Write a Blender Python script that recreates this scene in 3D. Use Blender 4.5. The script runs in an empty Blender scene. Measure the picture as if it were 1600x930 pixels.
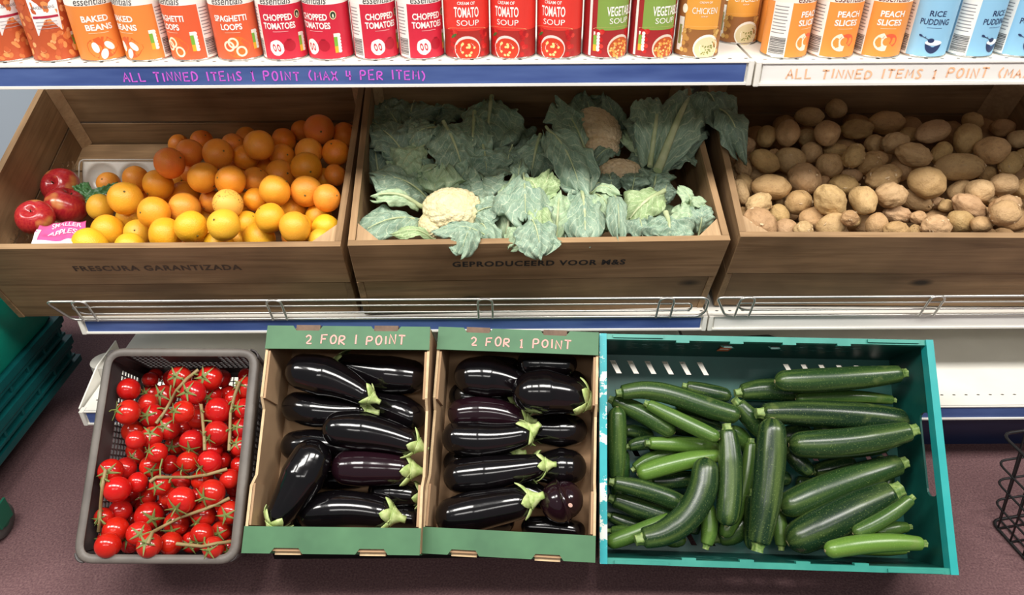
import bpy, bmesh, math, random, json
from mathutils import Vector, Matrix, noise
from mathutils.geometry import tessellate_polygon
PI = math.pi
R = math.radians
random.seed(7)
SC = bpy.context.scene
COL = SC.collection

# ---------------- camera, world, lights, exposure ----------------
cam_d = bpy.data.cameras.new('camera'); cam = bpy.data.objects.new('camera', cam_d); COL.objects.link(cam)
cam_d.sensor_width = 36; cam_d.sensor_fit = 'HORIZONTAL'; cam_d.lens = 36*1180/1600
cam_d.clip_start = .05
cam.matrix_world = Matrix.Translation((0, 0, 1.21)) @ Matrix.Rotation(R(90-33), 4, 'X') @ Matrix.Rotation(R(-0.35), 4, 'Z')
SC.camera = cam
w = bpy.data.worlds.new('world'); SC.world = w; w.use_nodes = True
w.node_tree.nodes['Background'].inputs[0].default_value = (.95, .97, 1, 1)
w.node_tree.nodes['Background'].inputs[1].default_value = .12
SC.view_settings.view_transform = 'Standard'; SC.view_settings.look = 'None'
SC.view_settings.exposure = 0.62; SC.view_settings.gamma = 1

def area(name, loc, sx, sy, power, col=(1, .97, .92), rot=(0, 0, 0)):
    l = bpy.data.lights.new(name, 'AREA'); l.shape = 'RECTANGLE'; l.size = sx; l.size_y = sy; l.energy = power; l.color = col
    o = bpy.data.objects.new(name, l); o.location = loc; o.rotation_euler = rot; COL.objects.link(o); return o
# ceiling panels of the shop (recessed strip fittings in two rows)
LIGHTS = [(-.9, .30, 2.55), (.55, .30, 2.55), (-.9, -1.3, 2.55), (.55, -1.3, 2.55), (2.2, .3, 2.55), (-2.4, .3, 2.55)]
for i, (x, y, z) in enumerate(LIGHTS):
    area('ceiling_lamp', (x, y, z), 1.15, .45, 29 if y > 0 else 9)

# ---------------- materials ----------------
def s2l(c): return tuple(((v/255)/12.92 if v/255 <= .04045 else ((v/255+.055)/1.055)**2.4) for v in c)
MATS = {}
class NT:
    def __init__(s, name):
        s.m = bpy.data.materials.new(name); s.m.use_nodes = True; s.t = s.m.node_tree; s.b = s.t.nodes['Principled BSDF']; MATS[name] = s.m
    def n(s, typ, **k):
        x = s.t.nodes.new(typ)
        for a, v in k.items():
            if hasattr(x, a): setattr(x, a, v)
        return x
    def l(s, a, b): s.t.links.new(a, b)
    def coord(s, kind='Object', scale=(1, 1, 1)):
        c = s.n('ShaderNodeTexCoord'); m = s.n('ShaderNodeMapping'); m.inputs['Scale'].default_value = scale
        s.l(c.outputs[kind], m.inputs[0]); return m.outputs[0]
    def noise(s, vec, scale, detail=3, rough=.5, dist=0):
        x = s.n('ShaderNodeTexNoise'); x.inputs['Scale'].default_value = scale; x.inputs['Detail'].default_value = detail
        x.inputs['Roughness'].default_value = rough; x.inputs['Distortion'].default_value = dist
        if vec is not None: s.l(vec, x.inputs['Vector'])
        return x.outputs['Fac']
    def ramp(s, f, stops):
        x = s.n('ShaderNodeValToRGB'); e = x.color_ramp.elements
        while len(e) < len(stops): e.new(.5)
        for k, (p, c) in enumerate(stops): e[k].position = p; e[k].color = (*c, 1) if len(c) == 3 else c
        s.l(f, x.inputs[0]); return x.outputs[0]
    def mix(s, f, a, b, mode='MIX'):
        x = s.n('ShaderNodeMix', data_type='RGBA'); x.blend_type = mode
        for sock, v in ((x.inputs[0], f), (x.inputs[6], a), (x.inputs[7], b)):
            if isinstance(v, (int, float)): sock.default_value = v
            elif isinstance(v, tuple): sock.default_value = (*v, 1)
            else: s.l(v, sock)
        return x.outputs[2]
    def bump(s, h, strength=.2, dist=.001):
        x = s.n('ShaderNodeBump'); x.inputs['Strength'].default_value = strength; x.inputs['Distance'].default_value = dist
        s.l(h, x.inputs['Height']); s.l(x.outputs[0], s.b.inputs['Normal'])
    def base(s, c):
        if isinstance(c, tuple): s.b.inputs['Base Color'].default_value = (*c, 1)
        else: s.l(c, s.b.inputs['Base Color'])
    def set(s, **k):
        for a, v in k.items(): s.b.inputs[a.replace('_', ' ')].default_value = v
        return s.m
def flat(name, c, rough=.5, metal=0, spec=.5, coat=0):
    if name in MATS: return MATS[name]
    t = NT(name); t.base(s2l(c)); return t.set(Roughness=rough, Metallic=metal, Specular_IOR_Level=spec, Coat_Weight=coat)

def wood(name, ax, c1, c2, dark=.5):
    t = NT(name)
    inf = t.n('ShaderNodeObjectInfo')
    c = t.n('ShaderNodeTexCoord'); ad = t.n('ShaderNodeVectorMath', operation='ADD'); mp = t.n('ShaderNodeMapping')
    sc = [26, 26, 26]; sc[ax] = 2.2; mp.inputs['Scale'].default_value = sc
    cb = t.n('ShaderNodeMath', operation='MULTIPLY'); cb.inputs[1].default_value = 37.0
    t.l(inf.outputs['Random'], cb.inputs[0]); t.l(c.outputs['Object'], ad.inputs[0]); t.l(cb.outputs[0], ad.inputs[1]); t.l(ad.outputs[0], mp.inputs[0])
    n1 = t.noise(mp.outputs[0], 1.6, 4, .55, .6)
    mp2 = t.n('ShaderNodeMapping'); sc2 = [150, 150, 150]; sc2[ax] = 5; mp2.inputs['Scale'].default_value = sc2; t.l(ad.outputs[0], mp2.inputs[0])
    n2 = t.noise(mp2.outputs[0], 1.3, 3, .6)
    n3 = t.noise(ad.outputs[0], 5, 3, .5)
    col = t.ramp(n1, [(.25, s2l(c2)), (.5, s2l(c1)), (.75, s2l([min(255, v*1.1) for v in c1]))])
    col = t.mix(.35, col, t.ramp(n2, [(.3, (.45, .4, .35)), (.65, (1, 1, 1))]), 'MULTIPLY')
    col = t.mix(t.ramp(n3, [(.35, (.6, .6, .6)), (.6, (0, 0, 0))]), col, s2l([v*.78 for v in c2]))
    # knots
    v = t.n('ShaderNodeTexVoronoi'); v.inputs['Scale'].default_value = 1.0
    mp3 = t.n('ShaderNodeMapping'); s3 = [9, 9, 9]; s3[ax] = 4.2; mp3.inputs['Scale'].default_value = s3; t.l(ad.outputs[0], mp3.inputs[0]); t.l(mp3.outputs[0], v.inputs['Vector'])
    col = t.mix(t.ramp(v.outputs['Distance'], [(.045, (1, 1, 1)), (.12, (0, 0, 0))]), col, s2l([v*.42 for v in c2]))
    t.base(col); t.bump(n2, .25, .0006)
    return t.set(Roughness=.62, Specular_IOR_Level=.3)
W1, W2 = (166, 134, 98), (128, 99, 69)
WX = wood('wood_x', 0, W1, W2); WY = wood('wood_y', 1, W1, W2); WZ = wood('wood_z', 2, W1, W2)
WE = wood('wood_edge', 0, (205, 172, 132), (178, 142, 104))
WEY = wood('wood_edge_y', 1, (205, 172, 132), (178, 142, 104))

def carpet():
    t = NT('carpet'); c = t.coord('Object')
    n = t.noise(c, 260, 2, .6); n2 = t.noise(c, 3, 3, .5); n3 = t.noise(c, 90, 3, .6)
    col = t.ramp(n, [(.3, s2l((96, 71, 75))), (.55, s2l((122, 93, 94))), (.8, s2l((144, 114, 112)))])
    col = t.mix(t.ramp(n2, [(.35, (.35, .35, .35)), (.65, (0, 0, 0))]), col, s2l((82, 58, 60)))
    col = t.mix(t.ramp(n3, [(.62, (0, 0, 0)), (.75, (.5, .5, .5))]), col, s2l((140, 112, 108)))
    t.base(col); t.bump(n, .5, .002); t.set(Roughness=.95, Specular_IOR_Level=.1)
carpet()
def whitepaint():
    t = NT('white_steel'); n = t.noise(t.coord('Object'), 7, 3, .5)
    t.base(t.ramp(n, [(.3, s2l((226, 222, 212))), (.7, s2l((238, 235, 226)))])); t.set(Roughness=.35)
whitepaint()
MW = MATS['white_steel']
def insert(name, a, b):
    t = NT(name); n = t.noise(t.coord('Object', (1.5, 8, 8)), 3, 3, .6)
    t.base(t.ramp(n, [(.35, s2l(a)), (.65, s2l(b))])); t.set(Roughness=.22)
insert('blue_insert', (58, 78, 134), (82, 104, 158)); insert('white_insert', (232, 228, 222), (240, 238, 232))
insert('blue_plinth', (36, 46, 78), (42, 54, 88))
CHROME = flat('chrome_wire', (214, 212, 206), .32, .85)
BLK = flat('black_wire', (26, 25, 26), .4)
DARK = flat('dark_hole', (40, 38, 36), .8)
PANEL = flat('back_panel', (150, 146, 140), .6)
WALLM = flat('wall_paint', (176, 188, 200), .8)

def orange_mat():
    t = NT('orange_peel'); inf = t.n('ShaderNodeObjectInfo'); c = t.coord('Object')
    v = t.n('ShaderNodeTexVoronoi'); v.inputs['Scale'].default_value = 16; t.l(c, v.inputs['Vector'])
    n = t.noise(c, 1.4, 3, .5)
    col = t.mix(t.ramp(n, [(.35, (0, 0, 0)), (.7, (.4, .4, .4))]), inf.outputs['Color'], t.mix(.5, inf.outputs['Color'], s2l((250, 190, 70))))
    n2 = t.noise(c, 4.5, 2, .5)
    col = t.mix(t.ramp(n2, [(.74, (0, 0, 0)), (.80, (.5, .5, .5))]), col, s2l((170, 112, 44)))
    t.base(col); t.bump(v.outputs['Distance'], .25, .0012); t.set(Roughness=.42, Specular_IOR_Level=.45, Subsurface_Weight=.06, Subsurface_Scale=.01)
orange_mat()
def orange_spot():
    t = NT('spotted_peel'); c = t.coord('Object')
    n = t.noise(c, 9, 2, .5); n0 = t.noise(c, 1.1, 2, .5)
    col = t.mix(t.ramp(n, [(.56, (0, 0, 0)), (.62, (1, 1, 1))]), s2l((238, 182, 78)), s2l((120, 84, 44)))
    col = t.mix(t.ramp(n0, [(.45, (1, 1, 1)), (.6, (0, 0, 0))]), col, s2l((238, 182, 78)))
    t.base(col); t.set(Roughness=.5)
orange_spot()
def potato_mat():
    t = NT('potato_skin'); inf = t.n('ShaderNodeObjectInfo'); c = t.coord('Object')
    ad = t.n('ShaderNodeVectorMath', operation='ADD'); mu = t.n('ShaderNodeMath', operation='MULTIPLY'); mu.inputs[1].default_value = 9
    t.l(inf.outputs['Random'], mu.inputs[0]); t.l(c, ad.inputs[0]); t.l(mu.outputs[0], ad.inputs[1]); v = ad.outputs[0]
    n = t.noise(v, 1.7, 4, .65); n2 = t.noise(v, 4.6, 4, .65); n3 = t.noise(v, 13, 3, .6)
    col = t.mix(t.ramp(n, [(.3, (0, 0, 0)), (.7, (1, 1, 1))]), t.mix(.35, inf.outputs['Color'], s2l((140, 104, 68))), inf.outputs['Color'])
    col = t.mix(t.ramp(n2, [(.54, (0, 0, 0)), (.68, (.38, .38, .38))]), col, s2l((140, 106, 70)))
    col = t.mix(t.ramp(n3, [(.62, (0, 0, 0)), (.72, (.5, .5, .5))]), col, s2l((110, 80, 52)))
    t.base(col); t.bump(n2, .6, .0035); t.set(Roughness=.62, Specular_IOR_Level=.35)
potato_mat()
flat('potato_flake', (206, 178, 140), .7)
def tomato_mat():
    t = NT('tomato_skin'); inf = t.n('ShaderNodeObjectInfo'); n = t.noise(t.coord('Object'), 1.5, 2, .5)
    t.base(t.mix(t.ramp(n, [(.4, (0, 0, 0)), (.8, (.25, .25, .25))]), inf.outputs['Color'], s2l((220, 60, 30))))
    t.set(Roughness=.16, Specular_IOR_Level=.6, Subsurface_Weight=.05, Subsurface_Scale=.006)
tomato_mat()
flat('tomato_calyx', (112, 122, 62), .6); flat('vine_stem', (146, 126, 84), .6)
def cg_mat():
    t = NT('courgette_skin'); inf = t.n('ShaderNodeObjectInfo'); uv = t.n('ShaderNodeUVMap')
    mp = t.n('ShaderNodeMapping'); mp.inputs['Scale'].default_value = (1.2, 9, 1); t.l(uv.outputs[0], mp.inputs[0])
    st = t.noise(mp.outputs[0], 1.0, 2, .5)
    sp = t.noise(t.coord('Object'), 420, 2, .5); n = t.noise(t.coord('Object'), 24, 3, .5)
    base = inf.outputs['Color']; lite = t.mix(.22, base, s2l((150, 176, 84)))
    col = t.mix(t.ramp(st, [(.45, (0, 0, 0)), (.62, (.8, .8, .8))]), base, lite)
    col = t.mix(t.ramp(sp, [(.60, (0, 0, 0)), (.72, (.4, .4, .4))]), col, t.mix(.5, base, s2l((168, 190, 110))))
    col = t.mix(t.ramp(n, [(.66, (0, 0, 0)), (.74, (.35, .35, .35))]), col, s2l((116, 128, 72)))
    t.base(col); t.bump(n, .12, .001); t.set(Roughness=.27, Specular_IOR_Level=.5)
cg_mat()
def cgs():
    t = NT('courgette_stem'); n = t.noise(t.coord('Object'), 120, 3, .5)
    t.base(t.ramp(n, [(.35, s2l((78, 110, 48))), (.65, s2l((140, 160, 92)))])); t.set(Roughness=.5)
cgs(); flat('cut_stem', (196, 190, 120), .7)
def aub():
    t = NT('aubergine_skin'); inf = t.n('ShaderNodeObjectInfo'); n = t.noise(t.coord('Object'), 20, 3, .5)
    t.base(t.mix(t.ramp(n, [(.5, (0, 0, 0)), (.8, (.2, .2, .2))]), inf.outputs['Color'], s2l((36, 18, 24))))
    t.bump(n, .05, .001); t.set(Roughness=.13, Specular_IOR_Level=.55, Coat_Weight=.2, Coat_Roughness=.08)
aub()
def calyx():
    t = NT('aubergine_calyx'); n = t.noise(t.coord('Object'), 90, 3, .5)
    t.base(t.ramp(n, [(.3, s2l((150, 176, 94))), (.7, s2l((206, 218, 152)))])); t.set(Roughness=.5)
calyx()
def leafm(name, a, b, vein):
    t = NT(name); uv = t.n('ShaderNodeUVMap')
    sp = t.n('ShaderNodeSeparateXYZ'); t.l(uv.outputs[0], sp.inputs[0])
    # side veins: |x| mirrored, slanting
    ab = t.n('ShaderNodeMath', operation='ABSOLUTE'); t.l(sp.outputs[0], ab.inputs[0])
    mu = t.n('ShaderNodeMath', operation='MULTIPLY_ADD'); t.l(ab.outputs[0], mu.inputs[0]); mu.inputs[1].default_value = -.45; t.l(sp.outputs[1], mu.inputs[2])
    nz = t.noise(uv.outputs[0], 5, 3, .5)
    m2 = t.n('ShaderNodeMath', operation='MULTIPLY_ADD'); t.l(nz, m2.inputs[0]); m2.inputs[1].default_value = .12; t.l(mu.outputs[0], m2.inputs[2])
    fr = t.n('ShaderNodeMath', operation='PINGPONG'); t.l(m2.outputs[0], fr.inputs[0]); fr.inputs[1].default_value = .075
    vr = t.ramp(fr.outputs[0], [(.0, (.75, .75, .75)), (.012, (0, 0, 0))])
    v = t.n('ShaderNodeTexVoronoi', feature='DISTANCE_TO_EDGE'); v.inputs['Scale'].default_value = 13; t.l(uv.outputs[0], v.inputs['Vector'])
    v2 = t.ramp(v.outputs[0], [(.0, (.55, .55, .55)), (.05, (0, 0, 0))])
    n = t.noise(uv.outputs[0], 3, 4, .6)
    col = t.ramp(n, [(.3, s2l(a)), (.7, s2l(b))])
    col = t.mix(v2, col, s2l(vein)); col = t.mix(vr, col, s2l(vein))
    t.base(col); t.bump(t.noise(t.coord('Object'), 60, 4, .6), .45, .003); t.set(Roughness=.55, Specular_IOR_Level=.35)
    return t.m
LEAF = [leafm('leaf_blue_green', (112, 140, 122), (152, 174, 150), (200, 210, 180)),
        leafm('leaf_pale', (138, 166, 132), (176, 196, 158), (206, 216, 180)),
        leafm('leaf_yellow_green', (128, 154, 104), (172, 192, 142), (208, 218, 176)),
        leafm('leaf_dark_shaded', (98, 122, 108), (134, 154, 134), (172, 186, 158))]  # darker leaf tone, also putting shade into the colour of rear leaves
def ribm():
    t = NT('leaf_rib'); n = t.noise(t.coord('Object'), 40, 3, .5)
    t.base(t.ramp(n, [(.3, s2l((168, 182, 132))), (.7, s2l((204, 210, 168)))])); t.set(Roughness=.45)
ribm()
def curdm(name, a, b):
    t = NT(name); v = t.n('ShaderNodeTexVoronoi'); v.inputs['Scale'].default_value = 230; t.l(t.coord('Object'), v.inputs['Vector'])
    n = t.noise(t.coord('Object'), 45, 3, .5)
    t.base(t.ramp(n, [(.3, s2l(a)), (.7, s2l(b))])); t.bump(v.outputs['Distance'], .7, .002); t.set(Roughness=.7)
    return t.m
CURD = [curdm('curd_cream', (214, 198, 150), (232, 220, 178)), curdm('curd_tan', (214, 182, 142), (232, 206, 170)),
        curdm('curd_green', (120, 146, 112), (156, 178, 136)), curdm('curd_pale_green', (142, 164, 104), (186, 202, 142))]
def plast(name, a, b, rough=.4, sc=9):
    t = NT(name); n = t.noise(t.coord('Object'), sc, 4, .65)
    t.base(t.ramp(n, [(.35, s2l(a)), (.7, s2l(b))])); t.set(Roughness=rough); return t.m
def worn(name, a, b, chip, thr):
    t = NT(name); c = t.coord('Object'); n = t.noise(c, 9, 4, .65); n2 = t.noise(c, 26, 4, .7)
    col = t.ramp(n, [(.35, s2l(a)), (.7, s2l(b))]); col = t.mix(t.ramp(n2, [(thr, (0, 0, 0)), (thr+.03, (1, 1, 1))]), col, s2l(chip))
    t.base(col); t.set(Roughness=.4); return t.m
GREENC = worn('green_crate', (10, 66, 60), (16, 82, 72), (96, 150, 136), .72)
GREENR = worn('green_crate_rim', (36, 128, 116), (60, 150, 134), (150, 190, 176), .68)
GREENB = worn('green_crate_base', (14, 76, 68), (24, 92, 82), (100, 150, 138), .74)
TEALR = worn('teal_crate_rim', (20, 150, 158), (40, 170, 176), (214, 220, 212), .50)
TEALR2 = worn('teal_rim_clean', (20, 150, 150), (44, 160, 156), (206, 214, 206), .76)
GREYC = plast('grey_crate', (90, 84, 79), (114, 107, 100), .5)
GREYD = plast('grey_crate_inside', (62, 56, 56), (78, 72, 70), .5)
CARD = plast('cardboard', (160, 126, 94), (184, 150, 114), .8, 5)
CARDD = plast('cardboard_dark', (96, 78, 66), (128, 104, 86), .85, 30)
CARDE = plast('cardboard_edge', (196, 168, 128), (214, 188, 150), .85, 40)
GCARD = plast('green_card', (54, 98, 64), (72, 120, 80), .55, 6)
TEAL = plast('teal_plastic', (0, 132, 112), (6, 150, 126), .4); TEALD = plast('dark_teal_plastic', (6, 70, 72), (10, 88, 88), .4)

D = {'orange': [[169.6774, 286.4516, 0, -0.8305, 1.4373, 0.5637, 0.0234],
[212.7742, 280, 1, -0.7541, 1.4055, 0.5866, 0.0269],
[265.1613, 254.9677, 2, -0.6604, 1.3687, 0.636, 0.0299],
[247.0968, 289.0323, 1, -0.6952, 1.3699, 0.5898, 0.0298],
[195.4839, 309.6774, 2, -0.7479, 1.3335, 0.5789, 0.0323],
[156.7742, 323.871, 1, -0.8208, 1.3654, 0.5443, 0.0267],
[296.129, 238.7097, 1, -0.6445, 1.4295, 0.6324, 0.0275],
[315.4839, 220.6452, 0, -0.6502, 1.5135, 0.6241, 0.0236],
[200.6452, 340.6452, 1, -0.7622, 1.349, 0.5283, 0.0239],
[240.6452, 332.9032, 2, -0.6728, 1.2809, 0.5728, 0.0307],
[248.3871, 314.8387, 0, -0.7186, 1.4004, 0.5394, 0.0228],
[168.3871, 360.7742, 2, -0.7816, 1.2988, 0.5262, 0.0316],
[216.129, 363.871, 1, -0.7221, 1.2959, 0.523, 0.0266],
[140, 382.4516, 2, -0.7871, 1.2374, 0.5296, 0.032],
[203.2258, 384.5161, 2, -0.7148, 1.2413, 0.5242, 0.0264],
[258.9677, 366.4516, 2, -0.6389, 1.2356, 0.5512, 0.0317],
[265.1613, 357.4194, 0, -0.6703, 1.3176, 0.5202, 0.022],
[288.3871, 326.4516, 1, -0.6349, 1.326, 0.5588, 0.0317],
[288.129, 307.0968, 0, -0.6644, 1.4011, 0.5498, 0.0314],
[298.7097, 354.8387, 2, -0.5837, 1.2258, 0.5714, 0.0297],
[301.5484, 270.9677, 0, -0.6554, 1.4459, 0.5807, 0.0255],
[318.0645, 277.9355, 2, -0.5934, 1.3492, 0.6135, 0.0305],
[280.6452, 281.2903, -1, -0.6943, 1.4622, 0.559, 0.0234],
[226.4516, 307.0968, -1, -0.7565, 1.4238, 0.5397, 0.0231],
[340.6452, 240.5161, 2, -0.5813, 1.4133, 0.6362, 0.03],
[363.871, 225.8065, 0, -0.5729, 1.478, 0.6303, 0.0231],
[383.2258, 245.6774, 1, -0.5396, 1.4425, 0.6169, 0.0261],
[404.6452, 227.0968, 2, -0.4998, 1.4218, 0.6503, 0.03],
[384.5161, 215.4839, 0, -0.5587, 1.5209, 0.6279, 0.0236],
[443.871, 219.3548, 0, -0.4764, 1.5108, 0.6259, 0.026],
[441.2903, 245.1613, 1, -0.4708, 1.4632, 0.6086, 0.0265],
[438.1935, 273.5484, 1, -0.4644, 1.4104, 0.5915, 0.0311],
[398.7097, 281.2903, 1, -0.5027, 1.3705, 0.5988, 0.0263],
[360, 282.5806, 2, -0.5356, 1.3309, 0.6151, 0.0295],
[371.6129, 265.8065, 0, -0.567, 1.4596, 0.5815, 0.0232],
[356.129, 318.7097, 3, -0.5298, 1.2808, 0.5908, 0.0282],
[330.3226, 314.8387, 0, -0.5952, 1.3624, 0.5569, 0.0239],
[381.9355, 316.129, -1, -0.5284, 1.358, 0.5568, 0.0222],
[400, 312.2581, 1, -0.4935, 1.3284, 0.5761, 0.0239],
[429.6774, 298.0645, 3, -0.4458, 1.306, 0.6054, 0.0298],
[498.5806, 202.5806, 1, -0.3979, 1.5042, 0.6513, 0.0313],
[472.2581, 205.1613, 0, -0.4459, 1.5479, 0.6316, 0.0239],
[539.3548, 210.3226, 0, -0.3514, 1.5277, 0.6313, 0.0261],
[483.0968, 237.4194, 1, -0.412, 1.4554, 0.6222, 0.0287],
[524.6452, 238.7097, 1, -0.3571, 1.4517, 0.6216, 0.028],
[478.7097, 261.9355, 2, -0.4044, 1.3916, 0.6152, 0.0305],
[523.871, 273.5484, 1, -0.3497, 1.3925, 0.5986, 0.0223],
[505.8065, 280, -1, -0.381, 1.419, 0.5781, 0.0228],
[478.7097, 299.3548, 2, -0.3938, 1.3291, 0.5926, 0.0304],
[525.1613, 309.6774, 2, -0.348, 1.2983, 0.5929, 0.0266],
[459.3548, 327.7419, 1, -0.427, 1.339, 0.5492, 0.0263],
[498.0645, 339.3548, 1, -0.3759, 1.3218, 0.5413, 0.0261],
[512.2581, 356.129, 2, -0.349, 1.2627, 0.5486, 0.0258],
[421.9355, 340.6452, 3, -0.4406, 1.2363, 0.5835, 0.0282],
[468.3871, 357.4194, 1, -0.4002, 1.2689, 0.544, 0.0276],
[456.7742, 374.1935, 3, -0.391, 1.2123, 0.5764, 0.0291],
[405.1613, 372.9032, 2, -0.4714, 1.2448, 0.5364, 0.0305],
[387.0968, 348.3871, 1, -0.5025, 1.2855, 0.5483, 0.0236],
[349.6774, 351.4839, 3, -0.5186, 1.2145, 0.5812, 0.0294],
[340.6452, 385.8065, 2, -0.5445, 1.2334, 0.5316, 0.028],
[369.0323, 374.1935, 0, -0.5303, 1.282, 0.5147, 0.0216],
[498.0645, 388.3871, 2, -0.3502, 1.2165, 0.5474, 0.0218],
[323.871, 338.0645, -1, -0.6159, 1.3738, 0.5184, 0.0227],
[410.3226, 252.9032, -1, -0.5187, 1.4778, 0.5919, 0.0234],
[323.871, 366.4516, -1, -0.5866, 1.289, 0.5221, 0.0216]],
'apple': [[-0.9329, 1.4415, 0.5547, 0.0385],
[-0.8957, 1.3765, 0.542, 0.0399],
[-0.9185, 1.3086, 0.5509, 0.0346]],
'orange_low': [[[[-0.4377, 1.3369, 0.4891]], 0.0232],
[[[-0.7328, 1.5836, 0.5894]], 0.0226],
[[[-0.6305, 1.278, 0.4876]], 0.0233]],
'potato': [[1307.0968, 169.6774, 0, 0.6993, 1.5787, 0.6636, 1, -0.0033, -0.0051, 0.0216, 0.0218],
[1264.5161, 182.5806, 0, 0.6349, 1.555, 0.6541, 1, -0.0083, -0.0034, 0.0314, 0.0205],
[1230.9677, 208.3871, 2, 0.5632, 1.4687, 0.6505, -0.1624, -0.8442, -0.5109, 0.0289, 0.0249],
[1197.4194, 213.5484, 1, 0.5273, 1.4874, 0.6366, -0.3234, -0.9276, -0.1868, 0.0304, 0.021],
[1259.3548, 213.5484, 0, 0.614, 1.4988, 0.6316, 1, -0.0033, -0.0051, 0.0199, 0.0175],
[1292.9032, 208.3871, 2, 0.6393, 1.4581, 0.6541, -0.3429, -0.938, 0.0501, 0.0315, 0.0265],
[1339.3548, 201.9355, 0, 0.7263, 1.5186, 0.6396, 0.9999, -0.0149, -0.0008, 0.0364, 0.0213],
[1166.4516, 227.7419, 0, 0.4866, 1.4781, 0.6207, 0.4956, 0.8342, 0.2418, 0.0215, 0.0181],
[1139.3548, 231.6129, 0, 0.4481, 1.4671, 0.6199, 0.9309, -0.341, 0.1305, 0.0214, 0.018],
[1194.8387, 252.2581, 2, 0.4964, 1.3837, 0.6257, 0.8585, 0.0972, -0.5035, 0.034, 0.0213],
[1233.5484, 250.9677, 1, 0.557, 1.4151, 0.6139, 0.9376, -0.1894, -0.2917, 0.0295, 0.0273],
[1268.3871, 239.3548, 1, 0.6136, 1.4512, 0.6146, 0.6375, 0.7502, -0.1754, 0.0265, 0.0222],
[1305.8065, 235.4839, 0, 0.667, 1.4636, 0.6146, 0.8935, -0.4183, 0.1632, 0.0249, 0.0162],
[1295.4839, 258.7097, 1, 0.6368, 1.4106, 0.6047, 0.6705, 0.6194, -0.4083, 0.0295, 0.0263],
[1334.1935, 243.2258, 2, 0.6758, 1.3989, 0.6303, 0.5617, 0.7581, 0.3313, 0.0291, 0.0214],
[1161.2903, 260, 1, 0.4607, 1.3979, 0.6095, 0.3498, -0.7698, -0.5338, 0.0224, 0.0174],
[1139.3548, 258.7097, 0, 0.4479, 1.4404, 0.5932, 0.4947, -0.4733, -0.7289, 0.0177, 0.0179],
[1180.6452, 271.6129, 0, 0.4915, 1.408, 0.5889, 0.9925, -0.1143, 0.0436, 0.0262, 0.0148],
[1256.7742, 279.3548, 2, 0.5703, 1.3565, 0.6006, 0.7621, -0.3526, -0.543, 0.0321, 0.029],
[1205.1613, 292.2581, 2, 0.5006, 1.3338, 0.594, 0.973, -0.231, 0.0005, 0.0374, 0.0253],
[1162.5806, 289.6774, 1, 0.4572, 1.3629, 0.5845, 0.4141, -0.2205, -0.8831, 0.0238, 0.0189],
[1147.0968, 300, 1, 0.4432, 1.3302, 0.5856, 0.3007, -0.6077, -0.7351, 0.0251, 0.0152],
[1185.8065, 318.0645, 2, 0.4667, 1.2895, 0.5807, 0.8422, 0.5391, 0.0114, 0.0311, 0.0205],
[1152.2581, 338.7097, 1, 0.443, 1.2937, 0.5509, 0.0174, -0.9767, -0.2139, 0.0225, 0.0161],
[1183.2258, 351.6129, 3, 0.4546, 1.2344, 0.5656, 0.4952, -0.7435, -0.4495, 0.0334, 0.0283],
[1216.7742, 336.129, 1, 0.5075, 1.2864, 0.5577, 0.4947, -0.4733, -0.7289, 0.0214, 0.0199],
[1247.7419, 316.7742, 2, 0.5527, 1.3168, 0.5686, 1, -0.0033, -0.0051, 0.025, 0.0243],
[1223.2258, 314.1935, 0, 0.5329, 1.3448, 0.5587, 0.8636, 0.452, -0.2235, 0.017, 0.0137],
[1228.3871, 359.3548, 2, 0.5097, 1.2424, 0.5491, 0.8946, 0.3924, -0.2138, 0.0241, 0.0211],
[1269.6774, 342.5806, 2, 0.5702, 1.2784, 0.5526, 0.7134, 0.622, -0.3228, 0.0302, 0.0239],
[1258.0645, 367.0968, 3, 0.5317, 1.2185, 0.5622, 0.8908, 0.3977, -0.2199, 0.0204, 0.0159],
[1298.0645, 314.1935, 3, 0.5905, 1.2664, 0.5961, 0.7481, -0.0113, -0.6635, 0.0353, 0.0275],
[1318.7097, 288.3871, 1, 0.6505, 1.3567, 0.5877, 1, -0.0077, -0.0031, 0.0288, 0.0205],
[1330.3226, 274.1935, 0, 0.6797, 1.3963, 0.5892, 0.9014, -0.4327, -0.017, 0.0208, 0.0147],
[1300.6452, 359.3548, 3, 0.5849, 1.2272, 0.5636, 0.8588, -0.1466, 0.491, 0.0269, 0.0239],
[1329.5484, 343.871, 1, 0.6435, 1.2788, 0.5501, 1, -0.0033, -0.0051, 0.0191, 0.0179],
[1336.7742, 367.6129, 3, 0.6054, 1.2088, 0.5902, 0.7295, 0.6002, -0.328, 0.0198, 0.0148],
[1349.6774, 312.9032, 3, 0.6614, 1.2862, 0.5878, 0.0138, -0.9801, -0.1979, 0.0326, 0.0246],
[1357.4194, 256.129, 1, 0.7131, 1.406, 0.6096, 0.6007, -0.3549, 0.7164, 0.0242, 0.0209],
[1210.3226, 243.2258, 0, 0.5386, 1.451, 0.6098, 1, -0.0033, -0.0051, 0.016, 0.0143],
[1148.3871, 276.7742, 0, 0.4512, 1.4085, 0.5818, 0.5585, -0.6308, -0.5387, 0.0192, 0.0159],
[1285.1613, 284.5161, 0, 0.617, 1.3783, 0.5835, 1, -0.0033, -0.0051, 0.0155, 0.0139],
[1458.0645, 205.8065, 2, 0.8634, 1.4772, 0.6489, 0.9464, 0.3019, 0.1149, 0.039, 0.0233],
[1385.8065, 191.6129, 0, 0.7945, 1.5371, 0.6469, 0.9999, -0.015, -0.0009, 0.0403, 0.0252],
[1510.9677, 217.4194, 2, 0.9289, 1.463, 0.6381, -0.1985, -0.5625, -0.8027, 0.0318, 0.0267],
[1470.9677, 238.0645, 1, 0.8702, 1.438, 0.6201, 0.5963, 0.7424, 0.3055, 0.0298, 0.0195],
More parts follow.
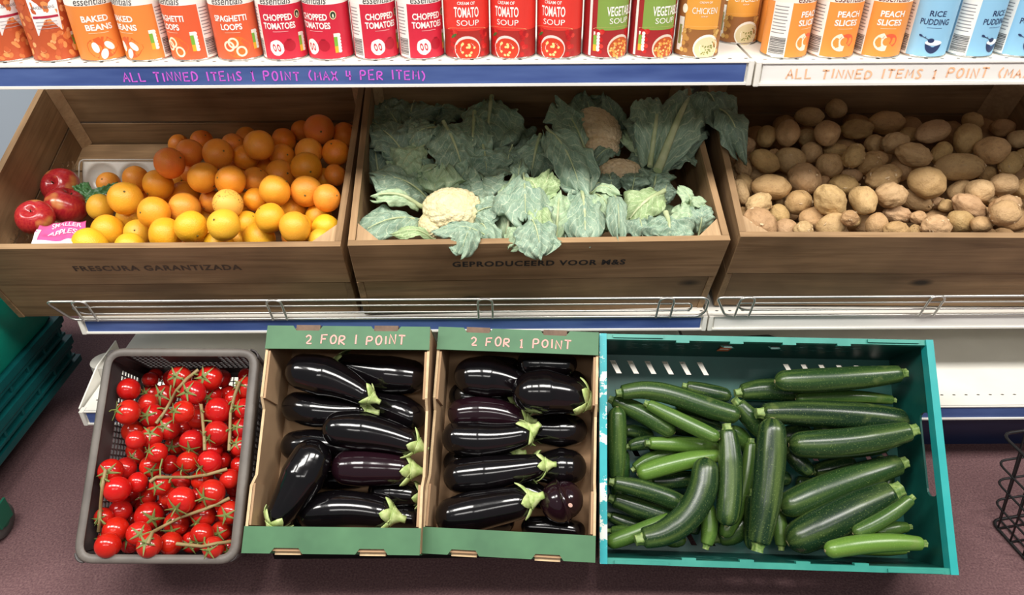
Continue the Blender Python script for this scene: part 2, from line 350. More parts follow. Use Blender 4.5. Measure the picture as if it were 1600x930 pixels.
[1398.7097, 223.871, 1, 0.7816, 1.4571, 0.6324, 0.9171, 0.3691, -0.1509, 0.0335, 0.0232],
[1428.3871, 241.9355, 2, 0.7913, 1.3935, 0.6335, 0.9641, -0.1473, -0.2211, 0.0357, 0.0234],
[1421.9355, 209.6774, 0, 0.8324, 1.5041, 0.6336, 0.9999, 0.013, -0.0113, 0.0217, 0.0153],
[1549.6774, 235.4839, 2, 0.9527, 1.4107, 0.6341, 0.5363, -0.7838, 0.3131, 0.0327, 0.0278],
[1499.3548, 261.2903, 2, 0.8822, 1.383, 0.6113, 1, 0.0002, -0.0066, 0.0478, 0.0276],
[1447.7419, 285.8065, 2, 0.7908, 1.3225, 0.6058, 0.6496, -0.7183, -0.2489, 0.0347, 0.0307],
[1424.5161, 266.4516, 0, 0.8141, 1.4256, 0.5863, 1, -0.0033, -0.0051, 0.0212, 0.0196],
[1406.4516, 266.4516, 1, 0.7789, 1.4046, 0.5957, -0.0707, -0.9851, -0.1569, 0.0261, 0.021],
[1380.6452, 276.7742, 2, 0.7253, 1.3591, 0.6019, 0.98, 0.1763, 0.0927, 0.0372, 0.0256],
[1392.2581, 305.1613, 3, 0.7144, 1.2943, 0.5938, 0.9764, -0.1976, 0.0868, 0.0287, 0.0247],
[1430.9677, 312.9032, 1, 0.7904, 1.3389, 0.5616, 0.8935, -0.3906, -0.2215, 0.0322, 0.0198],
[1530.3226, 298.7097, 2, 0.894, 1.3174, 0.5903, 1, -0.0033, -0.0051, 0.0258, 0.0241],
[1500.6452, 298.7097, 1, 0.8816, 1.3542, 0.5733, 0.8776, 0.4786, 0.0283, 0.0289, 0.0206],
[1569.0323, 288.3871, 2, 0.9499, 1.3362, 0.5951, 0.9738, 0.2046, -0.0996, 0.0301, 0.0229],
[1578.0645, 256.129, 1, 0.9968, 1.408, 0.607, 0.6292, 0.7536, 0.1903, 0.0347, 0.0217],
[1598.7097, 294.8387, 1, 0.9963, 1.345, 0.5821, 1, -0.0033, -0.0051, 0.0203, 0.0204],
[1571.6129, 324.5161, 3, 0.918, 1.2639, 0.5816, 0.8609, 0.5011, -0.0884, 0.0338, 0.0244],
[1514.8387, 323.2258, 2, 0.8656, 1.2874, 0.5721, 0.8825, -0.1161, -0.4558, 0.036, 0.0215],
[1535.4839, 340, 1, 0.9071, 1.3002, 0.5427, 0.2147, -0.9226, -0.3205, 0.025, 0.0195],
[1500.6452, 347.7419, 2, 0.832, 1.247, 0.56, 0.8284, 0.268, -0.4918, 0.0305, 0.0227],
[1463.2258, 354.1935, 3, 0.7753, 1.2236, 0.5641, 0.9456, 0.2855, -0.156, 0.0291, 0.0224],
[1538.0645, 360.6452, 3, 0.8534, 1.219, 0.5697, 0.8612, 0.4465, -0.2428, 0.025, 0.0164],
[1581.9355, 355.4839, 3, 0.8825, 1.2107, 0.5971, 0.8545, 0.5167, -0.0534, 0.029, 0.024],
[1401.2903, 359.3548, 3, 0.7021, 1.2191, 0.5601, 0.9756, 0.1913, -0.1079, 0.0253, 0.0166],
[1401.2903, 334.8387, 1, 0.7355, 1.2931, 0.5545, 0.9832, -0.1088, -0.1462, 0.0281, 0.0167],
[1436.129, 341.2903, 1, 0.7666, 1.2697, 0.5574, 0.8848, 0.2428, -0.3978, 0.0196, 0.0138],
[1429.6774, 361.9355, 2, 0.7475, 1.2378, 0.5465, -0.3546, -0.9133, -0.2004, 0.0154, 0.0117],
[1370.3226, 351.6129, 2, 0.6803, 1.2504, 0.5541, -0.0061, -0.5446, -0.8387, 0.0232, 0.0212],
[1483.871, 367.0968, 1, 0.8303, 1.2625, 0.5257, 1, -0.0033, -0.0051, 0.0131, 0.0119],
[1478.7097, 321.9355, 0, 0.8377, 1.3131, 0.5614, 0.9321, 0.3228, -0.1643, 0.0184, 0.0128],
[1540.6452, 271.6129, 0, 0.9581, 1.411, 0.5845, 0.783, 0.5677, -0.2543, 0.0245, 0.0177],
[1592.2581, 217.4194, 0, 1.0531, 1.4884, 0.6274, 1, -0.0033, -0.0051, 0.0216, 0.02],
[1465.8065, 318.0645, 0, 0.8356, 1.3379, 0.5546, 1, -0.0033, -0.0051, 0.0153, 0.0123],
[1548.3871, 311.6129, 0, 0.9374, 1.3394, 0.5621, 1, -0.0033, -0.0051, 0.0153, 0.013],
[1367.7419, 225.1613, 0, 0.7572, 1.4877, 0.6188, 1, -0.0033, -0.0051, 0.0216, 0.02],
[1366.4516, 249.6774, 1, 0.7372, 1.4347, 0.6063, 0.7906, -0.5669, 0.2315, 0.0264, 0.0195],
[1598.7097, 245.8065, 0, 1.0436, 1.4432, 0.6061, 1, -0.0033, -0.0051, 0.0177, 0.0178],
[1520, 189.0323, 0, 0.9771, 1.5402, 0.6482, 0.8309, -0.5166, -0.2067, 0.022, 0.0185],
[1566.4516, 199.3548, 0, 1.0322, 1.5209, 0.6405, 1, -0.0082, -0.0033, 0.0255, 0.0191]],
'potato_low': [[[[0.7016, 1.3139, 0.5122], [0.698, 1.3155, 0.5129], [0.6945, 1.3172, 0.5136], [0.6909, 1.3189, 0.5142], [0.6874, 1.3206, 0.5149]], 0.026],
[[[1.016, 1.357, 0.5067], [1.0124, 1.3587, 0.5074], [1.0088, 1.3603, 0.508], [1.0052, 1.362, 0.5087], [1.0016, 1.3636, 0.5093]], 0.0259],
[[[0.4686, 1.5728, 0.5929], [0.469, 1.5765, 0.5944], [0.4694, 1.5802, 0.5959], [0.4697, 1.5839, 0.5974], [0.4701, 1.5876, 0.5988]], 0.0258],
[[[0.9663, 1.3142, 0.4832], [0.97, 1.3157, 0.4837], [0.9737, 1.3171, 0.4843], [0.9774, 1.3185, 0.4849], [0.9811, 1.3199, 0.4854]], 0.0228],
[[[0.5304, 1.5778, 0.5945], [0.5332, 1.5804, 0.5955], [0.5361, 1.583, 0.5966], [0.539, 1.5856, 0.5976], [0.5418, 1.5882, 0.5986]], 0.0256],
[[[1.0219, 1.5609, 0.6118], [1.0229, 1.5645, 0.6133], [1.0239, 1.5681, 0.6147], [1.0249, 1.5717, 0.6161], [1.0259, 1.5753, 0.6176]], 0.0263],
[[[0.8702, 1.4091, 0.5212], [0.8664, 1.4101, 0.5217], [0.8625, 1.4111, 0.5221], [0.8587, 1.4122, 0.5225], [0.8549, 1.4132, 0.5229]], 0.0228],
[[[1.042, 1.4406, 0.5624], [1.0428, 1.4443, 0.5639], [1.0437, 1.4479, 0.5653], [1.0445, 1.4515, 0.5668], [1.0454, 1.4551, 0.5682]], 0.0259],
[[[0.5844, 1.4661, 0.5708], [0.5809, 1.4678, 0.5715], [0.5773, 1.4695, 0.5722], [0.5738, 1.4713, 0.5729], [0.5702, 1.473, 0.5736]], 0.0253],
[[[0.8613, 1.581, 0.6162], [0.8651, 1.5822, 0.6166], [0.8689, 1.5835, 0.6171], [0.8727, 1.5847, 0.6176], [0.8765, 1.5859, 0.6181]], 0.025],
[[[0.7601, 1.5773, 0.6184], [0.7582, 1.5806, 0.6197], [0.7563, 1.5839, 0.621], [0.7544, 1.5871, 0.6223], [0.7525, 1.5904, 0.6236]], 0.0263],
[[[0.5625, 1.428, 0.5518], [0.5589, 1.4297, 0.5525], [0.5554, 1.4315, 0.5532], [0.5518, 1.4332, 0.5538], [0.5483, 1.4349, 0.5545]], 0.0239],
[[[0.5942, 1.5767, 0.6176], [0.596, 1.58, 0.6189], [0.5979, 1.5833, 0.6202], [0.5997, 1.5866, 0.6215], [0.6016, 1.5899, 0.6228]], 0.0261],
[[[0.8228, 1.3239, 0.5183], [0.8267, 1.3248, 0.5187], [0.8306, 1.3258, 0.519], [0.8344, 1.3268, 0.5194], [0.8383, 1.3277, 0.5198]], 0.0267],
[[[0.7327, 1.6021, 0.5762], [0.7361, 1.6041, 0.577], [0.7395, 1.606, 0.5778], [0.7429, 1.608, 0.5786], [0.7463, 1.61, 0.5794]], 0.0227],
[[[1.0278, 1.4008, 0.526], [1.031, 1.4029, 0.5268], [1.0343, 1.4051, 0.5277], [1.0375, 1.4073, 0.5286], [1.0408, 1.4094, 0.5294]], 0.0267],
[[[0.8042, 1.55, 0.5581], [0.8063, 1.5532, 0.5594], [0.8084, 1.5563, 0.5607], [0.8105, 1.5595, 0.5619], [0.8126, 1.5627, 0.5632]], 0.0252],
[[[1.0383, 1.3006, 0.4847], [1.0346, 1.3021, 0.4854], [1.031, 1.3036, 0.486], [1.0273, 1.3051, 0.4866], [1.0237, 1.3066, 0.4872]], 0.0262],
[[[0.9634, 1.5923, 0.6003], [0.9667, 1.5944, 0.6012], [0.97, 1.5965, 0.602], [0.9733, 1.5986, 0.6028], [0.9766, 1.6007, 0.6037]], 0.0256],
[[[0.7202, 1.5172, 0.5887], [0.7171, 1.5195, 0.5896], [0.714, 1.5219, 0.5906], [0.7109, 1.5242, 0.5915], [0.7078, 1.5266, 0.5925]], 0.0244],
[[[0.4933, 1.5163, 0.5956], [0.4895, 1.5175, 0.5961], [0.4857, 1.5186, 0.5966], [0.4819, 1.5198, 0.597], [0.4781, 1.521, 0.5975]], 0.0269],
[[[0.6057, 1.6058, 0.578], [0.6026, 1.6082, 0.5789], [0.5995, 1.6105, 0.5799], [0.5964, 1.6128, 0.5808], [0.5933, 1.6152, 0.5817]], 0.023],
[[[0.9149, 1.2835, 0.495], [0.9174, 1.2864, 0.4962], [0.9198, 1.2893, 0.4974], [0.9223, 1.2922, 0.4985], [0.9248, 1.2952, 0.4997]], 0.0243],
[[[0.6515, 1.5858, 0.5919], [0.6515, 1.5895, 0.5934], [0.6514, 1.5932, 0.5949], [0.6514, 1.5969, 0.5963], [0.6513, 1.6007, 0.5978]], 0.0228],
[[[0.5609, 1.3827, 0.5115], [0.5625, 1.3861, 0.5129], [0.5641, 1.3895, 0.5143], [0.5657, 1.3929, 0.5156], [0.5673, 1.3963, 0.517]], 0.0232]],
'tomato_low': [[[[-0.5917, 1.0053, 0.1527]], 0.0165],
[[[-0.5335, 1.0636, 0.1845]], 0.017],
[[[-0.7049, 1.1673, 0.2724]], 0.0158],
[[[-0.575, 1.1656, 0.2714]], 0.0158],
[[[-0.6028, 1.103, 0.2514]], 0.0155],
[[[-0.5514, 1.0273, 0.1543]], 0.0181],
[[[-0.5797, 1.0284, 0.1878]], 0.0158],
[[[-0.6205, 1.1527, 0.2802]], 0.0164],
[[[-0.5586, 1.1384, 0.2876]], 0.017],
[[[-0.5074, 0.9996, 0.1274]], 0.0158],
[[[-0.6627, 1.1502, 0.2804]], 0.0174],
[[[-0.5495, 1.0427, 0.2053]], 0.0172],
[[[-0.6582, 0.9494, 0.1057]], 0.0173],
[[[-0.6649, 1.0965, 0.2301]], 0.0159],
[[[-0.5532, 0.977, 0.1089]], 0.0167],
[[[-0.6893, 0.9709, 0.12]], 0.0156],
[[[-0.7005, 1.1413, 0.2847]], 0.0156],
[[[-0.5217, 0.9754, 0.1249]], 0.0157],
[[[-0.6385, 1.1232, 0.2736]], 0.0168],
[[[-0.6557, 0.9263, 0.0841]], 0.0167],
[[[-0.6697, 0.9974, 0.1446]], 0.0162],
[[[-0.5151, 1.1446, 0.2889]], 0.0158],
[[[-0.6037, 1.0812, 0.2]], 0.0174],
[[[-0.4971, 0.9736, 0.1389]], 0.0154],
[[[-0.5177, 0.9864, 0.1522]], 0.016],
[[[-0.5768, 1.0594, 0.1821]], 0.018],
[[[-0.7101, 0.9535, 0.1042]], 0.0154],
[[[-0.5907, 0.9484, 0.1167]], 0.0154],
[[[-0.5446, 0.9516, 0.1205]], 0.0156],
[[[-0.514, 1.0334, 0.1975]], 0.0172]],
'tomato': [[196, 608.6, 2, -0.711, 1.0829, 0.3089, 0.0208, None],
[281, 590, 2, -0.6234, 1.1074, 0.3166, 0.0218, [0.0013, -0.7064, 0.7078]],
[328, 591, 2, -0.5684, 1.1092, 0.3131, 0.0237, [-0.1918, -0.7011, 0.6868]],
[302, 614, 2, -0.5856, 1.0683, 0.312, 0.0231, [-0.1918, -0.7011, 0.6868]],
[226, 616, 0, -0.704, 1.1375, 0.2511, 0.0201, [-0.3537, -0.6283, 0.6929]],
[231, 631, 1, -0.6873, 1.0865, 0.2708, 0.0194, None],
[257, 620, 1, -0.6712, 1.1192, 0.26, 0.0232, [0.0018, -0.6345, 0.7729]],
[200, 644.4, 2, -0.6934, 1.0313, 0.2986, 0.0227, [-0.722, -0.3652, 0.5876]],
[286, 644, 2, -0.5927, 1.0286, 0.3007, 0.0209, [-0.4688, -0.6039, 0.6447]],
[238, 650, 1, -0.6672, 1.0554, 0.2681, 0.0223, [-0.1, -0.7419, 0.663]],
[263, 670, 2, -0.6359, 1.0394, 0.2508, 0.0215, [-0.05, -0.5801, 0.813]],
[341, 642, 2, -0.5409, 1.052, 0.2826, 0.0247, None],
[332, 618, 0, -0.5717, 1.1068, 0.273, 0.0188, [-0.1241, -0.8926, 0.4335]],
[310, 654, 1, -0.5876, 1.0628, 0.2545, 0.0205, None],
[339, 677, 2, -0.5337, 1.011, 0.2655, 0.0227, [-0.4849, -0.868, 0.1069]],
[208, 674, 1, -0.7029, 1.04, 0.2445, 0.0208, None],
[212, 688, 2, -0.6666, 0.9842, 0.275, 0.0169, None],
[237, 683, 2, -0.6518, 1.0081, 0.2598, 0.0193, [0.2311, -0.3534, 0.9065]],
[300, 690, 2, -0.5833, 1.0107, 0.2458, 0.0219, [0.0972, -0.9922, -0.0782]],
[198, 704, 1, -0.7113, 1.0369, 0.1987, 0.0167, None],
[246, 708, 2, -0.6317, 0.977, 0.2507, 0.0183, [-0.5897, -0.4114, 0.6949]],
[274, 696, 0, -0.641, 1.052, 0.1967, 0.0195, [0, -0.8387, 0.5446]],
[333, 704, 1, -0.546, 1.0035, 0.2301, 0.0175, None],
[390, 606, 2, -0.4956, 1.0899, 0.3054, 0.0209, [-0.4846, -0.3985, 0.7787]],
[388, 639, 2, -0.4943, 1.0568, 0.2827, 0.0197, [-0.5105, -0.5229, 0.6826]],
[384, 670, 2, -0.4935, 1.0264, 0.2618, 0.0187, [-0.3533, -0.5813, 0.733]],
[380, 698, 2, -0.4914, 0.9957, 0.2469, 0.0173, [-0.2506, -0.4135, 0.8753]],
[366, 624, 0, -0.5231, 1.0877, 0.2795, 0.0175, None],
[364, 654, 0, -0.5247, 1.0661, 0.251, 0.0156, None],
[364, 684, 1, -0.5157, 1.028, 0.2383, 0.0153, None],
[286, 670, -1, -0.6329, 1.0806, 0.2126, 0.016, None],
[356, 615, -1, -0.5526, 1.1296, 0.2583, 0.0161, None],
[163, 736, 2, -0.7094, 0.9526, 0.2318, 0.0213, [0.152, -0.7702, 0.6194]],
[196, 732, 1, -0.7022, 0.9812, 0.2087, 0.0199, None],
[183, 765, 2, -0.6881, 0.9211, 0.2191, 0.0226, None],
[215, 754, 2, -0.6692, 0.9513, 0.2041, 0.0183, None],
[236, 729, 1, -0.6572, 0.985, 0.2093, 0.0199, [0.4426, -0.8504, 0.2844]],
[266, 726, 1, -0.6349, 1.0067, 0.1919, 0.0178, None],
[294, 722, 2, -0.5809, 0.9743, 0.2308, 0.0196, [-0.337, -0.9215, -0.1931]],
[328, 722, 2, -0.5383, 0.9676, 0.2372, 0.0219, [-0.5943, -0.8024, 0.0549]],
[349, 720, 0, -0.5344, 1.0063, 0.2014, 0.0154, None],
[377, 727, 1, -0.4941, 0.9837, 0.2125, 0.0169, None],
[359, 749, 2, -0.5038, 0.9519, 0.2101, 0.0183, None],
[250, 758, 2, -0.6205, 0.9355, 0.2141, 0.018, [0, -0.8387, 0.5446]],
[282, 752, 0, -0.6042, 0.9707, 0.1862, 0.0194, [-0.3443, -0.9364, 0.0677]],
[316, 750, 0, -0.5599, 0.9637, 0.1965, 0.0192, None],
[156, 772, 0, -0.7127, 0.9811, 0.142, 0.0155, [-0.5338, -0.7889, 0.3045]],
[284, 782, 2, -0.5772, 0.9123, 0.2005, 0.0243, [-0.0897, -0.9883, 0.1235]],
[331, 770, 2, -0.5238, 0.9179, 0.2131, 0.0233, [-0.3635, -0.8642, 0.3478]],
[376, 756, 0, -0.4944, 0.9662, 0.1835, 0.0151, None],
[188, 799, 1, -0.7045, 0.9291, 0.1549, 0.0201, None],
[233, 806, 2, -0.6506, 0.9212, 0.1517, 0.025, [0.6526, -0.6601, 0.372]],
[360, 801, 2, -0.4943, 0.9009, 0.1819, 0.0203, [0, -0.8387, 0.5446]],
[318, 805, 1, -0.5477, 0.912, 0.163, 0.0223, [-0.2925, -0.9551, 0.047]],
[276, 818, 1, -0.6012, 0.9131, 0.1405, 0.022, [-0.0024, -0.9855, 0.1695]],
[155, 808, 1, -0.7194, 0.9049, 0.1678, 0.0164, [-0.1306, -0.8311, 0.5406]],
[181, 828, 2, -0.6945, 0.8877, 0.1547, 0.022, None],
[217, 834, 2, -0.6498, 0.8778, 0.1561, 0.0209, [0.5057, -0.5959, 0.6239]],
[232, 776, 0, -0.6626, 0.9558, 0.163, 0.0154, [-0.716, -0.5831, 0.3839]],
[264, 776, 0, -0.6139, 0.9382, 0.182, 0.0166, None],
[294, 837, 0, -0.5907, 0.9166, 0.1035, 0.0154, None],
[316, 835, 2, -0.5377, 0.8732, 0.159, 0.0201, [-0.1083, -0.9886, -0.1045]],
[346, 830, 1, -0.5155, 0.8953, 0.1405, 0.0181, [0, -0.8387, 0.5446]],
[167, 863, 2, -0.6905, 0.8504, 0.1592, 0.0214, None],
[149, 842, 1, -0.7197, 0.8883, 0.1305, 0.0147, [-0.3043, -0.5882, 0.7493]],
[202, 864, 0, -0.6793, 0.8894, 0.1189, 0.0189, [0.0035, -0.3796, 0.9251]],
[232, 863, 2, -0.6205, 0.8511, 0.1579, 0.021, [0.003, -0.4609, 0.8874]],
[264, 848, 0, -0.6143, 0.8933, 0.1132, 0.0148, None],
[265, 864, 2, -0.5983, 0.8735, 0.1347, 0.0203, None],
[298, 868, 1, -0.5718, 0.8922, 0.1155, 0.0194, [0.111, -0.8339, 0.5407]],
[332, 866, 2, -0.5112, 0.8479, 0.1557, 0.0186, [-0.111, -0.8331, 0.5418]],
[358, 858, 1, -0.4938, 0.865, 0.1333, 0.0144, [0.1471, -0.9012, 0.4077]],
[366, 834, 0, -0.5026, 0.91, 0.1159, 0.015, None],
[160, 784, 0, -0.7154, 0.9565, 0.149, 0.0152, None],
[190, 712, 0, -0.708, 1.0506, 0.1716, 0.0171, None],
[212, 714, 1, -0.6974, 1.0126, 0.2062, 0.0154, [0.0009, -0.7454, 0.6666]],
[248, 710, 0, -0.6608, 1.0243, 0.2008, 0.0166, None],
[254, 792, -1, -0.6437, 0.9554, 0.1362, 0.0153, None],
[208, 780, -1, -0.71, 0.9908, 0.1179, 0.0157, None],
[306, 776, -1, -0.5721, 0.9481, 0.1706, 0.015, None]],
'vine': [[[-0.5842, 1.107, 0.335], [-0.5886, 1.1029, 0.333], [-0.5925, 1.0979, 0.3316], [-0.5954, 1.0911, 0.3319], [-0.5977, 1.0834, 0.3329], [-0.5998, 1.0757, 0.3324], [-0.6035, 1.0711, 0.3295], [-0.6084, 1.0686, 0.3248], [-0.615, 1.069, 0.3177], [-0.621, 1.0698, 0.3087], [-0.627, 1.0704, 0.2998], [-0.6314, 1.0683, 0.2931], [-0.6352, 1.0651, 0.2874], [-0.6373, 1.0623, 0.2844], [-0.639, 1.059, 0.2819], [-0.6404, 1.0551, 0.2799], [-0.6416, 1.051, 0.2781], [-0.6437, 1.046, 0.2763], [-0.6459, 1.0412, 0.2744], [-0.6481, 1.0366, 0.2724], [-0.6505, 1.0322, 0.2702]],
[[-0.5001, 1.0802, 0.3287], [-0.5026, 1.0759, 0.3232], [-0.5051, 1.0717, 0.3176], [-0.5076, 1.0675, 0.3121], [-0.5098, 1.0628, 0.3069], [-0.5112, 1.0578, 0.3012], [-0.5123, 1.0521, 0.2962], [-0.5131, 1.046, 0.2916], [-0.5136, 1.0393, 0.2875], [-0.5124, 1.0308, 0.282], [-0.5111, 1.0221, 0.2768], [-0.5096, 1.013, 0.272], [-0.508, 1.0038, 0.2674], [-0.5066, 0.9966, 0.2648], [-0.5059, 0.9909, 0.261], [-0.5053, 0.9853, 0.2571], [-0.5048, 0.9801, 0.2527]],
[[-0.5695, 1.0528, 0.2976], [-0.5683, 1.0487, 0.2943], [-0.5676, 1.0457, 0.29], [-0.5663, 1.0414, 0.2868], [-0.5644, 1.0361, 0.2846], [-0.5603, 1.0249, 0.2823], [-0.5568, 1.015, 0.2791], [-0.5529, 1.0044, 0.2765], [-0.5497, 0.9951, 0.2729], [-0.5475, 0.9882, 0.271], [-0.5463, 0.983, 0.2674], [-0.5453, 0.9781, 0.2636], [-0.5439, 0.9728, 0.2603]],
[[-0.7051, 0.9362, 0.2519], [-0.7052, 0.9305, 0.2477], [-0.7049, 0.9243, 0.2441], [-0.7044, 0.9179, 0.2407], [-0.7045, 0.9122, 0.2366], [-0.706, 0.9086, 0.2288], [-0.7083, 0.9059, 0.2199], [-0.7114, 0.9043, 0.2098], [-0.7143, 0.9024, 0.2], [-0.7163, 0.9009, 0.192], [-0.7165, 0.8971, 0.1866], [-0.7163, 0.8928, 0.1818], [-0.7159, 0.8883, 0.1772], [-0.7177, 0.8874, 0.1717], [-0.7202, 0.8874, 0.1652], [-0.7226, 0.8872, 0.1589], [-0.7248, 0.8867, 0.1528]],
[[-0.6293, 0.9252, 0.2331], [-0.6271, 0.927, 0.2339], [-0.6248, 0.9288, 0.2347], [-0.6224, 0.9304, 0.2358], [-0.6201, 0.9322, 0.2366], [-0.6144, 0.9346, 0.2341], [-0.6096, 0.9383, 0.2302], [-0.6051, 0.9426, 0.2256], [-0.6008, 0.9473, 0.2206], [-0.5961, 0.9516, 0.2161], [-0.5906, 0.9545, 0.2129], [-0.5836, 0.9551, 0.2123], [-0.5755, 0.9539, 0.2134], [-0.566, 0.9519, 0.217], [-0.5561, 0.9492, 0.2214], [-0.5464, 0.9468, 0.2254], [-0.5375, 0.9455, 0.2283], [-0.5285, 0.9464, 0.2308], [-0.5202, 0.9486, 0.232], [-0.5125, 0.9519, 0.2321], [-0.505, 0.9555, 0.2318]],
[[-0.6127, 0.8384, 0.1777], [-0.6122, 0.843, 0.1794], [-0.6122, 0.8483, 0.1802], [-0.6139, 0.8559, 0.1782], [-0.6161, 0.8644, 0.1753], [-0.615, 0.8732, 0.1697], [-0.6135, 0.8816, 0.1646], [-0.6112, 0.8888, 0.1609], [-0.6068, 0.8933, 0.1605], [-0.6007, 0.896, 0.1622], [-0.5936, 0.8973, 0.1656], [-0.5854, 0.8968, 0.1711], [-0.5774, 0.8966, 0.1762], [-0.566, 0.8963, 0.1813], [-0.5546, 0.8959, 0.1865], [-0.5427, 0.8945, 0.193], [-0.5317, 0.8945, 0.1976], [-0.5207, 0.8963, 0.2024], [-0.5116, 0.9011, 0.2036], [-0.5028, 0.9069, 0.2039], [-0.495, 0.9146, 0.2022]],
[[-0.5777, 0.858, 0.1531], [-0.566, 0.8563, 0.1535], [-0.5526, 0.8519, 0.1572], [-0.5389, 0.8468, 0.1617], [-0.5255, 0.8422, 0.1657], [-0.517, 0.8395, 0.171], [-0.5094, 0.8383, 0.1744], [-0.5037, 0.8403, 0.174], [-0.4989, 0.8438, 0.1716], [-0.494, 0.848, 0.1676], [-0.4894, 0.8527, 0.163], [-0.4847, 0.8572, 0.1586], [-0.4796, 0.8613, 0.1548]]],
'courgette_low': [[[[0.3227, 1.1207, 0.2269], [0.3435, 1.1179, 0.2251], [0.3642, 1.115, 0.2234], [0.3849, 1.1121, 0.2217], [0.4057, 1.1093, 0.2199]], 0.0168],
[[[0.4346, 1.0335, 0.1297], [0.4555, 1.0315, 0.1288], [0.4764, 1.0294, 0.1278], [0.4973, 1.0274, 0.1268], [0.5181, 1.0253, 0.1259]], 0.0166],
[[[0.6252, 1.0595, 0.1655], [0.6461, 1.0609, 0.1678], [0.6669, 1.0624, 0.17], [0.6877, 1.0638, 0.1723], [0.7086, 1.0653, 0.1746]], 0.0188],
[[[0.5914, 1.1268, 0.243], [0.6118, 1.1227, 0.2401], [0.6322, 1.1186, 0.2372], [0.6526, 1.1146, 0.2343], [0.673, 1.1105, 0.2314]], 0.0162],
[[[0.3173, 1.0901, 0.2206], [0.3369, 1.0842, 0.216], [0.3565, 1.0783, 0.2113], [0.3761, 1.0724, 0.2067], [0.3957, 1.0665, 0.2021]], 0.0179],
[[[0.3104, 1.1022, 0.1891], [0.3314, 1.1015, 0.1894], [0.3524, 1.1008, 0.1897], [0.3734, 1.1001, 0.19], [0.3944, 1.0994, 0.1903]], 0.0173],
[[[0.5822, 1.0335, 0.1778], [0.5866, 1.0484, 0.1919], [0.5911, 1.0633, 0.206], [0.5955, 1.0782, 0.2201], [0.6, 1.0931, 0.2342]], 0.0174],
[[[0.5469, 1.0202, 0.1214], [0.5672, 1.0159, 0.1183], [0.5875, 1.0117, 0.1152], [0.6079, 1.0074, 0.1121], [0.6282, 1.0031, 0.109]], 0.0159],
[[[0.203, 1.0019, 0.0915], [0.2048, 1.0172, 0.1058], [0.2065, 1.0325, 0.1201], [0.2083, 1.0478, 0.1344], [0.2101, 1.063, 0.1487]], 0.0177],
[[[0.3402, 0.9582, 0.0542], [0.345, 0.973, 0.0683], [0.3499, 0.9879, 0.0823], [0.3547, 1.0027, 0.0964], [0.3595, 1.0176, 0.1104]], 0.0158]],
'courgette': [[[[0.208, 1.0934, 0.2857], [0.2428, 1.0966, 0.2883], [0.2768, 1.094, 0.2854], [0.3102, 1.0877, 0.279], [0.343, 1.0794, 0.2708], [0.3753, 1.0712, 0.2626], [0.4073, 1.0649, 0.2561]], 0.0193, 0.25, 3, 'long glossy mid-green courgette lying along the top left of the courgette crate'],
[[[0.1965, 1.1074, 0.2521], [0.2133, 1.1005, 0.2485], [0.2297, 1.0932, 0.2446], [0.2458, 1.0855, 0.2403], [0.2614, 1.0774, 0.2357], [0.2766, 1.0691, 0.2307], [0.2914, 1.0603, 0.2254]], 0.018, 0.35, 2, 'mid-green courgette slanting just under the long one at the top left of the crate'],
[[[0.2564, 1.0779, 0.2683], [0.275, 1.0683, 0.2635], [0.2934, 1.0589, 0.2588], [0.3118, 1.0495, 0.2542], [0.3301, 1.0403, 0.2497], [0.3482, 1.0312, 0.2454], [0.3663, 1.0222, 0.2411]], 0.0143, 0.6, 3, 'slim pale-streaked green courgette slanting between its darker neighbours at upper left'],
[[[0.1955, 1.0068, 0.1542], [0.1958, 1.0177, 0.1695], [0.196, 1.0287, 0.1848], [0.1962, 1.0396, 0.2001], [0.1965, 1.0506, 0.2154], [0.1967, 1.0617, 0.2307], [0.197, 1.0728, 0.246]], 0.0178, 0.35, 2, 'upright courgette standing against the left wall of the crate, stem down'],
[[[0.2609, 1.048, 0.1986], [0.2809, 1.0493, 0.1966], [0.301, 1.0502, 0.1944], [0.321, 1.0509, 0.1918], [0.341, 1.0513, 0.189], [0.361, 1.0513, 0.1859], [0.381, 1.0511, 0.1825]], 0.0152, 0.75, 1, 'pale green courgette with a knobbly stem at left, beneath the slanting slim one'],
[[[0.3839, 1.0231, 0.19], [0.3606, 1.021, 0.1879], [0.3374, 1.0183, 0.1853], [0.3143, 1.015, 0.1822], [0.2914, 1.0112, 0.1785], [0.2687, 1.0069, 0.1744], [0.2461, 1.002, 0.1697]], 0.0171, 0.8, 2, 'bright pale green courgette with its stem towards the middle of the crate'],
[[[0.2352, 1.0369, 0.1446], [0.246, 1.0417, 0.1495], [0.2571, 1.0457, 0.1537], [0.2685, 1.0489, 0.1572], [0.2803, 1.0513, 0.1601], [0.2924, 1.053, 0.1622], [0.3049, 1.054, 0.1636]], 0.0132, 0.55, 0, 'green courgette mostly hidden behind the two pale ones'],
[[[0.1877, 0.979, 0.1669], [0.2097, 0.9773, 0.162], [0.2314, 0.975, 0.1565], [0.2528, 0.972, 0.1503], [0.2739, 0.9684, 0.1435], [0.2946, 0.9641, 0.136], [0.315, 0.9591, 0.1279]], 0.0174, 0.15, 2, 'dark ridged courgette with a thick stem at the left wall, below the upright one'],
[[[0.1914, 0.9811, 0.119], [0.21, 0.9766, 0.1142], [0.2286, 0.9721, 0.1095], [0.2473, 0.9677, 0.1049], [0.2659, 0.9634, 0.1003], [0.2846, 0.9592, 0.0958], [0.3033, 0.955, 0.0914]], 0.0193, 0.1, 1, 'dark shiny courgette under the dark ridged one at left'],
[[[0.284, 0.9375, 0.1172], [0.2673, 0.9324, 0.1119], [0.2505, 0.9274, 0.1068], [0.2336, 0.9228, 0.102], [0.2166, 0.9184, 0.0974], [0.1995, 0.9142, 0.093], [0.1823, 0.9103, 0.0888]], 0.0146, 0.7, 3, 'light green courgette with a cut yellow stem in the lower left corner'],
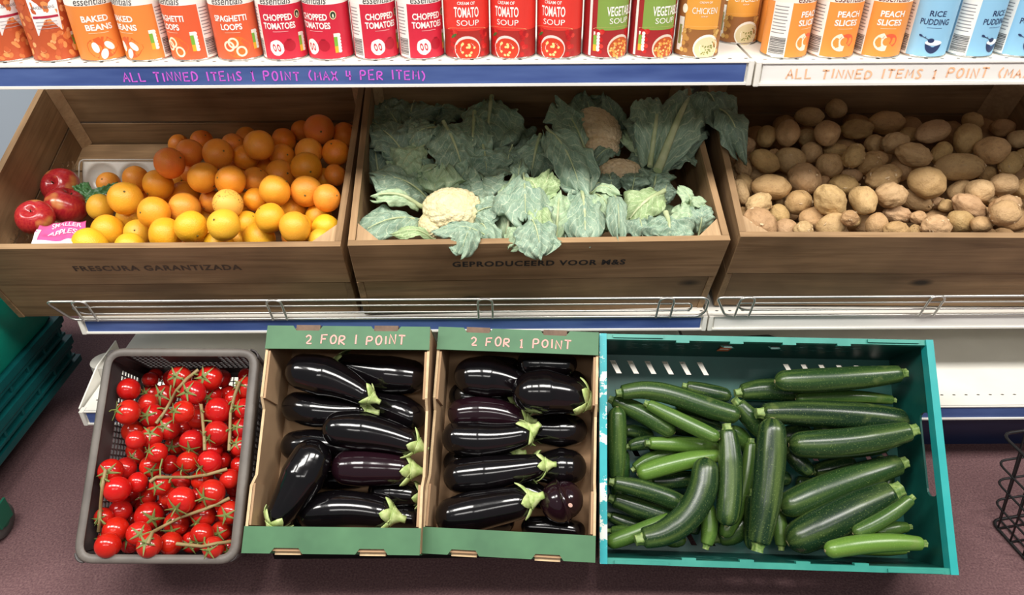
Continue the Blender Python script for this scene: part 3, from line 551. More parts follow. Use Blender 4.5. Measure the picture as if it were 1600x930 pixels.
[[[0.2332, 0.8898, 0.1224], [0.2621, 0.8953, 0.1257], [0.2888, 0.9057, 0.1334], [0.3122, 0.9203, 0.1449], [0.3311, 0.9383, 0.1593], [0.3442, 0.959, 0.176], [0.3504, 0.9815, 0.1941]], 0.0255, 0.12, 3, 'large dark curved courgette sweeping up from the bottom edge'],
[[[0.397, 1.0333, 0.2393], [0.3977, 1.0142, 0.2231], [0.3972, 0.9953, 0.207], [0.3956, 0.9767, 0.1911], [0.3929, 0.9582, 0.1754], [0.3891, 0.9399, 0.1597], [0.3843, 0.9219, 0.1443]], 0.0218, 0.15, 3, 'dark upright courgette right of the large curved one'],
[[[0.4527, 1.0499, 0.1915], [0.4474, 1.0294, 0.1729], [0.4403, 1.0096, 0.1548], [0.4314, 0.9903, 0.1371], [0.4206, 0.9716, 0.1199], [0.4081, 0.9535, 0.1032], [0.3938, 0.9359, 0.087]], 0.0161, 0.6, 1, 'lighter green courgette half hidden between two dark upright ones'],
[[[0.351, 0.9064, 0.0859], [0.3544, 0.9137, 0.0925], [0.3568, 0.921, 0.0991], [0.3583, 0.9284, 0.1058], [0.3587, 0.9359, 0.1124], [0.3581, 0.9433, 0.119], [0.3564, 0.9509, 0.1256]], 0.0151, 0.65, 2, 'short green courgette pointing its stem at the bottom rim'],
[[[0.4337, 0.8816, 0.1224], [0.4417, 0.903, 0.1443], [0.4489, 0.9247, 0.1665], [0.4554, 0.9467, 0.189], [0.4611, 0.9691, 0.2117], [0.466, 0.9917, 0.2346], [0.4701, 1.0147, 0.2578]], 0.0265, 0.05, 4, 'largest dark upright courgette in the middle of the crate'],
[[[0.4913, 0.9141, 0.071], [0.4923, 0.9213, 0.0769], [0.4928, 0.9285, 0.0828], [0.4928, 0.9357, 0.0886], [0.4924, 0.9429, 0.0944], [0.4915, 0.9501, 0.1003], [0.4901, 0.9573, 0.106]], 0.0142, 0.5, 1, 'courgette end with a pale stem poking out beside the largest upright one'],
[[[0.3444, 1.1478, 0.2528], [0.3558, 1.1453, 0.2509], [0.3672, 1.1428, 0.2491], [0.3785, 1.1405, 0.2474], [0.39, 1.1382, 0.2458], [0.4014, 1.136, 0.2443], [0.4129, 1.134, 0.2429]], 0.0157, 0.1, 0, 'dark courgette behind the long one at the top left'],
[[[0.4479, 1.13, 0.253], [0.4631, 1.1312, 0.2547], [0.4782, 1.1318, 0.256], [0.4932, 1.1318, 0.2566], [0.5082, 1.1312, 0.2567], [0.5231, 1.13, 0.2562], [0.5379, 1.1282, 0.2552]], 0.0222, 0.15, 1, 'dark green courgette end below the slotted top wall in the middle'],
[[[0.7223, 1.1053, 0.3162], [0.6873, 1.1037, 0.3131], [0.6524, 1.1025, 0.3105], [0.6174, 1.1017, 0.3082], [0.5825, 1.1013, 0.3062], [0.5475, 1.1013, 0.3046], [0.5125, 1.1017, 0.3034]], 0.022, 0.2, 3, 'long dark courgette lying along the top right of the crate'],
[[[0.4315, 1.0962, 0.251], [0.4398, 1.0905, 0.2428], [0.4484, 1.085, 0.2349], [0.4574, 1.0798, 0.2271], [0.4666, 1.0748, 0.2196], [0.4762, 1.0699, 0.2122], [0.4861, 1.0653, 0.2051]], 0.0196, 0.2, 1, 'mid-dark courgette between the top middle and the upright ones'],
[[[0.7243, 1.103, 0.2544], [0.6956, 1.1047, 0.2576], [0.6668, 1.1055, 0.26], [0.6378, 1.1054, 0.2616], [0.6088, 1.1045, 0.2625], [0.5796, 1.1028, 0.2625], [0.5504, 1.1003, 0.2618]], 0.0126, 0.45, 1, 'thin green courgette showing between the two top right ones'],
[[[0.4708, 1.0615, 0.2605], [0.5117, 1.0623, 0.2596], [0.5526, 1.0624, 0.2578], [0.5934, 1.0617, 0.2555], [0.6341, 1.0605, 0.2525], [0.6747, 1.0587, 0.2491], [0.7152, 1.0564, 0.2452]], 0.0253, 0.02, 3, 'very dark matt courgette with a green stem at left, second row at right'],
[[[0.7148, 1.0124, 0.2575], [0.6849, 1.0109, 0.2493], [0.6549, 1.0104, 0.242], [0.6247, 1.0108, 0.2355], [0.5944, 1.0122, 0.23], [0.5638, 1.0146, 0.2253], [0.533, 1.0179, 0.2215]], 0.0258, 0.15, 3, 'dark shiny courgette third from the top on the right'],
[[[0.7156, 1.0077, 0.1784], [0.6804, 0.9999, 0.1726], [0.6456, 0.9915, 0.1663], [0.6111, 0.9826, 0.1596], [0.5769, 0.9731, 0.1524], [0.5432, 0.9632, 0.1447], [0.5099, 0.9527, 0.1366]], 0.0267, 0.2, 3, 'dark courgette with a pale glossy stripe slanting down to the left'],
[[[0.6766, 0.9438, 0.1711], [0.6508, 0.9375, 0.1603], [0.6249, 0.9312, 0.1495], [0.5991, 0.9248, 0.1386], [0.5733, 0.9184, 0.1278], [0.5474, 0.912, 0.1169], [0.5215, 0.9056, 0.1059]], 0.0335, 0.05, 3, 'thickest dark courgette, slanting in the lower right'],
[[[0.6914, 0.9098, 0.1937], [0.678, 0.9041, 0.1843], [0.6642, 0.8989, 0.1754], [0.65, 0.8942, 0.167], [0.6354, 0.8902, 0.1591], [0.6204, 0.8866, 0.1517], [0.6051, 0.8836, 0.1447]], 0.0131, 0.45, 4, 'small green courgette lying on the thickest one'],
[[[0.7127, 0.918, 0.1126], [0.7043, 0.9178, 0.112], [0.696, 0.9174, 0.1112], [0.6876, 0.9166, 0.1102], [0.6793, 0.9157, 0.109], [0.671, 0.9145, 0.1075], [0.6627, 0.9131, 0.1058]], 0.012, 0.6, 2, 'short green courgette tip under the small one at lower right'],
[[[0.7046, 0.8637, 0.1352], [0.6786, 0.8636, 0.1377], [0.6526, 0.8626, 0.1394], [0.6266, 0.8608, 0.1403], [0.6006, 0.8581, 0.1405], [0.5746, 0.8546, 0.1398], [0.5487, 0.8502, 0.1384]], 0.0161, 0.85, 4, 'bright light green courgette along the bottom right corner'],
[[[0.7141, 0.902, 0.069], [0.6993, 0.9021, 0.0685], [0.6846, 0.9024, 0.0681], [0.67, 0.903, 0.068], [0.6553, 0.9038, 0.0681], [0.6407, 0.9048, 0.0683], [0.6262, 0.906, 0.0688]], 0.0099, 0.7, 1, 'thin pale courgette beneath the bright one at bottom right'],
[[[0.523, 1.034, 0.1834], [0.5272, 1.0303, 0.1802], [0.5316, 1.0267, 0.177], [0.536, 1.0231, 0.1739], [0.5405, 1.0197, 0.1709], [0.5452, 1.0163, 0.1679], [0.5499, 1.013, 0.1651]], 0.0159, 0.05, 1, 'dark rounded courgette tip right of the largest upright one'],
[[[0.5763, 1.0238, 0.1476], [0.5865, 1.025, 0.1492], [0.5966, 1.0262, 0.1507], [0.6067, 1.0272, 0.1522], [0.6169, 1.0282, 0.1536], [0.627, 1.0292, 0.1549], [0.6372, 1.03, 0.1561]], 0.0172, 0.1, 0, 'dark courgette in the shadow under the third right-hand one'],
[[[0.268, 1.0173, 0.1278], [0.2794, 1.0172, 0.1282], [0.2908, 1.0173, 0.1288], [0.3021, 1.0175, 0.1295], [0.3135, 1.0179, 0.1304], [0.3248, 1.0185, 0.1314], [0.3361, 1.0192, 0.1326]], 0.0164, 0.1, 0, 'dark ridged courgette behind the pale ones at left'],
[[[0.1865, 0.9758, 0.0784], [0.1965, 0.973, 0.0751], [0.2066, 0.9705, 0.0721], [0.2169, 0.9683, 0.0694], [0.2274, 0.9664, 0.067], [0.238, 0.9648, 0.0648], [0.2488, 0.9635, 0.063]], 0.0136, 0.1, 0, 'dark courgette low at the left wall above the light corner one'],
[[[0.1856, 0.9506, 0.0674], [0.1928, 0.9494, 0.068], [0.1999, 0.9481, 0.0686], [0.207, 0.9467, 0.069], [0.2141, 0.9452, 0.0694], [0.2212, 0.9436, 0.0696], [0.2282, 0.9419, 0.0698]], 0.0123, 0.5, 0, 'green courgette stem end low in the left corner'],
[[[0.3909, 0.9471, 0.053], [0.3986, 0.9476, 0.0555], [0.406, 0.9487, 0.0584], [0.413, 0.9502, 0.0617], [0.4196, 0.9522, 0.0655], [0.4258, 0.9548, 0.0698], [0.4317, 0.9579, 0.0746]], 0.0215, 0.45, 0, 'green courgette lying deep below the upright ones'],
[[[0.2877, 0.9381, 0.0549], [0.2915, 0.9382, 0.0552], [0.2954, 0.9383, 0.0554], [0.2992, 0.9384, 0.0557], [0.303, 0.9385, 0.0559], [0.3069, 0.9385, 0.0562], [0.3107, 0.9386, 0.0564]], 0.0133, 0.4, 0, 'courgette end at the bottom rim under the large curved one'],
[[[0.2255, 1.0627, 0.1775], [0.2325, 1.0641, 0.1788], [0.2396, 1.0653, 0.18], [0.2467, 1.0663, 0.181], [0.2538, 1.0671, 0.1818], [0.261, 1.0677, 0.1824], [0.2682, 1.0681, 0.1828]], 0.0132, 0.2, 0, 'dark courgette tucked behind the pale knobbly one'],
[[[0.2191, 1.0854, 0.1955], [0.2265, 1.0876, 0.1936], [0.2338, 1.0894, 0.1913], [0.2409, 1.0907, 0.1885], [0.248, 1.0917, 0.1854], [0.2549, 1.0922, 0.1819], [0.2617, 1.0923, 0.178]], 0.0145, 0.15, 0, 'dark courgette behind the upright one at the left'],
[[[0.4235, 1.0827, 0.1964], [0.4297, 1.0819, 0.1931], [0.4353, 1.0807, 0.1894], [0.4403, 1.0791, 0.1853], [0.4446, 1.0771, 0.1807], [0.4483, 1.0747, 0.1758], [0.4514, 1.0718, 0.1704]], 0.0166, 0.5, 0, 'green courgette behind the tip of the dark upright one'],
[[[0.517, 1.0731, 0.1909], [0.524, 1.0735, 0.1915], [0.531, 1.0739, 0.1923], [0.5379, 1.0744, 0.193], [0.5449, 1.0748, 0.1938], [0.5519, 1.0754, 0.1946], [0.5588, 1.0759, 0.1954]], 0.0191, 0.15, 0, 'dark courgette between the second and third right-hand ones'],
[[[0.4416, 0.9616, 0.1461], [0.4424, 0.9545, 0.1346], [0.443, 0.9473, 0.123], [0.4432, 0.9402, 0.1115], [0.443, 0.9331, 0.0999], [0.4426, 0.926, 0.0883], [0.4418, 0.9189, 0.0767]], 0.0189, 0.05, 1, 'very dark courgette pressed left of the largest upright one'],
[[[0.7077, 1.0393, 0.1537], [0.7092, 1.0307, 0.148], [0.709, 1.0222, 0.1423], [0.7069, 1.0139, 0.1367], [0.7032, 1.0058, 0.1312], [0.6977, 0.9978, 0.1258], [0.6905, 0.99, 0.1205]], 0.016, 0.1, 0, 'dark courgette under the right-hand stems']],
'aubergine': [[[[-0.3841, 1.0949, 0.3382], [-0.3649, 1.0919, 0.336], [-0.3461, 1.0879, 0.333], [-0.3276, 1.083, 0.3293], [-0.3097, 1.0771, 0.3247], [-0.2921, 1.0703, 0.3194], [-0.275, 1.0625, 0.3133]], [0.0353, 0.0352, 0.0352, 0.0323, 0.029, 0.0258, 0.0225], [-0.2374, 1.0528, 0.2983], 0, 'black aubergine with an open pale calyx, top left of the left box', 'aub1'],
[[[-0.1941, 1.1173, 0.3071], [-0.2143, 1.1192, 0.3084], [-0.2345, 1.1214, 0.3099], [-0.2547, 1.1239, 0.3117], [-0.2749, 1.1267, 0.3138], [-0.295, 1.1298, 0.3161], [-0.3152, 1.1332, 0.3186]], [0.0338, 0.0338, 0.0339, 0.0325, 0.0311, 0.0296, 0.0281], [-0.3283, 1.1347, 0.3208], 0, 'black aubergine in the top right corner of the left box, stem hidden', 'aub1'],
[[[-0.4038, 1.0762, 0.2691], [-0.3842, 1.0719, 0.268], [-0.3647, 1.0684, 0.2675], [-0.3453, 1.0656, 0.2675], [-0.326, 1.0635, 0.2682], [-0.3067, 1.062, 0.2694], [-0.2874, 1.0613, 0.2711]], [0.03, 0.03, 0.0299, 0.0285, 0.027, 0.0255, 0.024], [-0.2696, 1.0598, 0.2689], 0, 'black aubergine second from the top on the left of the left box', 'aub1'],
[[[-0.1918, 1.0694, 0.2498], [-0.2052, 1.0759, 0.2524], [-0.2188, 1.082, 0.2546], [-0.2326, 1.0876, 0.2565], [-0.2467, 1.0927, 0.258], [-0.2611, 1.0974, 0.2591], [-0.2758, 1.1016, 0.2599]], [0.0301, 0.0302, 0.0303, 0.0294, 0.0285, 0.0275, 0.0265], [-0.2915, 1.1045, 0.2644], 0, 'black aubergine on the right of the left box under the topmost one', 'aub1'],
[[[-0.3109, 1.0117, 0.2728], [-0.2905, 1.0108, 0.2721], [-0.2703, 1.009, 0.2707], [-0.2503, 1.0065, 0.2686], [-0.2304, 1.0031, 0.2659], [-0.2107, 0.999, 0.2625], [-0.1912, 0.994, 0.2585]], [0.0333, 0.0333, 0.0333, 0.0314, 0.0294, 0.0274, 0.0254], [-0.1592, 0.9853, 0.2451], 0, 'black aubergine with a pale green calyx at the right side of the left box', 'aub1'],
[[[-0.4057, 1.0338, 0.2113], [-0.3885, 1.0339, 0.2116], [-0.3712, 1.0336, 0.2115], [-0.354, 1.0329, 0.2112], [-0.3367, 1.0319, 0.2105], [-0.3195, 1.0305, 0.2096], [-0.3022, 1.0287, 0.2084]], [0.0288, 0.0288, 0.0288, 0.0281, 0.0274, 0.0266, 0.0259], [-0.2766, 1.0286, 0.2082], 0, 'aubergine half hidden at the left wall of the left box', 'aub1'],
[[[-0.2963, 0.9734, 0.2151], [-0.2814, 0.9734, 0.2153], [-0.2665, 0.9732, 0.2153], [-0.2516, 0.9728, 0.2151], [-0.2367, 0.9722, 0.2148], [-0.2218, 0.9715, 0.2144], [-0.207, 0.9706, 0.2138]], [0.0322, 0.0322, 0.0322, 0.0316, 0.0311, 0.0305, 0.0299], [-0.1738, 0.9686, 0.2107], 1, 'purple-tinged aubergine with a pale calyx in the middle of the left box', 'aub1'],
[[[-0.3583, 0.9688, 0.2409], [-0.3645, 0.9557, 0.2312], [-0.3713, 0.9429, 0.2219], [-0.3784, 0.9304, 0.2128], [-0.386, 0.9182, 0.2039], [-0.3941, 0.9063, 0.1952], [-0.4025, 0.8947, 0.1868]], [0.0372, 0.037, 0.0369, 0.0345, 0.0319, 0.0293, 0.0267], [-0.4242, 0.8753, 0.157], 0, 'black aubergine standing on end at lower left of the left box', 'aub1'],
[[[-0.3518, 0.9177, 0.1599], [-0.333, 0.9194, 0.1631], [-0.3141, 0.9199, 0.1654], [-0.2951, 0.9194, 0.1668], [-0.276, 0.9179, 0.1674], [-0.257, 0.9153, 0.1671], [-0.2379, 0.9116, 0.166]], [0.0329, 0.0329, 0.0328, 0.0322, 0.0314, 0.0307, 0.0299], [-0.1942, 0.9035, 0.1535], 0, 'black aubergine along the bottom of the left box with a pale calyx', 'aub1'],
[[[-0.2403, 0.9665, 0.1587], [-0.2318, 0.966, 0.1583], [-0.2233, 0.9654, 0.158], [-0.2149, 0.9647, 0.1575], [-0.2065, 0.9639, 0.157], [-0.198, 0.9631, 0.1564], [-0.1896, 0.9621, 0.1557]], [0.0271, 0.0271, 0.0271, 0.0267, 0.0263, 0.0258, 0.0254], [-0.1745, 0.9621, 0.1556], 0, 'black aubergine in the dark lower right of the left box', 'aub1'],
[[[-0.1851, 0.93, 0.1299], [-0.1918, 0.931, 0.1304], [-0.1984, 0.9317, 0.1308], [-0.2051, 0.9323, 0.131], [-0.2118, 0.9327, 0.1311], [-0.2186, 0.9328, 0.1309], [-0.2253, 0.9328, 0.1307]], [0.0201, 0.0201, 0.0201, 0.0201, 0.0201, 0.0201, 0.0201], [-0.2353, 0.9328, 0.1307], 0, 'aubergine end in the lower right corner of the left box', 'aub1'],
[[[-0.0751, 1.1213, 0.304], [-0.0599, 1.1222, 0.3027], [-0.0448, 1.1223, 0.3006], [-0.0299, 1.1216, 0.298], [-0.0152, 1.1201, 0.2946], [-0.0007, 1.1178, 0.2906], [0.0137, 1.1147, 0.2859]], [0.0375, 0.0375, 0.0375, 0.0351, 0.0324, 0.0297, 0.027], [0.0294, 1.1123, 0.2823], 0, 'black aubergine top left of the right box', 'aub2'],
[[[-0.0963, 1.128, 0.2493], [-0.0829, 1.1266, 0.2479], [-0.0695, 1.1253, 0.2464], [-0.0562, 1.124, 0.2451], [-0.0428, 1.1227, 0.2437], [-0.0294, 1.1216, 0.2425], [-0.016, 1.1204, 0.2412]], [0.0288, 0.0288, 0.0288, 0.0277, 0.0264, 0.0252, 0.024], [-0.0053, 1.1198, 0.2403], 0, 'aubergine beneath the top left one of the right box', 'aub2'],
[[[0.037, 1.068, 0.3095], [0.049, 1.0699, 0.3078], [0.061, 1.0715, 0.3057], [0.073, 1.0727, 0.3032], [0.0849, 1.0735, 0.3005], [0.0968, 1.0739, 0.2974], [0.1087, 1.0739, 0.294]], [0.0396, 0.0397, 0.0398, 0.0388, 0.0377, 0.0365, 0.0354], [0.1468, 1.0599, 0.2724], 0, 'thick black aubergine top right of the right box with window-like highlights', 'aub2'],
[[[0.1163, 1.1337, 0.2699], [0.1049, 1.1346, 0.2692], [0.0934, 1.1356, 0.2685], [0.0819, 1.1365, 0.2678], [0.0704, 1.1375, 0.2671], [0.0589, 1.1384, 0.2664], [0.0473, 1.1394, 0.2657]], [0.031, 0.0311, 0.0311, 0.0301, 0.0291, 0.028, 0.027], [0.0366, 1.1394, 0.2657], 0, 'black aubergine in the upper right corner of the right box', 'aub2'],
[[[-0.0957, 1.075, 0.2528], [-0.0786, 1.0767, 0.2538], [-0.0616, 1.0773, 0.2538], [-0.0447, 1.0768, 0.253], [-0.0279, 1.0752, 0.2513], [-0.0112, 1.0725, 0.2487], [0.0053, 1.0687, 0.2452]], [0.0279, 0.0279, 0.0279, 0.0271, 0.0262, 0.0253, 0.0244], [0.0649, 1.0651, 0.2397], 1, 'dull purple aubergine in the middle left of the right box', 'aub2'],
[[[-0.1004, 1.0267, 0.2359], [-0.0812, 1.0246, 0.2352], [-0.062, 1.0233, 0.2351], [-0.043, 1.0229, 0.2358], [-0.024, 1.0233, 0.2371], [-0.0051, 1.0246, 0.2391], [0.0138, 1.0268, 0.2418]], [0.0318, 0.0318, 0.0318, 0.0303, 0.0287, 0.0271, 0.0255], [0.0444, 1.0446, 0.2692], 0, 'black aubergine under the dull purple one of the right box with a star calyx', 'aub2'],
[[[0.1121, 1.067, 0.2152], [0.1007, 1.0673, 0.2147], [0.0894, 1.0677, 0.2144], [0.0781, 1.0684, 0.2143], [0.0668, 1.0693, 0.2143], [0.0555, 1.0704, 0.2145], [0.0442, 1.0717, 0.2149]], [0.0305, 0.0305, 0.0305, 0.03, 0.0294, 0.0288, 0.0282], [0.0337, 1.0717, 0.2149], 0, 'black aubergine on the right wall of the right box with bright highlights', 'aub2'],
[[[-0.0962, 0.9812, 0.1843], [-0.0733, 0.9816, 0.1867], [-0.0506, 0.9822, 0.1893], [-0.0279, 0.9831, 0.1921], [-0.0053, 0.9842, 0.1951], [0.0173, 0.9856, 0.1982], [0.0398, 0.9872, 0.2016]], [0.0327, 0.0327, 0.0327, 0.0306, 0.0282, 0.0259, 0.0236], [0.0749, 0.9877, 0.2023], 0, 'long black aubergine across the middle of the right box', 'aub2'],
[[[0.104, 1.0113, 0.1736], [0.0963, 1.012, 0.173], [0.0887, 1.0127, 0.1724], [0.081, 1.0133, 0.1717], [0.0733, 1.014, 0.1711], [0.0656, 1.0147, 0.1705], [0.0579, 1.0154, 0.1698]], [0.0346, 0.0346, 0.0346, 0.0336, 0.0324, 0.0313, 0.0301], [0.0476, 1.0154, 0.1699], 0, 'black aubergine end right of the long one of the right box', 'aub2'],
[[[-0.106, 0.9136, 0.1554], [-0.0877, 0.9159, 0.1583], [-0.0694, 0.9181, 0.1612], [-0.051, 0.9202, 0.164], [-0.0327, 0.9223, 0.1668], [-0.0143, 0.9243, 0.1695], [0.0041, 0.9262, 0.1722]], [0.0339, 0.0339, 0.0339, 0.0334, 0.0329, 0.0323, 0.0318], [0.0483, 0.9353, 0.1863], 0, 'black aubergine along the bottom left of the right box with a pale calyx', 'aub2'],
[[[0.0859, 0.9396, 0.1622], [0.0869, 0.9398, 0.1624], [0.0879, 0.94, 0.1626], [0.0889, 0.9402, 0.1628], [0.0899, 0.9404, 0.1631], [0.0909, 0.9406, 0.1633], [0.0919, 0.9409, 0.1635]], [0.0399, 0.0399, 0.0399, 0.0392, 0.0383, 0.0375, 0.0366], [0.0515, 0.9593, 0.192], 1, 'purple-black aubergine seen end on, with a pale scar on its tip', 'aub2'],
[[[0.112, 0.9246, 0.1001], [0.0988, 0.9267, 0.101], [0.0855, 0.9285, 0.1017], [0.0722, 0.93, 0.1022], [0.0587, 0.9313, 0.1024], [0.0453, 0.9323, 0.1023], [0.0317, 0.933, 0.1021]], [0.0203, 0.0203, 0.0203, 0.0201, 0.0198, 0.0195, 0.0192], [0.0267, 0.933, 0.1021], 0, 'aubergine low at the bottom right rim of the right box', 'aub2'],
[[[-0.1069, 1.0285, 0.1709], [-0.0915, 1.0304, 0.1734], [-0.0759, 1.032, 0.1756], [-0.0603, 1.0333, 0.1776], [-0.0446, 1.0341, 0.1792], [-0.0289, 1.0347, 0.1806], [-0.0131, 1.0349, 0.1817]], [0.0257, 0.0257, 0.0257, 0.0251, 0.0245, 0.0239, 0.0233], [0.0234, 1.039, 0.1881], 0, 'aubergine between two longer ones at the left of the right box', 'aub2']],
'aubergine_low': [[[[[-0.3579, 0.9939, 0.1671], [-0.3409, 0.9938, 0.1672], [-0.3239, 0.9937, 0.1673], [-0.3069, 0.9935, 0.1673], [-0.2899, 0.9934, 0.1674]], 0.0219], [[[-0.3422, 0.9274, 0.1135], [-0.3255, 0.9299, 0.1158], [-0.3088, 0.9325, 0.118], [-0.2922, 0.935, 0.1202], [-0.2755, 0.9375, 0.1224]], 0.022], [[[-0.3889, 0.9263, 0.1151], [-0.3908, 0.9395, 0.1257], [-0.3927, 0.9526, 0.1364], [-0.3947, 0.9658, 0.147], [-0.3966, 0.9789, 0.1576]], 0.0242]],
[[[[-0.0859, 0.9525, 0.1011], [-0.0689, 0.9509, 0.1009], [-0.052, 0.9494, 0.1007], [-0.0351, 0.9479, 0.1004], [-0.0181, 0.9464, 0.1002]], 0.024], [[[-0.0137, 0.9981, 0.1437], [0.0022, 0.9929, 0.1405], [0.0181, 0.9878, 0.1372], [0.0339, 0.9826, 0.134], [0.0498, 0.9774, 0.1308]], 0.0251], [[[-0.0724, 1.1758, 0.281], [-0.0554, 1.1753, 0.2817], [-0.0384, 1.1749, 0.2824], [-0.0214, 1.1745, 0.283], [-0.0044, 1.1741, 0.2837]], 0.0231], [[[0.0336, 1.1412, 0.3193], [0.0505, 1.14, 0.3194], [0.0675, 1.1388, 0.3194], [0.0844, 1.1376, 0.3194], [0.1014, 1.1364, 0.3195]], 0.0258]]],
'M': {'green': {'R': [[0.9989, 0.0325, -0.0327], [-0.0461, 0.7306, -0.6812], [0.0017, 0.682, 0.7314]], 'T': [0.456, 0.9747, 0.2538], 'w': 0.6, 'l': 0.3955, 'd': 0.15}, 'aub1': {'R': [[0.9998, 0.0175, -0.0087], [-0.0191, 0.7769, -0.6293], [-0.0042, 0.6293, 0.7771]], 'T': [-0.2994, 0.9707, 0.2965], 'w': 0.3, 'l': 0.3916, 'd': 0.14}, 'aub2': {'R': [[0.9973, 0.0561, -0.0466], [-0.0729, 0.7751, -0.6276], [0.0009, 0.6293, 0.7771]], 'T': [0.0001, 0.982, 0.2749], 'w': 0.3, 'l': 0.3983, 'd': 0.14}, 'tom': {'R': [[0.9999, 0.0105, -0.0033], [-0.0101, 0.7546, -0.6561], [-0.0044, 0.6561, 0.7547]], 'T': [-0.6045, 0.9691, 0.2606], 'w': 0.29, 'l': 0.3804, 'd': 0.14}, 'wood2': {'R': [[0.9991, -0.0324, 0.0269], [0.0401, 0.9279, -0.3706], [-0.013, 0.3714, 0.9284]], 'T': [0.052, 1.174, 0.5625], 'w': 0.68, 'l': 0.45, 'd': 0.218}, 'wood1': {'R': [[0.9999, -0.0097, 0.0091], [0.0124, 0.9284, -0.3713], [-0.0049, 0.3714, 0.9285]], 'T': [-0.644, 1.17, 0.5595], 'w': 0.68, 'l': 0.45, 'd': 0.218}, 'wood3': {'R': [[0.9999, 0.013, 0.0001], [-0.012, 0.9284, -0.3714], [-0.0049, 0.3714, 0.9285]], 'T': [0.747, 1.18, 0.5655], 'w': 0.68, 'l': 0.45, 'd': 0.218}},
'cauliflower': [{'lab': 'cauliflower with a full cream head, front left of the middle crate', 'base': [-0.1721, 0.1594, -0.13], 'curd': [{'p': [-0.1572, 0.1142, -0.028], 'a': 0.058, 'b': 0.0471, 'v': [0.9809, -0.1786, -0.0771], 'c': 0}, {'p': [-0.1955, 0.089, -0.045], 'a': 0.0289, 'b': 0.0271, 'v': [0.4847, -0.7259, -0.4879], 'c': 0}], 'leaf': [{'b': [-0.2113, 0.1825, -0.08], 't': [-0.3069, 0.1886, -0.02], 'w': 0.0804, 'c': 0, 'cup': 0.25, 'rib': 1, 'mid': 0.02}, {'b': [-0.2221, 0.1306, -0.045], 't': [-0.3077, 0.129, -0.015], 'w': 0.0349, 'c': 1, 'cup': 0.5, 'rib': 2.2, 'mid': 0.02}, {'b': [-0.2226, 0.1097, -0.06], 't': [-0.3254, 0.0528, -0.03], 'w': 0.0699, 'c': 0, 'cup': 0.35, 'rib': 1, 'mid': 0.02}, {'b': [-0.1934, 0.0367, -0.03], 't': [-0.263, 0.0343, -0.012], 'w': 0.0246, 'c': 2, 'cup': 0.2, 'rib': 1, 'mid': 0.02}, {'b': [-0.1897, 0.1954, -0.1], 't': [-0.1855, 0.2049, -0.02], 'w': 0.0895, 'c': 1, 'cup': 0.3, 'rib': 0.6, 'mid': 0.02}, {'b': [-0.1432, 0.1947, -0.1], 't': [-0.1295, 0.2094, -0.02], 'w': 0.1012, 'c': 0, 'cup': 0.3, 'rib': 0.6, 'mid': 0.02}, {'b': [-0.1237, 0.1891, -0.1], 't': [-0.0629, 0.1802, -0.015], 'w': 0.0739, 'c': 0, 'cup': 0.5, 'rib': 1, 'mid': 0.02}, {'b': [-0.1785, 0.2217, -0.1], 't': [-0.2128, 0.2232, -0.03], 'w': 0.0668, 'c': 0, 'cup': 0.4, 'rib': 1, 'mid': 0.02}, {'b': [-0.1235, 0.0892, -0.055], 't': [-0.0692, 0.092, -0.005], 'w': 0.062, 'c': 0, 'cup': 0.4, 'rib': 1, 'mid': 0.02}, {'b': [-0.109, 0.0752, -0.05], 't': [-0.0886, 0.0183, -0.01], 'w': 0.0434, 'c': 0, 'cup': 0.3, 'rib': 1, 'mid': 0.02}, {'b': [-0.0918, 0.0311, -0.02], 't': [-0.1846, 0.0318, 0], 'w': 0.0384, 'c': 0, 'cup': 0.4, 'rib': 0.7, 'mid': 0.02}, {'b': [-0.116, 0.0452, -0.02], 't': [-0.1419, -0.016, -0.01], 'w': 0.0456, 'c': 0, 'cup': 0.3, 'rib': 0.7, 'mid': 0.03}]},
{'lab': 'closed leafy cauliflower hanging over the rim in the middle of its crate', 'base': [0.0008, 0.1735, -0.12], 'curd': [{'p': [-0.0021, 0.1598, -0.07], 'a': 0.0626, 'b': 0.0569, 'v': [0.999, -0.0374, 0.0234], 'c': 3}], 'leaf': [{'b': [-0.0233, 0.1649, 0], 't': [-0.0262, 0.039, 0.012], 'w': 0.095, 'c': 0, 'cup': 0.5, 'rib': 0.8, 'mid': 0.02}, {'b': [-0.0153, 0.048, 0.012], 't': [-0.002, -0.0308, 0], 'w': 0.0657, 'c': 0, 'cup': 0.35, 'rib': 0.8, 'mid': 0.02}, {'b': [-0.0599, 0.0334, -0.04], 't': [-0.0373, 0.1749, -0.01], 'w': 0.0531, 'c': 1, 'cup': 0.6, 'rib': 1.3, 'mid': 0.02}, {'b': [-0.0338, 0.1643, -0.02], 't': [-0.0252, 0.206, 0], 'w': 0.0295, 'c': 0, 'cup': 0.4, 'rib': 1, 'mid': 0.02}, {'b': [0.0055, 0.0957, 0], 't': [-0.0206, 0.15, 0.005], 'w': 0.0427, 'c': 2, 'cup': 0.3, 'rib': 1, 'mid': 0.02}, {'b': [0.0094, 0.1063, -0.01], 't': [0.0261, 0.1632, 0.005], 'w': 0.045, 'c': 2, 'cup': 0.3, 'rib': 1, 'mid': 0.02}, {'b': [0.0296, 0.0284, -0.03], 't': [0.0405, 0.1152, 0], 'w': 0.0577, 'c': 1, 'cup': 0.7, 'rib': 1.5, 'mid': 0.02}, {'b': [-0.0257, 0.0355, -0.005], 't': [-0.0547, -0.0001, -0.01], 'w': 0.0382, 'c': 1, 'cup': 0.3, 'rib': 0.8, 'mid': 0.02}, {'b': [-0.006, 0.0882, 0], 't': [0.0039, 0.0257, 0], 'w': 0.0376, 'c': 2, 'cup': 0.3, 'rib': 0.8, 'mid': 0.02}]},
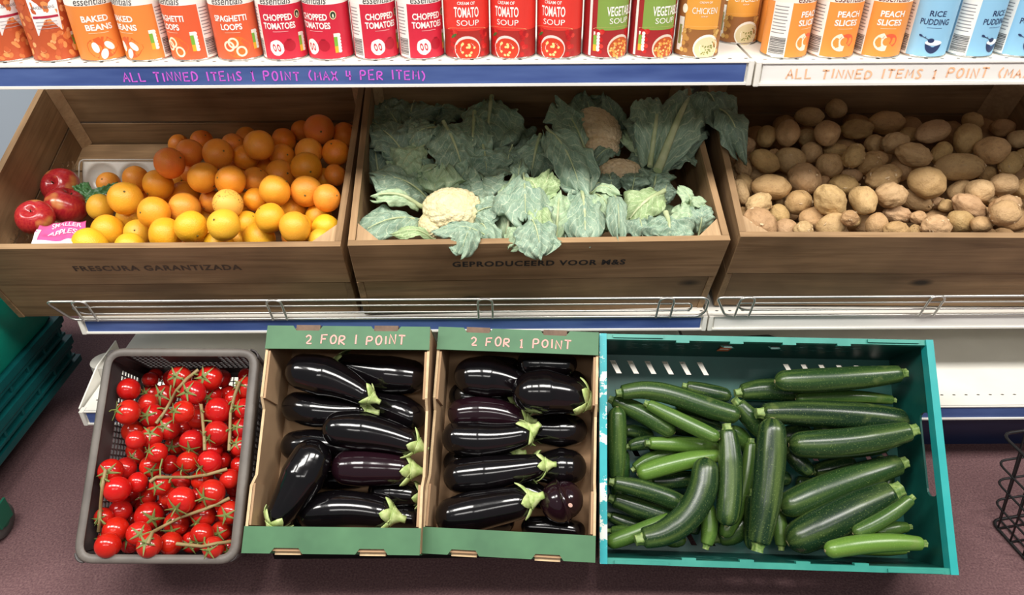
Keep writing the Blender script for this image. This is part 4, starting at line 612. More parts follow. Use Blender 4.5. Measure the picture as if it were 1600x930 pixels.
{'lab': 'cauliflower hidden in blue-green leaves with cut stalks, at the back left behind the cream one', 'base': [-0.189, 0.3716, -0.14], 'curd': [{'p': [-0.148, 0.3299, -0.12], 'a': 0.062, 'b': 0.0413, 'v': [0.999, -0.0374, 0.0234], 'c': 3}], 'leaf': [{'b': [-0.176, 0.3304, -0.02], 't': [-0.1377, 0.2159, -0.045], 'w': 0.0902, 'c': 0, 'cup': 0.2, 'rib': 1.6, 'mid': 0.02}, {'b': [-0.2469, 0.2592, -0.06], 't': [-0.314, 0.3345, -0.03], 'w': 0.074, 'c': 3, 'cup': 0.2, 'rib': 1, 'mid': 0.02}, {'b': [-0.2326, 0.3154, -0.05], 't': [-0.2352, 0.3454, -0.02], 'w': 0.0594, 'c': 3, 'cup': 0.3, 'rib': 1, 'mid': 0.02}, {'b': [-0.1152, 0.3815, -0.04], 't': [-0.1226, 0.2412, -0.06], 'w': 0.085, 'c': 0, 'cup': 0.2, 'rib': 1.6, 'mid': 0.02}, {'b': [-0.2182, 0.2772, -0.03], 't': [-0.2636, 0.2227, -0.05], 'w': 0.0734, 'c': 1, 'cup': 0.3, 'rib': 1, 'mid': 0.02}, {'b': [-0.3057, 0.2142, -0.09], 't': [-0.3246, 0.3393, -0.05], 'w': 0.0505, 'c': 3, 'cup': 0.4, 'rib': 1, 'mid': 0.02}, {'b': [-0.1919, 0.3275, -0.025], 't': [-0.2502, 0.2881, -0.04], 'w': 0.0628, 'c': 0, 'cup': 0.25, 'rib': 1, 'mid': 0.02}]},
{'lab': 'leafy cauliflower with tall upright stalks at the back in the middle of its crate', 'base': [-0.0471, 0.4101, -0.14], 'curd': [{'p': [-0.0639, 0.3807, -0.13], 'a': 0.0551, 'b': 0.0381, 'v': [0.999, -0.0374, 0.0234], 'c': 3}], 'leaf': [{'b': [-0.0773, 0.4511, -0.05], 't': [-0.0902, 0.3177, -0.07], 'w': 0.121, 'c': 0, 'cup': 0.2, 'rib': 2, 'mid': 0.02}, {'b': [-0.0985, 0.2862, -0.04], 't': [-0.0919, 0.2247, -0.06], 'w': 0.0977, 'c': 0, 'cup': 0.2, 'rib': 1.6, 'mid': 0.02}, {'b': [0.0186, 0.3129, -0.04], 't': [-0.003, 0.2234, -0.06], 'w': 0.0792, 'c': 0, 'cup': 0.25, 'rib': 2, 'mid': 0.02}, {'b': [-0.0392, 0.296, -0.05], 't': [-0.0526, 0.2393, -0.07], 'w': 0.0671, 'c': 3, 'cup': 0.2, 'rib': 1, 'mid': 0.02}, {'b': [-0.0211, 0.4159, -0.09], 't': [-0.0331, 0.3265, -0.09], 'w': 0.0758, 'c': 3, 'cup': 0.3, 'rib': 1, 'mid': 0.02}]},
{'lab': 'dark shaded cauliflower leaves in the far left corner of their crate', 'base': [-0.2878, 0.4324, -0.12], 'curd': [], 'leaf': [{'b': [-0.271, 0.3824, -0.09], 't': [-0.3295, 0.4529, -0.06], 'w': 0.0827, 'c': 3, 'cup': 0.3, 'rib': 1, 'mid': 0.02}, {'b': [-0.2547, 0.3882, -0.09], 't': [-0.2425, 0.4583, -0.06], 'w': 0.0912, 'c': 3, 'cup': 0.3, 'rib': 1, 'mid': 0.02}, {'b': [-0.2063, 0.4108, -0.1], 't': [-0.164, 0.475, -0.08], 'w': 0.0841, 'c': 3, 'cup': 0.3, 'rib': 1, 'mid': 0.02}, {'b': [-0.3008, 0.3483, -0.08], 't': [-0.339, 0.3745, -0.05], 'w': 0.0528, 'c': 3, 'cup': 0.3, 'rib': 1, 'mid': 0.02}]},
{'lab': 'cauliflower with a tan head and a big drooping leaf, back right of its crate', 'base': [0.1425, 0.3672, -0.14], 'curd': [{'p': [0.1408, 0.3313, -0.025], 'a': 0.0574, 'b': 0.0382, 'v': [0.454, -0.7386, -0.4984], 'c': 1}, {'p': [0.1432, 0.2765, -0.03], 'a': 0.0338, 'b': 0.0282, 'v': [0.999, -0.0374, 0.0234], 'c': 1}], 'leaf': [{'b': [0.1125, 0.2683, -0.05], 't': [0.0619, 0.3861, -0.02], 'w': 0.0757, 'c': 0, 'cup': 0.3, 'rib': 1, 'mid': 0.02}, {'b': [0.0337, 0.3104, -0.02], 't': [0.0853, 0.1333, -0.015], 'w': 0.083, 'c': 0, 'cup': 0.25, 'rib': 1, 'mid': 0.03}, {'b': [0.1314, 0.3217, -0.07], 't': [0.122, 0.4328, -0.03], 'w': 0.0702, 'c': 3, 'cup': 0.3, 'rib': 0.6, 'mid': 0.02}, {'b': [0.1803, 0.2944, -0.05], 't': [0.1621, 0.4086, -0.02], 'w': 0.0497, 'c': 3, 'cup': 0.4, 'rib': 0.6, 'mid': 0.02}, {'b': [0.1682, 0.2679, -0.04], 't': [0.1175, 0.2269, -0.03], 'w': 0.0339, 'c': 3, 'cup': 0.3, 'rib': 1, 'mid': 0.02}]},
{'lab': 'cauliflower with a small tan head between leaves, below the larger tan one', 'base': [0.192, 0.2697, -0.14], 'curd': [{'p': [0.1715, 0.2131, -0.035], 'a': 0.0442, 'b': 0.0265, 'v': [0.999, -0.0374, 0.0234], 'c': 1}], 'leaf': [{'b': [0.1502, 0.1651, -0.05], 't': [0.1418, 0.2059, -0.035], 'w': 0.0546, 'c': 3, 'cup': 0.4, 'rib': 0.8, 'mid': 0.02}, {'b': [0.1905, 0.1644, -0.05], 't': [0.1994, 0.2001, -0.03], 'w': 0.0546, 'c': 3, 'cup': 0.4, 'rib': 0.8, 'mid': 0.02}, {'b': [0.2203, 0.2088, -0.06], 't': [0.2099, 0.2674, -0.04], 'w': 0.0373, 'c': 3, 'cup': 0.4, 'rib': 1, 'mid': 0.02}, {'b': [0.2326, 0.1638, -0.05], 't': [0.2413, 0.2097, -0.03], 'w': 0.062, 'c': 0, 'cup': 0.3, 'rib': 1.5, 'mid': 0.02}, {'b': [0.1335, 0.1802, -0.05], 't': [0.1039, 0.1515, -0.04], 'w': 0.0403, 'c': 0, 'cup': 0.3, 'rib': 1, 'mid': 0.02}, {'b': [0.1358, 0.2623, -0.06], 't': [0.177, 0.2785, -0.04], 'w': 0.0342, 'c': 3, 'cup': 0.3, 'rib': 1, 'mid': 0.02}]},
{'lab': 'big upturned cauliflower wrapped in leaves with thick white ribs, back right corner', 'base': [0.2539, 0.2348, -0.04], 'curd': [{'p': [0.2734, 0.3157, -0.035], 'a': 0.0652, 'b': 0.069, 'v': [-0.0171, -0.8166, -0.5769], 'c': 2}], 'leaf': [{'b': [0.2428, 0.1948, -0.01], 't': [0.3436, 0.3979, -0.015], 'w': 0.0831, 'c': 0, 'cup': 0.45, 'rib': 2.6, 'mid': 0.05}, {'b': [0.2277, 0.2102, -0.015], 't': [0.2623, 0.39, -0.02], 'w': 0.0838, 'c': 0, 'cup': 0.45, 'rib': 1.8, 'mid': 0.055}, {'b': [0.2445, 0.225, -0.035], 't': [0.1914, 0.314, -0.03], 'w': 0.0407, 'c': 1, 'cup': 0.5, 'rib': 2.6, 'mid': 0.012}, {'b': [0.2566, 0.2246, -0.04], 't': [0.323, 0.2606, -0.04], 'w': 0.0557, 'c': 0, 'cup': 0.5, 'rib': 1.2, 'mid': 0.03}, {'b': [0.2272, 0.241, -0.03], 't': [0.2238, 0.3728, -0.04], 'w': 0.0632, 'c': 3, 'cup': 0.5, 'rib': 1, 'mid': 0.04}, {'b': [0.2602, 0.212, -0.03], 't': [0.3481, 0.3429, -0.035], 'w': 0.0772, 'c': 3, 'cup': 0.45, 'rib': 1.2, 'mid': 0.05}]},
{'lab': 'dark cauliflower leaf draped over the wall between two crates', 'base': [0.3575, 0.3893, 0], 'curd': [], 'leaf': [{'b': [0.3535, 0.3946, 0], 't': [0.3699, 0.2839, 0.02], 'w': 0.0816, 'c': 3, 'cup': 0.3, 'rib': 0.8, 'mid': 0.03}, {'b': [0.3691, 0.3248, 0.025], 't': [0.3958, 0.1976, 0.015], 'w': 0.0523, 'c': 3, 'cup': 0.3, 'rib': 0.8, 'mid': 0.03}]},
{'lab': 'cauliflower with crumpled leaves and a pale stalk end, right of the closed one', 'base': [0.1278, 0.1629, -0.13], 'curd': [{'p': [0.1161, 0.125, -0.075], 'a': 0.0399, 'b': 0.0345, 'v': [0.999, -0.0374, 0.0234], 'c': 2}], 'leaf': [{'b': [0.0869, 0.1452, -0.02], 't': [0.0809, 0.0153, -0.01], 'w': 0.0674, 'c': 0, 'cup': 0.3, 'rib': 1.5, 'mid': 0.02}, {'b': [0.1055, 0.1422, -0.03], 't': [0.1373, 0.0675, -0.01], 'w': 0.0463, 'c': 1, 'cup': 0.4, 'rib': 0.9, 'mid': 0.02}, {'b': [0.1437, 0.1229, -0.01], 't': [0.1406, 0.0144, -0.005], 'w': 0.035, 'c': 0, 'cup': 0.6, 'rib': 0.6, 'mid': 0.03}, {'b': [0.0663, 0.1328, -0.04], 't': [0.0507, 0.0369, -0.03], 'w': 0.0392, 'c': 0, 'cup': 0.3, 'rib': 1, 'mid': 0.02}, {'b': [0.1076, 0.1376, -0.02], 't': [0.1517, 0.1135, 0], 'w': 0.0212, 'c': 1, 'cup': 0.4, 'rib': 1, 'mid': 0.02}]},
{'lab': 'cauliflower leaves with thick cut pale stalks in the front right corner of their crate', 'base': [0.2725, 0.1604, -0.13], 'curd': [{'p': [0.2487, 0.1359, -0.09], 'a': 0.048, 'b': 0.0332, 'v': [0.999, -0.0374, 0.0234], 'c': 2}], 'leaf': [{'b': [0.2411, 0.1356, -0.02], 't': [0.1668, 0.0748, -0.04], 'w': 0.0709, 'c': 2, 'cup': 0.3, 'rib': 2.2, 'mid': 0.02}, {'b': [0.1828, 0.0751, -0.03], 't': [0.1884, 0.0261, -0.02], 'w': 0.0521, 'c': 0, 'cup': 0.3, 'rib': 1.2, 'mid': 0.02}, {'b': [0.2365, 0.0726, -0.01], 't': [0.2349, 0.0164, -0.012], 'w': 0.0825, 'c': 0, 'cup': 0.2, 'rib': 3, 'mid': 0.01}, {'b': [0.2762, 0.0462, -0.03], 't': [0.27, 0.0883, 0], 'w': 0.0551, 'c': 1, 'cup': 0.25, 'rib': 1, 'mid': 0.02}, {'b': [0.2962, 0.0414, -0.03], 't': [0.2984, 0.0879, 0.005], 'w': 0.0447, 'c': 0, 'cup': 0.4, 'rib': 1, 'mid': 0.02}, {'b': [0.282, 0.0923, -0.02], 't': [0.2665, 0.1212, 0.01], 'w': 0.0279, 'c': 1, 'cup': 0.4, 'rib': 1, 'mid': 0.02}, {'b': [0.2853, 0.0833, -0.01], 't': [0.3068, 0.0832, 0.01], 'w': 0.0242, 'c': 1, 'cup': 0.4, 'rib': 1, 'mid': 0.02}, {'b': [0.2439, 0.1294, -0.05], 't': [0.2572, 0.1692, -0.03], 'w': 0.0396, 'c': 3, 'cup': 0.4, 'rib': 1, 'mid': 0.02}]}]}
# ---------------- object helpers ----------------
def link(name, me, parent=None, mat=None):
    o = bpy.data.objects.new(name, me); COL.objects.link(o)
    if parent is not None: o.parent = parent
    if mat is not None:
        me.materials.clear()
        for m in (mat if isinstance(mat, (list, tuple)) else [mat]): me.materials.append(m)
    return o
def tag(o, label, cat, group=None, kind=None):
    if label: o['label'] = label
    if cat: o['category'] = cat
    if group: o['group'] = group
    if kind: o['kind'] = kind
    return o
def empty(name, loc=(0, 0, 0), M=None):
    o = bpy.data.objects.new(name, None); o.empty_display_size = .02
    if M is not None: o.matrix_world = M
    else: o.location = loc
    COL.objects.link(o); return o
class MB:
    def __init__(s): s.v = []; s.f = []; s.mi = []; s.uv = None; s.sm = []
    def add(s, vs, fs, mi=0, sm=False):
        b = len(s.v); s.v += [tuple(v) for v in vs]; s.f += [tuple(b+i for i in f) for f in fs]; s.mi += [mi]*len(fs); s.sm += [sm]*len(fs); return s
    def box(s, x0, x1, y0, y1, z0, z1, mi=0, M=None, top_mi=None):
        vs = [Vector(p) for p in ((x0,y0,z0),(x1,y0,z0),(x1,y1,z0),(x0,y1,z0),(x0,y0,z1),(x1,y0,z1),(x1,y1,z1),(x0,y1,z1))]
        if M is not None: vs = [M @ v for v in vs]
        s.add(vs, [(3,2,1,0),(0,1,5,4),(1,2,6,5),(2,3,7,6),(3,0,4,7)], mi); s.add(vs[4:], [(0,1,2,3)], mi if top_mi is None else top_mi); return s
    def tube(s, pts, r, n=8, mi=0, closed=False, cap=True, flat=1.0):
        pts = [Vector(p) for p in pts]; m = len(pts); vs = []
        rr = r if isinstance(r, (list, tuple)) else [r]*m
        nrm = None
        for i, p in enumerate(pts):
            a = pts[(i-1) % m] if (closed or i > 0) else p; b = pts[(i+1) % m] if (closed or i < m-1) else p
            t = (b-a).normalized()
            if nrm is None:
                nrm = t.orthogonal().normalized()
            nrm = (nrm - t*nrm.dot(t)).normalized(); bi = t.cross(nrm)
            for k in range(n):
                an = 2*PI*k/n; vs.append(p+(nrm*math.cos(an)+bi*math.sin(an)*flat)*rr[i])
        fs = []
        for i in range(m if closed else m-1):
            j = (i+1) % m
            for k in range(n):
                k2 = (k+1) % n; fs.append((i*n+k, i*n+k2, j*n+k2, j*n+k))
        s.add(vs, fs, mi, True)
        if cap and not closed: s.add(vs[:n], [tuple(range(n-1, -1, -1))], mi); s.add(vs[-n:], [tuple(range(n))], mi)
        return s
    def mesh(s, name='m'):
        me = bpy.data.meshes.new(name); me.from_pydata(s.v, [], s.f)
        me.polygons.foreach_set('material_index', s.mi); me.polygons.foreach_set('use_smooth', s.sm); me.update(); return me
    def build(s, name, mat, parent=None, bevel=0):
        o = link(name, s.mesh(name), parent, mat)
        if bevel:
            b = o.modifiers.new('bevel', 'BEVEL'); b.width = bevel; b.segments = 2; b.limit_method = 'ANGLE'
        return o
def smooth(me): me.polygons.foreach_set('use_smooth', [True]*len(me.polygons)); me.update()
def rounded(pts, rad, n=4, closed=True):
    """round the corners of a polyline"""
    P = [Vector(p) for p in pts]; out = []; m = len(P)
    for i, p in enumerate(P):
        if not closed and i in (0, m-1): out.append(p); continue
        a = (P[i-1]-p); b = (P[(i+1) % m]-p); r = min(rad, a.length*.45, b.length*.45)
        A = p+a.normalized()*r; B = p+b.normalized()*r
        for k in range(n+1):
            t = k/n; out.append(A*(1-t)**2+p*2*t*(1-t)+B*t*t)
    return out
def cells(xs, ys, solid, fn, t):
    """wall with real openings: solid cells of a grid, mapped through fn(x, y, depth)"""
    mb = MB(); nx, ny = len(xs)-1, len(ys)-1
    S = lambda i, j: 0 <= i < nx and 0 <= j < ny and solid(i, j)
    for i in range(nx):
        for j in range(ny):
            if not S(i, j): continue
            x0, x1, y0, y1 = xs[i], xs[i+1], ys[j], ys[j+1]
            q = [(x0,y0),(x1,y0),(x1,y1),(x0,y1)]
            v = [fn(a, b, 0) for a, b in q]+[fn(a, b, t) for a, b in q]
            f = [(0,1,2,3), (7,6,5,4)]
            if not S(i, j-1): f.append((0,4,5,1))
            if not S(i+1, j): f.append((1,5,6,2))
            if not S(i, j+1): f.append((2,6,7,3))
            if not S(i-1, j): f.append((3,7,4,0))
            mb.add(v, f)
    return mb
def holed(outer, holes, fn, t):
    """plate with polygonal openings"""
    loops = [[Vector((x, y, 0)) for x, y in outer]]+[[Vector((x, y, 0)) for x, y in h] for h in holes]
    tris = tessellate_polygon(loops); P = [p for l in loops for p in l]; n = len(P); mb = MB()
    v = [fn(p.x, p.y, 0) for p in P]+[fn(p.x, p.y, t) for p in P]
    f = [tuple(a) for a in tris]+[(c+n, b+n, a+n) for a, b, c in tris]
    b = 0
    for l in loops:
        m = len(l)
        for k in range(m): i, j = b+k, b+(k+1) % m; f.append((i, j, j+n, i+n))
        b += m
    mb.add(v, f); return mb
_fc = {}
def text_mesh(s, size=1.0, off=0.0, shear=0.0, sp=1.0):
    key = (s, size, off, shear, sp)
    if key in _fc: return _fc[key]
    cu = bpy.data.curves.new('lettering', 'FONT'); cu.body = s; cu.size = size; cu.offset = off; cu.shear = shear; cu.space_character = sp
    cu.align_x = 'CENTER'; cu.align_y = 'CENTER'; cu.resolution_u = 3
    o = bpy.data.objects.new('t', cu); COL.objects.link(o)
    dg = bpy.context.evaluated_depsgraph_get(); me = bpy.data.meshes.new_from_object(o.evaluated_get(dg))
    vs = [v.co.copy() for v in me.vertices]; fs = [tuple(p.vertices) for p in me.polygons]
    bpy.data.objects.remove(o); bpy.data.meshes.remove(me)
    # centre exactly
    x0 = min(v.x for v in vs); x1 = max(v.x for v in vs); y0 = min(v.y for v in vs); y1 = max(v.y for v in vs)
    vs = [Vector((v.x-(x0+x1)/2, v.y-(y0+y1)/2, 0)) for v in vs]
    _fc[key] = (vs, fs, x1-x0, y1-y0); return _fc[key]
def fit_text(s, w, h, off=0.0, shear=0, sp=1.0):
    vs, fs, tw, thh = text_mesh(s, 1.0, off, shear, sp)
    return [Vector((v.x*w/tw, v.y*h/thh, 0)) for v in vs], fs
# pen-stroke letters on a 0..1 box for the handwriting
G = {'A': [[(0,0),(.5,1),(1,0)],[(.2,.4),(.8,.4)]], 'L': [[(0,1),(.05,0),(.9,.03)]], 'T': [[(0,1),(1,.97)],[(.5,1),(.45,0)]], 'I': [[(.5,1),(.5,0)]],
 'N': [[(0,0),(.05,1),(.85,0),(.9,1)]], 'E': [[(.9,1),(.05,.97),(0,0),(.9,.03)],[(.05,.5),(.75,.52)]], 'D': [[(0,0),(.05,1),(.7,.85),(.95,.5),(.7,.12),(0,0)]],
 'M': [[(0,0),(.1,1),(.5,.35),(.9,1),(1,0)]], 'S': [[(.9,.85),(.5,1),(.12,.78),(.5,.5),(.88,.25),(.5,0),(.05,.12)]], '1': [[(.2,.8),(.5,1),(.5,0)],[(.2,0),(.8,0)]],
 'P': [[(0,0),(.05,1),(.75,.95),(.9,.72),(.7,.5),(.05,.48)]], 'O': [[(.5,1),(.12,.8),(.03,.4),(.3,.02),(.75,.1),(.97,.5),(.85,.88),(.5,1)]], '(': [[(.8,1.1),(.3,.7),(.3,.3),(.8,-.1)]],
 ')': [[(.2,1.1),(.7,.7),(.7,.3),(.2,-.1)]], 'X': [[(0,0),(.95,1)],[(.05,1),(.95,0)]], '4': [[(.15,1),(.1,.45),(.9,.42)],[(.7,.95),(.62,0)]], 'R': [[(0,0),(.05,1),(.75,.95),(.88,.72),(.6,.5),(.05,.48),(.9,0)]],
 '2': [[(.05,.75),(.35,1),(.8,.85),(.75,.5),(.05,.03),(.95,.05)]], 'F': [[(.9,1),(.05,.97),(0,0)],[(.03,.52),(.7,.54)]], '|': [[(.5,1),(.4,0)]]}
def handwriting(s, h, adv, r, fn, seed=1):
    rg = random.Random(seed); mb = MB(); x = 0
    for ch in s:
        if ch == ' ': x += adv*.75; continue
        wd = adv*(.30 if ch in 'I|' else .55 if ch in '()1' else .72); yo = rg.uniform(-.07, .07)*h; hh = h*rg.uniform(.9, 1.08)
        for st in G[ch]:
            P = [Vector((x+a*wd, yo+b*hh, 0)) for a, b in st]
            if len(P) > 3 and ch in 'SODPR2()': P = rounded(P, h*.3, 3, False)
            # ribbon
            n = len(P); vs = []
            for i, p in enumerate(P):
                t = (P[min(i+1, n-1)]-P[max(i-1, 0)]).normalized(); q = Vector((-t.y, t.x, 0))*r
                vs += [fn(*(p+q).xy), fn(*(p-q).xy)]
            mb.add(vs, [(2*i, 2*i+1, 2*i+3, 2*i+2) for i in range(n-1)])
        x += wd+adv*.28
    return mb, x

def cmat(k):
    d = D['M'][k]; m = Matrix(d['R']).to_4x4(); m.translation = Vector(d['T']); return m

# ================= the setting =================
def struct(name, mb, m, label=None):
    o = mb.build(name, m); o['kind'] = 'structure'
    if label: o['label'] = label
    return o
struct('floor', MB().box(-3, 3, -1.5, 2.2, -.05, 0), MATS['carpet'], 'dark purple-brown carpet')
struct('wall_back', MB().box(-3, 3, 2.2, 2.28, 0, 2.7), WALLM, 'pale wall behind the shelving')

# ================= shelving =================
XS = .388        # seam between the two bays
HOLE_SHADE = flat('perforation', (70, 66, 62), .8)
def shelf(name, x0, x1, yf, zt, depth, insert_m, label, strip=.0355, lip=.012, holes_y=.014, hs=.026, group=None):
    t = empty(name, ((x0+x1)/2, yf, zt)); tag(t, label, 'shelf', group)
    o = t.location; L = lambda a: a-o.x
    a, b = x0-o.x, x1-o.x
    mb = MB().box(a+.002, b-.002, 0.004, depth, -.028, 0); mb.build('deck', MW, t, .002)
    # perforations along the front: flat dark discs, hole shade put into their colour
    mb = MB(); n = int((x1-x0)/hs)
    for k in range(n):
        x = a+.02+k*hs
        vs = [Vector((x+.0035*math.cos(2*PI*i/8), holes_y+.0018*math.sin(2*PI*i/8), .0003)) for i in range(8)]
        mb.add(vs, [tuple(range(8))])
    q = mb.build('perforations', HOLE_SHADE, t); q['kind'] = 'stuff'
    # ticket rail
    rl = MB(); s = strip
    rl.box(a+.001, b-.001, -.004, .004, -s, .001); rl.box(a+.001, b-.001, -.009, -.003, -s-.001, -s+.0035); rl.box(a+.001, b-.001, -.008, -.003, -.0015, .001)
    rail = rl.build('ticket_rail', MW, t, .0008)
    ins = MB().box(a+.012, b-.012, -.0062, -.0045, -s+.004, -.0015).build('ticket_insert', insert_m, rail)
    for xx in (a, b-.009): MB().box(xx, xx+.009, -.0105, .006, -s-.002, .002).build('end_cap', MW, rail, .002)
    return t, rail, a, b, s
YT, ZT = 1.217, .868
top_l = shelf('shelf', XS-1.25, XS, YT, ZT, .47, MATS['blue_insert'], 'white shelf with a blue ticket strip and pink handwriting carrying the tins')
top_r = shelf('shelf', XS+.003, XS+1.253, YT, ZT-.002, .47, MATS['white_insert'], 'white shelf with a white ticket strip and faded orange handwriting at top right')
YM, ZM = 1.242, .3595
mid_l = shelf('shelf', XS-1.25, XS, YM, ZM, .45, MATS['blue_insert'], 'white middle shelf with a blue ticket strip under the left and middle wooden crates', .031)
mid_r = shelf('shelf', XS+.003, XS+1.253, YM, ZM, .45, MATS['white_insert'], 'white middle shelf with a white ticket strip under the potato crate', .031)
YB, ZB_ = 1.165, .1875
bot_l = shelf('shelf', XS-1.265, XS, YB, ZB_, .55, MATS['blue_insert'], 'white bottom shelf, mostly hidden behind the tomato and aubergine boxes', .033, holes_y=.03, hs=.02)
bot_r = shelf('shelf', XS+.003, XS+1.253, YB, ZB_, .55, MATS['blue_insert'], 'white bottom shelf with a blue strip beside the green crate', .033, holes_y=.03, hs=.025)
back = empty('shelving_unit', (0, 1.72, 0)); tag(back, 'grey steel back and uprights of the shelving behind the crates', 'shelving')
for k, (xa, xb) in enumerate(((XS-1.25, XS), (XS, XS+1.25))):
    for z0 in (.0, .45, .9): MB().box(xa+.002, xb-.002, .002, .012, z0+.002, z0+.448).build('back_panel', PANEL, back)
for xx in (XS-1.25, XS, XS+1.25):
    MB().box(xx-.015, xx+.015, .012, .05, 0, 1.4).build('upright', MW, back)
pl = MB().box(XS-1.22, XS+1.25, 1.245, 1.26, 0, .15)
tag(pl.build('plinth', MATS['blue_plinth']), 'dark blue plinth under the bottom shelf', 'plinth')
for (t, rail, a, b, s), txt, col, x_off, sd in ((top_l, 'ALL TINNED ITEMS 1 POINT (MAX 4 PER ITEM)', (206, 96, 214), .24, 3), (top_r, 'ALL TINNED ITEMS 1 POINT (MAX 4 PER ITEM)', (250, 190, 150), .052, 5)):
    adv = .0133 if sd == 3 else .0152
    mb, wd = handwriting(txt, .0145, adv, .0012 if sd == 3 else .0014, lambda x, y: Vector((a+x_off+x, -.0066, -s*.71+y)), sd)
    # natural scatter of the marker line
    mb.build('marker_writing', flat('marker_%d' % sd, col, .6), rail)
# bracket end with a round slot, left end of the bottom shelf
bk = MB(); prof = [(YB+.008, ZB_-.04), (YB+.0, ZB_+.004), (YB+.10, ZB_+.035), (YB+.19, ZB_+.035), (YB+.19, ZB_-.04)]
X0 = XS-1.265-.004
bk.add([(X0, y, z) for y, z in prof]+[(X0+.003, y, z) for y, z in prof], [(0,1,2,3,4), (9,8,7,6,5)]+[(i, (i+1) % 5+0, (i+1) % 5+5, i+5) for i in range(5)])
b0 = bk.build('shelf_bracket', MW); tag(b0, 'white steel bracket at the left end of the bottom shelf', 'bracket')
cn = MB().tube([(X0+.006+.0005*0, YB+.125, ZB_+.001), (X0+.006, YB+.125, ZB_+.03)], .03, 20); 
tag(cn.build('round_foot', flat('grey_plastic_foot', (176, 172, 164), .5)), 'round grey plastic foot lying on the left end of the bottom shelf', 'foot')
# dark rounded object beneath the middle shelf at right
mb = MB(); 
ob = mb.tube([(.44, 1.33, .216), (.50, 1.33, .216), (.565, 1.335, .216), (.60, 1.34, .214)], [.016, .022, .022, .010], 12).build('black_handle', BLK); tag(ob, 'black plastic handle lying on the bottom shelf behind the green crate', 'handle')

# wire guards on the middle shelf
def guard(x0, x1, ups, label):
    yb, zb, yt, zt = 1.2335, ZM+.003, 1.2155, ZM+.058
    P = lambda x, k: Vector((x, yb+(yt-yb)*k, zb+(zt-zb)*k))
    t = empty('wire_guard', (x0, yb, zb)); tag(t, label, 'shelf guard', 'wire guards on the middle shelf')
    O = Vector(t.location)
    def wire(pts, name, closed=True, r=.0026):
        MB().tube([p-O for p in rounded(pts, .012, 4, closed)], r, 8, closed=closed).build(name, CHROME, t)
    wire([P(x0+.028, 0), P(x1-.012, 0), P(x1, .25), P(x1, .85), P(x1-.01, 1), P(x0, 1)], 'outer_wire')
    wire([P(x0+.055, .33), P(x1-.03, .33), P(x1-.03, .70), P(x0+.04, .70)], 'inner_wire', True, .0021)
    for u in ups:
        d = Vector((0, -.004, 0))
        wire([P(u-.014, -.0)+d, P(u-.014, 1.05)+d, P(u+.014, 1.05)+d, P(u+.014, -.0)+d], 'clip', False, .0023)
guard(XS-1.285, XS-.008, [XS-1.22, XS-.846, XS-.44, XS-.09], 'chrome wire guard along the front of the left middle shelf')
guard(XS+.006, XS+1.28, [XS+.065, XS+.43, XS+.85, XS+1.2], 'chrome wire guard in front of the potato crate')

